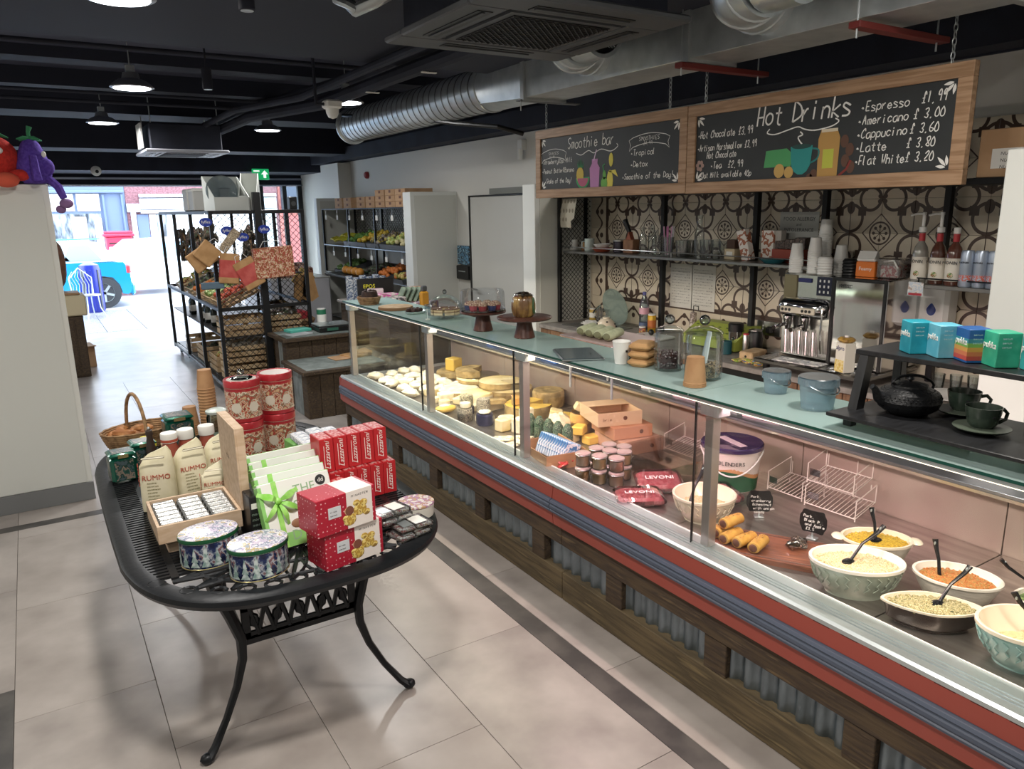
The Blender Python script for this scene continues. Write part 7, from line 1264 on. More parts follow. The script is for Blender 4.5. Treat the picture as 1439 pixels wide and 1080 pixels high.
for i in range(5): o = thing('sweet_packet', 'bright yellow and green sachet in front of the machine, %s of the heap' % ORD[i], 'packet', (3.80 + .03 * (i % 2), 3.28 - .045 * i, CZ + .008 * (i % 2)), (.05, .04, .6 * i), 'bright sachets by the machine'); G().bb(-.04, .04, -.03, .03, 0, .014, .005).make('sachet', blots('bright_sachet', ['C8B83A', '8AA84A', 'E0D890', 'B87A3A', '5A8ABA'], 26, .3), o)
o = thing('oat_drink', 'yellow and white plant milk carton lettered alpro', 'carton', (3.735, 2.475, CZ + .0795), -.35); G().bb(-.035, .035, -.04, .04, 0, .165, .003).make('carton', mat('alpro_white', 'E4E2D4', .4), o); G().bb(-.0354, .0354, -.0404, .0404, .166, .195, .01).make('gable', mat('alpro_gold', 'C8A24A', .4, c2='8A6A34', ns=30), o); G().bb(-.037, -.0352, -.038, .038, .002, .07, .0005).make('yellow_panel', blots('alpro_low', ['D8C060', 'E8D8A0', 'D8C060', 'C89A6A'], 30, .4), o); text('alpro', .034, mat('alpro_blue', '2A3A6A', .5), o, FX(-.0358, 0, .135), 'lettering'); G().lathe([(.012, .19), (.012, .205), (0, .205)], 12).make('cap', M_w, o)
o = thing('newspaper', 'folded magazine lying on the drip tray of the machine', 'magazine', (3.735, 2.78, CZ + .0795), .1); G().bb(-.04, .07, -.15, .15, 0, .008, .002).make('pages', blots('magazine', ['D8D8D4', 'A8A8AC', 'E8E8E4', '8A8E9A'], 12, .4), o)
o = thing('white_plate', 'white plate with red fruit behind the teapot', 'plate', (3.93, 1.98, CZ)); G().lathe([(.08, 0), (.1, .006), (.15, .018), (.145, .02), (.08, .008), (0, .008)], 32).make('plate', M_w, o)
for k in range(3): q = thing('strawberry', 'red strawberry on the white plate, %s' % ORD[k], 'fruit', (3.90 + .03 * k, 1.95 - .03 * (k % 2), CZ + .0085)); G().ell((0, 0, .018), (.018, .018, .018), 10, 7).make('berry', mat('berry', 'B82A34', .4), q); G().lathe([(.012, .034), (0, .038)], 6).make('calyx', mat('leaf_green', '4A7A3A', .6), q)
for k in range(3): glassware((4.05 + .04 * k, 2.12 - .07 * k, CZ), 'clear shot glass behind the teapot, %s' % ORD[k], [(0, .005), (.025, 0), (.032, .09), (.03, .09), (.023, .008)], 'shot_glass')
# ---------- produce stand near the entrance ----------
ps_ = thing('produce_stand', 'black metal mesh produce stand by the entrance, loaded on all sides', 'display stand', (1.55, 8.05, 0)); SW, SL, SH = .92, 3.3, 1.9
def bar(g, a, b, t=.018): g.bb(min(a[0], b[0]) - t, max(a[0], b[0]) + t, min(a[1], b[1]) - t, max(a[1], b[1]) + t, min(a[2], b[2]) - t, max(a[2], b[2]) + t, .003); return g
for x in (0, SW):
    for y in (0, SL / 3, 2 * SL / 3, SL): bar(G(), (x, y, .1), (x, y, SH)).make('post', M_blk, ps_)
bar(G(), (SW / 2, 0, .1), (SW / 2, 0, SH + .16), .035).make('centre_post', M_blk, ps_)
for z in (.12, .93, SH):
    for x in (0, SW): bar(G(), (x, .02, z), (x, SL, z)).make('side_rail', M_blk, ps_)
    for y in (0, SL): bar(G(), (.02, y, z), (SW - .02, y, z)).make('end_rail', M_blk, ps_)
for z, a, b in ((.13, .03, SW - .03), (.62, .03, SW - .03), (1.25, .35, SW - .03)): G().box(a, b, .03, SL - .02, z, z + .012).make('shelf', M_blk, ps_, smooth=0)
for z0, z1 in ((.14, .91), (.95, 1.88)):
    for x in (.02, SW / 2 + .036): meshp(SW / 2 - .056, z1 - z0, .065, .0035, FY(x, 0, z0)).make('mesh_panel', M_blk, ps_, smooth=0)
for x, y in ((.05, .1), (SW - .05, .1), (.05, SL - .1), (SW - .05, SL - .1)): G().lathe([(0, -.015), (.045, -.015), (.045, .015), (0, .015)], 16, M=TR((x, y, .046), (0, PI / 2, 0))).make('castor', M_dark, ps_)
M_crt = mat('crate_wood', 'B89A74', .7, c2='C8AE88', ns=8); M_grn2 = mat('leafy_green', '4E7A3A', .7, c2='7AA04E', ns=20); 
def crate(loc, w, d, h, rot, label, fill, m=None, n=40, r=.03, cat='crate'):
    o = thing('crate', label, cat, loc, rot, 'slatted crates on the stand'); mm = m or M_crt
    for k in range(3):
        z = .005 + k * h / 3
        for a, b, c, e in ((-w / 2, w / 2, -d / 2, -d / 2 + .012), (-w / 2, w / 2, d / 2 - .012, d / 2), (-w / 2, -w / 2 + .012, -d / 2 + .013, d / 2 - .013), (w / 2 - .012, w / 2, -d / 2 + .013, d / 2 - .013)): G().box(a, b, c, e, z, z + h / 3 - .02).make('slat', mm, o, smooth=0)
    G().box(-w / 2, w / 2, -d / 2, d / 2, 0, .005).make('floor_board', mm, o, smooth=0); rr = random.Random(int(loc[1] * 100)); g = G()
    for k in range(n): g.ell((rr.uniform(-w * .42, w * .42), rr.uniform(-d * .42, d * .42), h * .62 + rr.uniform(0, .05)), (r, r * .9, r * .9), 8, 6)
    q = g.make('produce', fill, o); q['kind'] = 'stuff'; return o
pcol = {'tom': blots('tomatoes', ['B8402C', 'C85A38', 'A83A2A', 'D87A40'], 14, .4), 'cel': blots('celery', ['8AA858', 'B8C884', '6A8A44', 'D0D8A8'], 20, .5), 'car': mat('carrots', 'C87434', .5), 'pot': mat('potatoes', 'A88A60', .7), 'dark': blots('dark_greens', ['2E4A30', '4A3A3E', '5A6A4A', '3A2E34'], 20, .6), 'gar': mat('garlic', 'D8D0C0', .6), 'mix': blots('mixed_veg', ['B8703A', '8A9A4A', 'C8B06A', '7A4A34'], 12, .5)}
for i, (x, y, z, f, rx, lab) in enumerate(((.30, .45, 1.0, 'tom', -.0, 'tilted crate of tomatoes nearest the mesh end'), (.30, .95, 1.0, 'cel', 0, 'tilted crate of celery and leeks behind the tomatoes'), (.30, 1.5, 1.0, 'car', 0, 'tilted crate of carrots midway along the stand'), (.30, 2.1, 1.0, 'dark', 0, 'tilted crate of dark greens farther along'), (.30, 2.75, 1.0, 'mix', 0, 'tilted crate at the far end of the stand'))):
    crate((1.55 + x - .02, 8.05 + y, z - .02), .44, .42, .12, (0, -.42, 0), lab, pcol[f])
for i, (x, y, z, f, lab) in enumerate(((.45, .30, .145, 'pot', 'pale crate on the bottom shelf behind the mesh'), (.45, .30, .35, 'gar', 'pale crate stacked second behind the mesh'), (.45, .30, .635, 'pot', 'crate on the middle shelf behind the mesh'), (.45, .95, .145, 'mix', 'second crate along the bottom shelf'), (.45, 1.7, .145, 'dark', 'third crate along the bottom shelf'), (.45, 2.5, .145, 'pot', 'far crate on the bottom shelf'))): crate((1.55 + x, 8.05 + y, z), .8, .44, .19, 0, lab, pcol[f], n=50)
for i, (x, y) in enumerate(((.12, 1.35), (.12, 1.5), (.13, 1.05), (.12, 2.3), (.13, 2.45))):
    o = thing('wine_bottle', 'dark bottle standing low on the left side of the stand, %s along' % ORD[i], 'bottle', (1.55 + x, 8.05 + y, .6325), 0, 'dark bottles on the stand'); G().lathe([(.034, 0), (.037, .005), (.037, .16), (.014, .2), (.014, .25), (0, .252)], 14).make('glass', mat('dark_bottle', '1E2420', .15), o); G().lathe([(.0375, .04), (.0377, .04), (.0377, .12), (.0375, .12)], 14).make('label', M_paper, o)
rr = random.Random(4)
for i, (x, y, z) in enumerate(((.15, .9, 1.55), (.12, 1.4, 1.5), (.14, 1.9, 1.5), (.12, 2.5, 1.5), (.5, .7, 1.55))):
    o = thing('dried_wreath', 'dark dried leaf wreath hanging inside the stand, %s from the near end' % ORD[i], 'wreath', (1.55 + x, 8.05 + y, z), (0, PI / 2, 0), 'dried wreaths'); g = G()
    for k in range(60): a = rr.uniform(0, 6.28); g.ell((.15 * math.cos(a) + rr.uniform(-.05, .05), .15 * math.sin(a) + rr.uniform(-.05, .05), rr.uniform(-.05, .05)), (.045, .03, .02), 6, 4, M=None)
    q = g.make('dried_leaves', blots('wreath_leaves', ['3E4A34', '5A4438', '2E3428', '7A6A5A', '4A2E30'], 24, .7), o); q['kind'] = 'stuff'; G().tube([(.15 * math.cos(t), .15 * math.sin(t), 0) for t in [2 * PI * k / 16 for k in range(16)]], .012, 6, closed=True).make('ring', M_wick, o); G().tube([(-.15, 0, 0), (-.37, 0, 0)], .002, 4).make('string', M_w, o)
M_fy = mat('fyffes_blue', '1E3AA0', .35)
for i, (p, lab) in enumerate((((1.493, 8.000, 1.809), 'top left blue oval price tag on the mesh'), ((1.686, 8.000, 1.721), 'second blue oval price tag on the mesh'), ((1.832, 8.000, 1.653), 'lowest blue oval price tag on the mesh'), ((2.051, 8.000, 1.725), 'right blue oval price tag on the mesh'))):
    o = thing('price_tag', lab, 'tag', p, 0, 'blue oval price tags'); G().lathe([(0, 0), (.06, 0), (.06, .004), (0, .004)], 24, sy=.72, M=FY(0, 0, 0)).make('oval', M_fy, o); text('fyffes', .042, M_w, o, FY(0, -.005, 0), 'lettering'); G().tube([(0, 0, .04), (0, .01, .09)], .0025, 5).make('hook', M_steel, o)
def flatbag(p, w, h, rz, label, m, m2=None, d=.03):
    o = thing('hanging_bag', label, 'bag', p, (0, rz, 0), 'bags hanging on the stand'); G().bb(-w / 2, w / 2, -d, 0, -h / 2, h / 2, .008).make('bag_body', m, o)
    if m2: G().bb(-w / 2 - .001, w / 2 + .001, -d - .001, .001, -h * .32, h * .30, .008).make('red_panel', m2, o); 
    G().tube([(-w * .3, -d / 2, h / 2), (-w * .2, -d / 2, h / 2 + .06), (w * .2, -d / 2, h / 2 + .06), (w * .3, -d / 2, h / 2)], .003, 5).make('string_handle', M_w, o); return o
M_rp = mat('bag_red_print', 'B84A44', .7, c2='C86058', ns=12)
flatbag((1.462, 7.930, 1.510), .20, .20, .75, 'square kraft bag hung by a corner at the left of the mesh', M_kraft); flatbag((1.419, 7.970, 1.468), .20, .26, 1.0, 'kraft bag behind the square one', M_kraft); flatbag((1.655, 7.930, 1.353), .19, .30, .12, 'upright red and kraft paper bag on the mesh', M_kraft, M_rp); flatbag((1.839, 7.910, 1.294), .21, .30, -.45, 'tilted red and kraft paper bag beside the upright one', M_kraft, M_rp); flatbag((1.695, 7.990, 1.623), .09, .26, .7, 'printed narrow paper bag above the red ones', blots('news_bag', ['C0AE90', '8A7A64', 'D0C0A4'], 60, .7))
flatbag((2.095, 7.950, 1.393), .40, .31, -.05, 'large red and brown patterned gift bag on the right of the mesh', blots('gift_bag_print', ['9A4A34', 'B86A4A', 'D8C8A8', 'A83A34', '8A6A3A', 'B04A3A'], 34, .6), d=.08)
o = thing('grey_sponge', 'blue-grey scourer pack clipped to the near corner post', 'packet', (1.494, 7.950, 1.192)); G().bb(-.12, .1, -.03, 0, -.035, .035, .008).make('pack', mat('slate_pack', '5A7080', .6), o)
o = thing('gift_hamper', 'cellophane-wrapped hamper inside the right half of the stand', 'hamper', (2.22, 8.38, .945 - .31)); G().ell((0, 0, .16), (.2, .16, .16), 16, 9, wob=.12).make('cellophane', glass('cello', '', .35), o); G().lathe([(.15, 0), (.17, .08), (0, .1)], 20).make('basket', M_wick, o); g = G(); [g.ell((rr.uniform(-.1, .1), rr.uniform(-.08, .08), .14 + rr.uniform(0, .06)), (.04, .03, .03), 7, 5) for _ in range(16)]; q = g.make('jars_and_fruit', blots('hamper_fill', ['8A5A5E', 'B8A8A0', '6A8A5A', 'D0C0B4'], 12, .5), o); q['kind'] = 'stuff'
# white bins on top
def filebin(p, w, d, h, label, rz):
    o = thing('white_bin', label, 'box', p, rz, 'white plastic bins'); G().prism([(0, 0), (w, 0), (w, h * .38), (.02, h), (0, h)], 0, .006, Matrix(((0, 0, 1, 0), (1, 0, 0, 0), (0, 1, 0, 0), (0, 0, 0, 1)))).prism([(0, 0), (w, 0), (w, h * .38), (.02, h), (0, h)], d - .006, d, Matrix(((0, 0, 1, 0), (1, 0, 0, 0), (0, 1, 0, 0), (0, 0, 0, 1)))).box(.006, d - .006, w - .006, w, 0, h * .38).box(.006, d - .006, 0, .006, 0, h).box(.006, d - .006, .006, w - .006, 0, .006).make('bin_body', mat('bin_white', 'C9CCC6', .4), o, smooth=0); return o
filebin((1.92, 8.42, 1.9185), .30, .36, .34, 'white bin holding a clear fan guard and tray on top of the stand', PI + .15); o = thing('clear_dome_part', 'round clear plastic lid standing in the white bin', 'lid', (1.72, 8.25, 1.94)); G().lathe([(0, 0), (.10, .01), (.155, .03), (.155, .036), (.1, .018), (0, .012)], 30, M=TR((0, 0, .17), (PI / 2, 0, 0))).make('lid', cloudy('clear_grey', 'C8D0D4', '8A9498', .35), o); G().bb(-.03, .08, -.06, -.04, .02, .2, .01).make('handle', MATS['clear_grey'], o)
filebin((2.16, 8.46, 1.9185), .34, .18, .38, 'tall white bin leaning right on top of the stand', PI - .35)
for i, (x, y, w, h) in enumerate(((1.25, 0, 0, 0),)): pass
for i, (x, y, c) in enumerate(((1.66, 9.0, '8E8E8A'), (1.66, 9.35, 'A2A19C'))): o = thing('grey_carton', ['grey lidded carton behind the white bin', 'pale grey carton at the far side of the stand top'][i], 'box', (x, y, 1.9185), 0, 'grey cartons'); G().bb(-.11, .16, -.14, .14, 0, .24, .01).make('carton', mat('gc_' + c, c, .6), o); G().bb(-.112, .162, -.142, .142, .20, .23, .008).make('lid_band', mat('gc_lid', 'ACACA6', .6), o)
o = thing('black_speaker', 'small black box at the right end of the stand top', 'box', (2.42, 8.2, 1.9185)); G().bb(-.04, .04, -.05, .05, 0, .13, .006).make('body', M_dark, o); G().lathe([(0, 0), (.025, 0), (.025, .002), (0, .002)], 16, M=FY(0, -.051, .06)).make('cone', M_dg, o)
# ---------- fruit shelf ----------
fs = thing('fruit_shelf', 'black mesh-backed fruit shelving between two pale fins', 'shelving', (3.75, 8.25, 0)); FL = 2.95
for y in (0, .95, 1.9, FL):
    for x in (0, .5): bar(G(), (x, y, 0), (x, y, 1.9), .014).make('post', M_blk, fs)
for z in (.35, 1.0, 1.40, 1.91): G().bb(-.015, .52, 0, FL, z, z + .016, .003).make('shelf', M_blk if z > 1.9 else M_shf, fs)
for k in range(3): meshp(.92, .5, .06, .003, FX(.50, k * .98 + .94, 1.42)).make('mesh_back', M_blk, fs, smooth=0)
for i, (y, n, z) in enumerate(((.18, 3, 0), (.48, 3, 0), (.80, 3, 0), (1.12, 2, 0), (1.45, 2, 0), (1.95, 2, 0), (2.3, 2, 0))):
    for k in range(n):
        l = (3.97, 8.25 + y, 1.9265 + k * .071); lab = 'brown cardboard carton on the fruit shelf top, %s from the near end, %s up' % (ORD[i], ORD[k])
        if i + k == 0: f = thing('small_carton', lab, 'box', l, 0, 'small cartons on the fruit shelf'); G().bb(-.20, .16, -.145, .145, 0, .07, .002).make('carton', M_card, f); G().box(-.201, -.2, -.03, .03, .03, .06).make('hand_hole', mat('hole_brown', '', .7), f, smooth=0)
        else: dup(f, l, label=lab)
def rcrate(y, z, fill, label, n=45, r=(.03, .03, .03), w=.40, d=.44, tilt=.28, wob=0):
    o = thing('produce_crate', label, 'crate', (3.96, y, z), (0, tilt, 0) if 0 else (0, -tilt, 0), 'crates of fruit'); G().box(-d / 2, d / 2, -w / 2, w / 2, 0, .006).box(-d / 2, -d / 2 + .008, -w / 2, w / 2, .006, .07).box(d / 2 - .008, d / 2, -w / 2, w / 2, .006, .07).box(-d / 2 + .008, d / 2 - .008, -w / 2, -w / 2 + .008, .006, .07).box(-d / 2 + .008, d / 2 - .008, w / 2 - .008, w / 2, .006, .07).make('crate_body', M_dg, o, smooth=0)
    g = G(); r2 = random.Random(int(y * 50))
    for k in range(n): g.ell((r2.uniform(-d * .4, d * .4), r2.uniform(-w * .42, w * .42), .06 + r2.uniform(0, .04)), r, 8, 6)
    q = g.make('produce', fill, o); q['kind'] = 'stuff'; return o
M_ban = mat('banana_yellow', 'C8BC34', .5, c2='A8B040', ns=10)
for i in range(6):
    o = thing('banana_bunch', 'bunch of yellow-green bananas on the middle shelf, %s from the far post' % ORD[i], 'fruit', (3.86 + .12 * (i % 2), 11.0 - .13 * i, 1.44 + .05 * (i % 2)), (0, -.3, .3 * i), 'banana bunches')
    for k in range(5): G().tube([(.02 * k - .04, -.10 + .0, .02), (.02 * k - .04, -.05, .055), (.02 * k - .04, .02, .07), (.025 * k - .045, .09, .05)], [.006, .017, .017, .008], 7).make('banana', M_ban, o)
for i, (y, f, lab, kw) in enumerate(((10.15, M_grn2, 'crate of green vegetables right of the bananas', {}), (9.75, blots('yellow_peppers', ['C8A83A', 'D8BC4A', 'B88A2A'], 12, .35), 'crate of yellow fruit on the middle shelf', {}), (9.3, blots('film_veg', ['6A5A50', '9A9488', 'B8A85A', '4A4038'], 14, .3), 'crate of film-wrapped vegetables on the middle shelf', {}), (8.85, blots('corn', ['C8B45A', 'B8C87A', '9A9A4A'], 14, .4), 'crate of yellow-green corn on the middle shelf', {}), (8.45, mat('pale_veg', 'C8C094', .5), 'crate of pale vegetables nearest the fin', {}))): rcrate(y, 1.47, f, lab, **kw)
for i, (y, f, lab) in enumerate(((10.6, mat('greens_low', '5A7A3E', .6), 'low crate of greens at the far end'), (9.6, pcol['dark'], 'low crate of dark vegetables'), (9.1, pcol['car'], 'low crate of orange vegetables'), (8.6, pcol['mix'], 'low crate beside the near post'))): rcrate(y, 1.06, f, lab)
for i in range(4): o = thing('orange', 'large orange on the lower fruit shelf, %s from the left' % ORD[i], 'fruit', (3.62, 10.0 - .17 * i, 1.105), 0, 'oranges on the lower shelf'); G().ell((0, 0, .0), (.058, .058, .055), 16, 10).make('peel', mat('orange_peel', 'C88A3A', .5, bump=.1, ns=60), o); G().lathe([(.008, .052), (0, .058)], 8).make('stem', M_grn2, o)
G_ = G().bb(-.12, .14, -1.0, .6, 0, .03, .004).make('orange_ledge', M_blk, None, (3.60, 9.9, 1.018)); tag(G_, 'black ledge in front of the fruit shelf holding oranges', 'ledge')
for i in range(12): y = 8.35 + .24 * i; o = thing('shelf_tag', '%s hanging price ticket of the fruit shelf, from the near end' % ORD[i], 'tag', (3.725, y, (1.86 if i % 2 else 1.355))); G().box(-.002, 0, -.035, .035, -.09, -.03).make('card', M_paper, o, smooth=0); G().tube([(0, 0, -.03), (0, 0, .04)], .0025, 5).make('hook', M_steel, o)
# ---------- weathered step counters, till and clutter ----------
def step(x0, x1, y0, y1, h, label):
    o = thing('wooden_counter', label, 'counter', (x0, y0, 0)); w, d = x1 - x0, y1 - y0; G().bb(-.04, w, -.04, d, h - .035, h, .004).make('top_frame', M_w2, o); G().bb(.01, w - .05, .01, d - .05, h, h + .004, .001).make('grey_top', M_wtop, o)
    for k in range(int(w / .13)): G().bb(k * .13, k * .13 + .126, 0, .02, 0, h - .036, .003).make('front_plank', M_w2, o)
    for k in range(int(d / .14)): G().bb(0, .02, .022 + k * .14, .022 + k * .14 + .135, 0, h - .036, .003).make('side_plank', M_w2 if k in (0, int(d / .14) - 1) else mat('zinc_side', '9AA2A2', .5, .5, c2='7E8684', ns=8), o)
    return o
step(1.99, 3.0, 6.74, 7.42, .46, 'lower weathered timber counter with grey top at the far end of the display case'); step(2.03, 3.1, 7.47, 8.02, .66, 'taller weathered timber counter behind the low one, carrying a scale')
o = thing('weighing_scale', 'black shop scale with steel plate on the taller counter', 'scale', (2.62, 7.75, .6645)); G().bb(-.2, .2, -.16, .16, .0, .055, .01).make('base', M_dark, o); G().bb(-.19, .19, -.12, .15, .056, .07, .004).make('plate', M_alu, o); G().box(-.12, .0, -.1615, -.1605, .015, .045).make('display', mat('lcd_green', '3A6A5A', .3), o, smooth=0)
o = thing('teal_pad', 'turquoise notepad pile on the taller counter', 'pad', (2.27, 7.86, .6645), .2); G().bb(-.12, .12, -.08, .08, 0, .03, .004).make('pad', mat('turquoise', '5AB8A8', .5), o); o = thing('receipt_sheet', 'grey card lying before the turquoise pad', 'paper', (2.22, 7.65, .6645), .3); G().bb(-.12, .12, -.07, .07, 0, .008, .001).make('card', mat('grey_label', '', .4), o)
for i in range(3): o = thing('kraft_bag_pile', ['flat paper bag on the low counter', 'kraft bag pile on the low counter', 'upper kraft bag bundle by the case end'][i], 'bags', (2.50 + .14 * i, 7.15 + .02 * i, .4645 + (.026 if i == 2 else 0)), .1 + .2 * i); G().bb(-.13, .13, -.1, .1, 0, .012 if i == 0 else .025, .004).make('bags', M_card if i == 0 else M_kraft, o)
tc_ = thing('till_counter', 'plain counter hidden behind the case end holding the till and packets', 'counter', (2.75, 6.1, 0)); G().bb(0, .75, 0, 1.85, .93, .96, .004).make('worktop', mat('stone_top', '', .45), tc_); G().bb(.03, .72, .03, 1.82, 0, .929, .004).make('carcass', M_w2, tc_)
o = thing('till_screen', 'black till monitor with yellow EPOS lettering behind the case end', 'till', (2.98, 7.40, .9605), -.15); G().bb(-.19, .19, -.03, .02, .05, .25, .008).make('monitor', M_dark, o); text('EPOS', .055, mat('epos_yellow', 'D8D030', .5, emit=.15), o, FY(-.07, -.0315, .17), 'lettering'); G().bb(-.1, .1, -.07, .07, 0, .05, .01).make('foot', M_dark, o)
for i in range(6): o = thing('seed_packet', 'upright printed packet behind the till, %s from the left' % ORD[i], 'packet', (2.82 + .075 * i, 7.72, .9605), 0, 'upright packets behind the till'); G().bb(-.033, .033, -.02, .02, 0, .26 - .02 * (i % 2), .003).make('packet', blots('seed_print', ['A8B4C8', '5A6A8A', 'D8DCE0', '7A8AA0', 'C8CED8'], 18, .4), o)
for i in range(2): o = thing('paper_cone_bag', ['left pale kraft bag hooked on the fin', 'right pale kraft bag hooked on the fin'][i], 'bag', (2.464, 8.300, 1.068) if i == 0 else (2.561, 8.300, 1.085), 0); G().prism([(-.05, .15), (.05, .15), (.10, -.12), (.02, -.17), (-.08, -.1)], -.015, .015, FY(0, 0, 0)).make('bag', M_kraft, o); G().tube([(0, 0, .15), (0, 0, .22)], .003, 5).make('loop', M_w, o)
can((2.56, 7.93, .6645), .05, .2, mat('green_white_tub', '2E7A5A', .4), 'green and white tub standing left of the till', 'tub', band=M_paper, cat='tub'); o = thing('yellow_cloth_tag', 'mustard knitted square hanging beside the stand', 'cloth', (2.594, 8.600, 1.141), (0, .7, 0)); G().bb(-.1, .1, -.01, .01, -.1, .1, .02).make('square', mat('mustard_knit', 'A89050', .9, bump=.5, ns=40), o)
o = thing('honey_bottle', 'amber bottle with dark cap on the till counter', 'bottle', (3.02, 6.32, .9605)); G().bb(-.04, .04, -.03, .03, 0, .20, .012).make('bottle', mat('amber', 'B8842A', .2, coat=.6), o); G().bb(-.025, .025, -.02, .02, .2, .25, .006).make('cap', M_dg, o)
for i, (x, y, c, w, h) in enumerate(((2.92, 6.98, 'D86AB0', .22, .13), (3.12, 6.9, 'D8A07A', .2, .12), (2.9, 6.72, '5A5A5E', .16, .12), (3.15, 6.6, '6A4A70', .3, .07), (2.95, 6.50, '7A6A8A', .2, .05), (3.3, 7.1, 'C88A5A', .2, .16), (2.9, 7.2, 'D8BCC8', .14, .16))):
    o = thing('sweet_box', 'small %s retail pack on the till counter' % ('bright pink', 'peach', 'charcoal', 'plum', 'lilac', 'orange', 'pale pink')[i], 'box', (x, y, .9605), .2 * i, 'retail packs on the till counter'); G().bb(-w / 2, w / 2, -.08, .08, 0, h, .006).make('pack', blots('sw_' + c, [c, 'D8CCC8', c, '8A6A5A'], 14, .4), o)
for i in range(5): o = thing('leaf_packet', 'grey-green upright packet in the fanned row, %s' % ORD[i], 'packet', (2.96 + .04 * i, 6.78 - .03 * i, 1.03), (0, .5, 0), 'fanned grey-green packets'); G().bb(-.008, .008, -.05, .05, 0, .15, .003).make('packet', mat('sage_pack', '6A7A6A', .5, c2='8A9A84', ns=14), o)
# table of red goods beyond the stand
o = thing('white_cloth_table', 'white-clothed table of red goods beyond the stand', 'table', (3.25, 11.6, 0)); G().bb(-.45, .4, -.8, .9, 0, .95, .01).make('cloth', mat('cloth_white', 'C9CAD0', .8), o); G().bb(-.46, .41, -.81, .91, .951, .965, .005).make('top', M_w, o)
for i in range(8): q = thing('red_goods', 'red and brown packed goods on the far white table, %s' % ORD[i], 'packet', (2.95 + .2 * (i % 3), 11.0 + .3 * (i // 3), .9655), .3 * i, 'goods on the far white table'); G().bb(-.10, .10, -.09, .09, 0, .14 + .05 * (i % 2), .02).make('pack', blots('red_goods_print', ['B86A5A', 'D8B8A8', '8A4A34', 'C88A6A'], 12, .5), q)
o = thing('low_red_crate', 'low basket with red boxes under the far table edge', 'basket', (2.85, 9.9, 0)); basket(o, .2, .28, .5, M_wick, 8); G().bb(-.12, .12, -.15, .15, .45, .62, .01).make('red_box', mat('sig_red', 'A8323A', .5), o)
o = thing('wall_tablet', 'blue-lit picture panel above a black box on the wall by the door', 'screen', (4.285, 7.831, 1.286)); G().bb(-.02, .012, -.14, .14, -.03, .19, .004).make('picture_panel', blots('panel_picture', ['2A3A48', '5A8AA8', '1E2A34', '8AB4C8', '3A5468'], 16, .3), o); G().bb(-.04, .012, -.14, .14, -.20, -.04, .006).make('black_box', M_dark, o); G().box(-.042, -.04, -.08, .08, -.11, -.10).make('slot', M_alu, o, smooth=0)
# ---------- left of the entrance ----------
o = thing('dark_pedestal', 'dark timber pedestal behind the partition near the door', 'stand', (.26, 10.4, 0)); G().bb(-.14, .16, -.2, .2, .0, .74, .01).make('pedestal', M_w2, o)
for k in range(3): G().bb(-.13 + .1 * k, -.05 + .1 * k, -.212, -.201, .03, .7, .003).make('plank', M_w2, o)
o = thing('pale_crate', 'pale cream crate on the dark pedestal', 'crate', (.27, 10.4, .7405)); G().bb(-.17, .2, -.22, .2, 0, .24, .012).make('crate', mat('cream_crate', 'C8BC9C', .6), o); G().bb(-.12, .15, -.17, .15, .2405, .27, .008).make('lid', mat('brown_lid', '9A7A5A', .6), o)
o = thing('brown_sack', 'brown hessian sack propped behind the partition', 'sack', (.16, 10.7, 1.0)); G().ell((0, 0, .32), (.19, .15, .36), 14, 10, wob=.06).make('sack', mat('sack_brown', '7A5440', .85, c2='5E3E30', ns=8), o); G().lathe([(.06, .64), (.05, .68), (.08, .74), (0, .74)], 12).make('neck', mat('sack_brown', '', .85), o)
o = thing('floor_carton', 'open cardboard box on the floor near the entrance', 'box', (.37, 11.0, 0), .1); G().bb(-.14, .14, -.15, .15, 0, .28, .004).make('carton', M_card, o); G().box(-.14, .15, -.22, -.15, .27, .28).make('flap', M_card, o, smooth=0)
# ---------- street ----------
M_cyan = mat('car_cyan', '1E8CC0', .2, .2, coat=.8); M_tyre = mat('tyre', '2A2C30', .7)
car = thing('blue_car', 'bright blue small car parked outside the entrance', 'car', (1.80, 18.6, -.1)); MC = Matrix(((-1, 0, 0, 0), (0, 0, 1, 0), (0, 1, 0, 0), (0, 0, 0, 1)))
G().prism([(.0, .45), (.03, .32), (.1, .28), (.2, .3), (.24, .5), (.36, .66), (.56, .7), (.76, .64), (.88, .5), (.91, .28), (2.75, .26), (2.8, .5), (2.95, .66), (3.15, .68), (3.35, .6), (3.45, .3), (3.85, .35), (3.9, .6), (3.75, .85), (2.95, .98), (.9, 1.0), (.12, .98), (.02, .8)], 0, 1.65, MC).make('body', M_cyan, car, smooth=50)
G().prism([(.2, 1.0), (.5, 1.38), (.9, 1.46), (1.9, 1.46), (2.3, 1.36), (3.0, .99)], .12, 1.53, MC).make('cabin', mat('car_roof_pale', 'D4E4EA', .2, coat=.6), car, smooth=40)
for a, b in ((.62, 1.15), (1.22, 2.3)): G().prism([(a - .1, 1.04), (a + .12, 1.36), (b - .05, 1.36), (b + .08, 1.04)], .105, .12, MC).make('window', mat('car_window', '9CB8C4', .1), car, smooth=0)
for x in (.56, 3.12):
    q = G().lathe([(.19, -.02), (.33, -.01), (.335, .02), (.335, .16), (.32, .19), (0, .19)], 28, M=TR((-x, 0, .335), (-PI / 2, 0, 0))).make('wheel', M_tyre, car); G().lathe([(.185, .0), (.20, -.035), (.20, .01)], 28, M=TR((-x, 0, .335), (-PI / 2, 0, 0))).make('rim_ring', M_alu, q)
    for k in range(5): G().box(-.025, .025, 0, .19, -.034, -.02, TR((-x, 0, .335), (-PI / 2, 0, 0)) @ Matrix.Rotation(k * 2 * PI / 5, 4, 'Z')).make('spoke', M_alu, q, smooth=0)
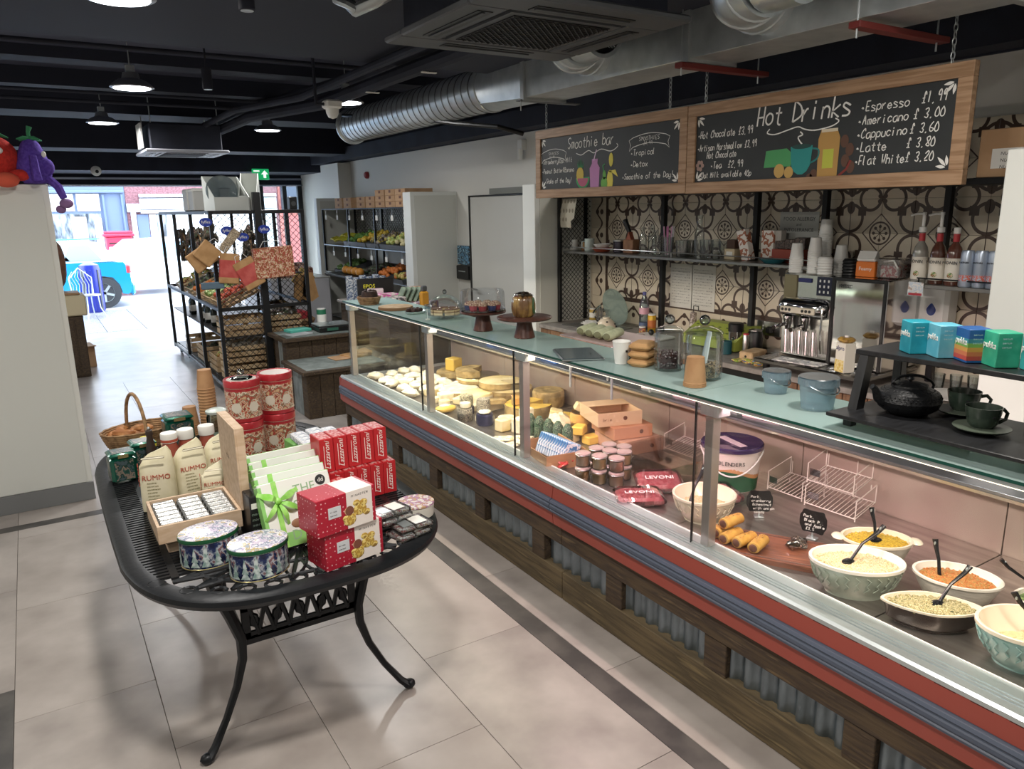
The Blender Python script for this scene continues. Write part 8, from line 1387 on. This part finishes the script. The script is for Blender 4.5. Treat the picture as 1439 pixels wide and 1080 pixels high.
G().bb(-.10, .01, -.01, .25, .72, .92, .03).make('tail_light', mat('tail_red', 'C83A44', .25), car); G().bb(-.05, .06, .02, 1.63, .25, .5, .04).make('rear_bumper', M_cyan, car); G().tube([(-.5, .2, 1.49), (-2.0, .2, 1.49)], .015, 6).make('roof_rail', mat('rail_teal', '4AB0A8', .3), car)
w2 = thing('white_car', 'white car passing behind the blue one in the glare', 'car', (4.9, 21.0, -.1)); G().prism([(0, .3), (4.2, .3), (4.3, .7), (3.4, .9), (2.8, 1.35), (1.2, 1.4), (.5, .95), (-.05, .85)], 0, 1.7, MC).make('body', mat('car_white', 'ECEEF0', .25, coat=.5), w2, smooth=40)
for x in (.8, 3.4): G().lathe([(0, -.01), (.32, -.01), (.32, .16), (0, .17)], 24, M=TR((-x, 0, .32), (-PI / 2, 0, 0))).make('wheel', M_tyre, w2)
G().prism([(.9, .95), (1.35, 1.3), (2.7, 1.27), (3.15, .93)], -.01, 0, MC).make('window', mat('car_window', '', .1), w2, smooth=0)
pb = thing('red_post_box', 'wide red double post box on the far pavement', 'post box', (2.17, 24.45, -.02)); M_pb = mat('post_red', 'C22A4A', .4); G().bb(-.33, .33, -.2, .2, 0, 1.3, .02).make('body', M_pb, pb); G().bb(-.4, .4, -.26, .26, 1.3, 1.38, .02).bb(-.36, .36, -.22, .22, 1.38, 1.45, .02).make('cap', M_pb, pb)
for x in (-.17, .17): G().box(x - .11, x + .11, -.206, -.201, .8, 1.02).make('notice_plate', M_w, pb, smooth=0); G().box(x - .1, x + .1, -.206, -.201, 1.1, 1.14).make('slot', M_dark, pb, smooth=0)
bn = thing('blue_bin', 'dark blue street bin with grey ribs outside the door', 'bin', (.93, 17.2, -.02)); G().lathe([(.17, 0), (.19, .03), (.19, .86), (.17, .95), (.07, 1.0), (0, 1.0)], 24).make('drum', mat('bin_blue', '26349A', .3), bn)
for k in range(8): a = 2 * PI * k / 8; G().bb(.188, .202, -.02, .02, .05, .86, .004, Matrix.Rotation(a, 4, 'Z')).make('rib', M_dg if k % 2 else mat('bin_blue', '', .3), bn)
ch = thing('metal_chair', 'ornate white metal chair on the wet paving by the bin', 'chair', (.82, 16.3, -.02), .5); G().lathe([(0, .43), (.2, .43), (.2, .45), (0, .45)], 20).make('seat', M_alu, ch)
for a in (.8, 2.4, 3.9, 5.5): G().tube([(.15 * math.cos(a), .15 * math.sin(a), .43), (.17 * math.cos(a), .17 * math.sin(a), .2), (.26 * math.cos(a), .26 * math.sin(a), .0)], .012, 6).make('leg', M_alu, ch)
g = G(); 
for k in range(7): x = -.18 + .06 * k; g.tube([(x, .18, .45), (x + .03, .2, .62), (x - .03, .22, .78), (x * .7, .23, .88)], .007, 5)
g.tube([(-.2, .18, .44), (-.22, .21, .75), (0, .24, .94), (.22, .21, .75), (.2, .18, .44)], .012, 6).make('backrest', M_alu, ch)
# ---------- plush toys on the partition ----------
M_pt = mat('red_plush', 'C8322A', .95, c2='B02A24', ns=60, bump=.3); M_pa = mat('purple_plush', '4E3494', .95, c2='5E44A8', ns=60, bump=.3); M_pp = mat('mauve_plush', '8A6A9A', .95, bump=.3, ns=60); M_pg = mat('green_felt', '3A8A5E', .9)
o = thing('tomato_toy', 'round red plush tomato with green leaf cap sitting on the partition', 'toy', (-.12, 5.67, 2.0905), .2); G().ell((0, 0, .15), (.14, .11, .135), 26, 16).make('body', M_pt, o); G().ell((.11, -.09, .05), (.06, .04, .035), 14, 8).make('arm', M_pt, o); G().ell((.03, -.13, .02), (.07, .06, .045), 14, 8).make('foot', mat('coral_plush', 'D05A44', .95), o); G().ell((.02, -.105, .19), (.022, .014, .02), 12, 8).make('eye', M_w, o)
for k in range(5): a = 2 * PI * k / 5; G().tube([(0, 0, .28), (.05 * math.cos(a), .05 * math.sin(a), .29), (.10 * math.cos(a), .09 * math.sin(a), .272)], [.015, .013, .004], 6).make('leaf', M_pg, o)
o = thing('aubergine_toy', 'purple plush aubergine with green cap and dangling feet on the partition', 'toy', (.085, 5.67, 2.0905), .3); G().lathe([(0, 0), (.06, .005), (.095, .05), (.095, .11), (.075, .18), (.05, .24), (.03, .265), (0, .27)], 24).make('body', M_pa, o); G().ell((.05, -.055, .10), (.05, .045, .055), 14, 9).make('snout', M_pa, o)
G().tube([(-.02, -.08, .16), (-.03, -.12, .08), (-.02, -.11, .02)], [.022, .024, .026], 8).make('arm', M_pa, o); G().tube([(.05, -.05, .04), (.09, -.10, -.02), (.11, -.11, -.09)], [.026, .026, .022], 8).make('leg', M_pa, o); G().ell((.115, -.12, -.12), (.04, .04, .03), 14, 8).make('foot', M_pp, o); G().ell((.09, -.09, -.155), (.03, .03, .025), 12, 8).make('foot', M_pp, o); G().ell((.045, -.07, .175), (.014, .010, .02), 12, 8).make('eye', M_w, o)
for k in range(4): a = 2 * PI * k / 4 + .4; G().tube([(0, 0, .265), (.04 * math.cos(a), .04 * math.sin(a), .27), (.085 * math.cos(a), .075 * math.sin(a), .262)], [.018, .014, .004], 6).make('cap_leaf', M_pg, o)
G().tube([(0, 0, .26), (0, 0, .31), (.01, 0, .34)], [.012, .011, .016], 8).make('stalk', M_pg, o)
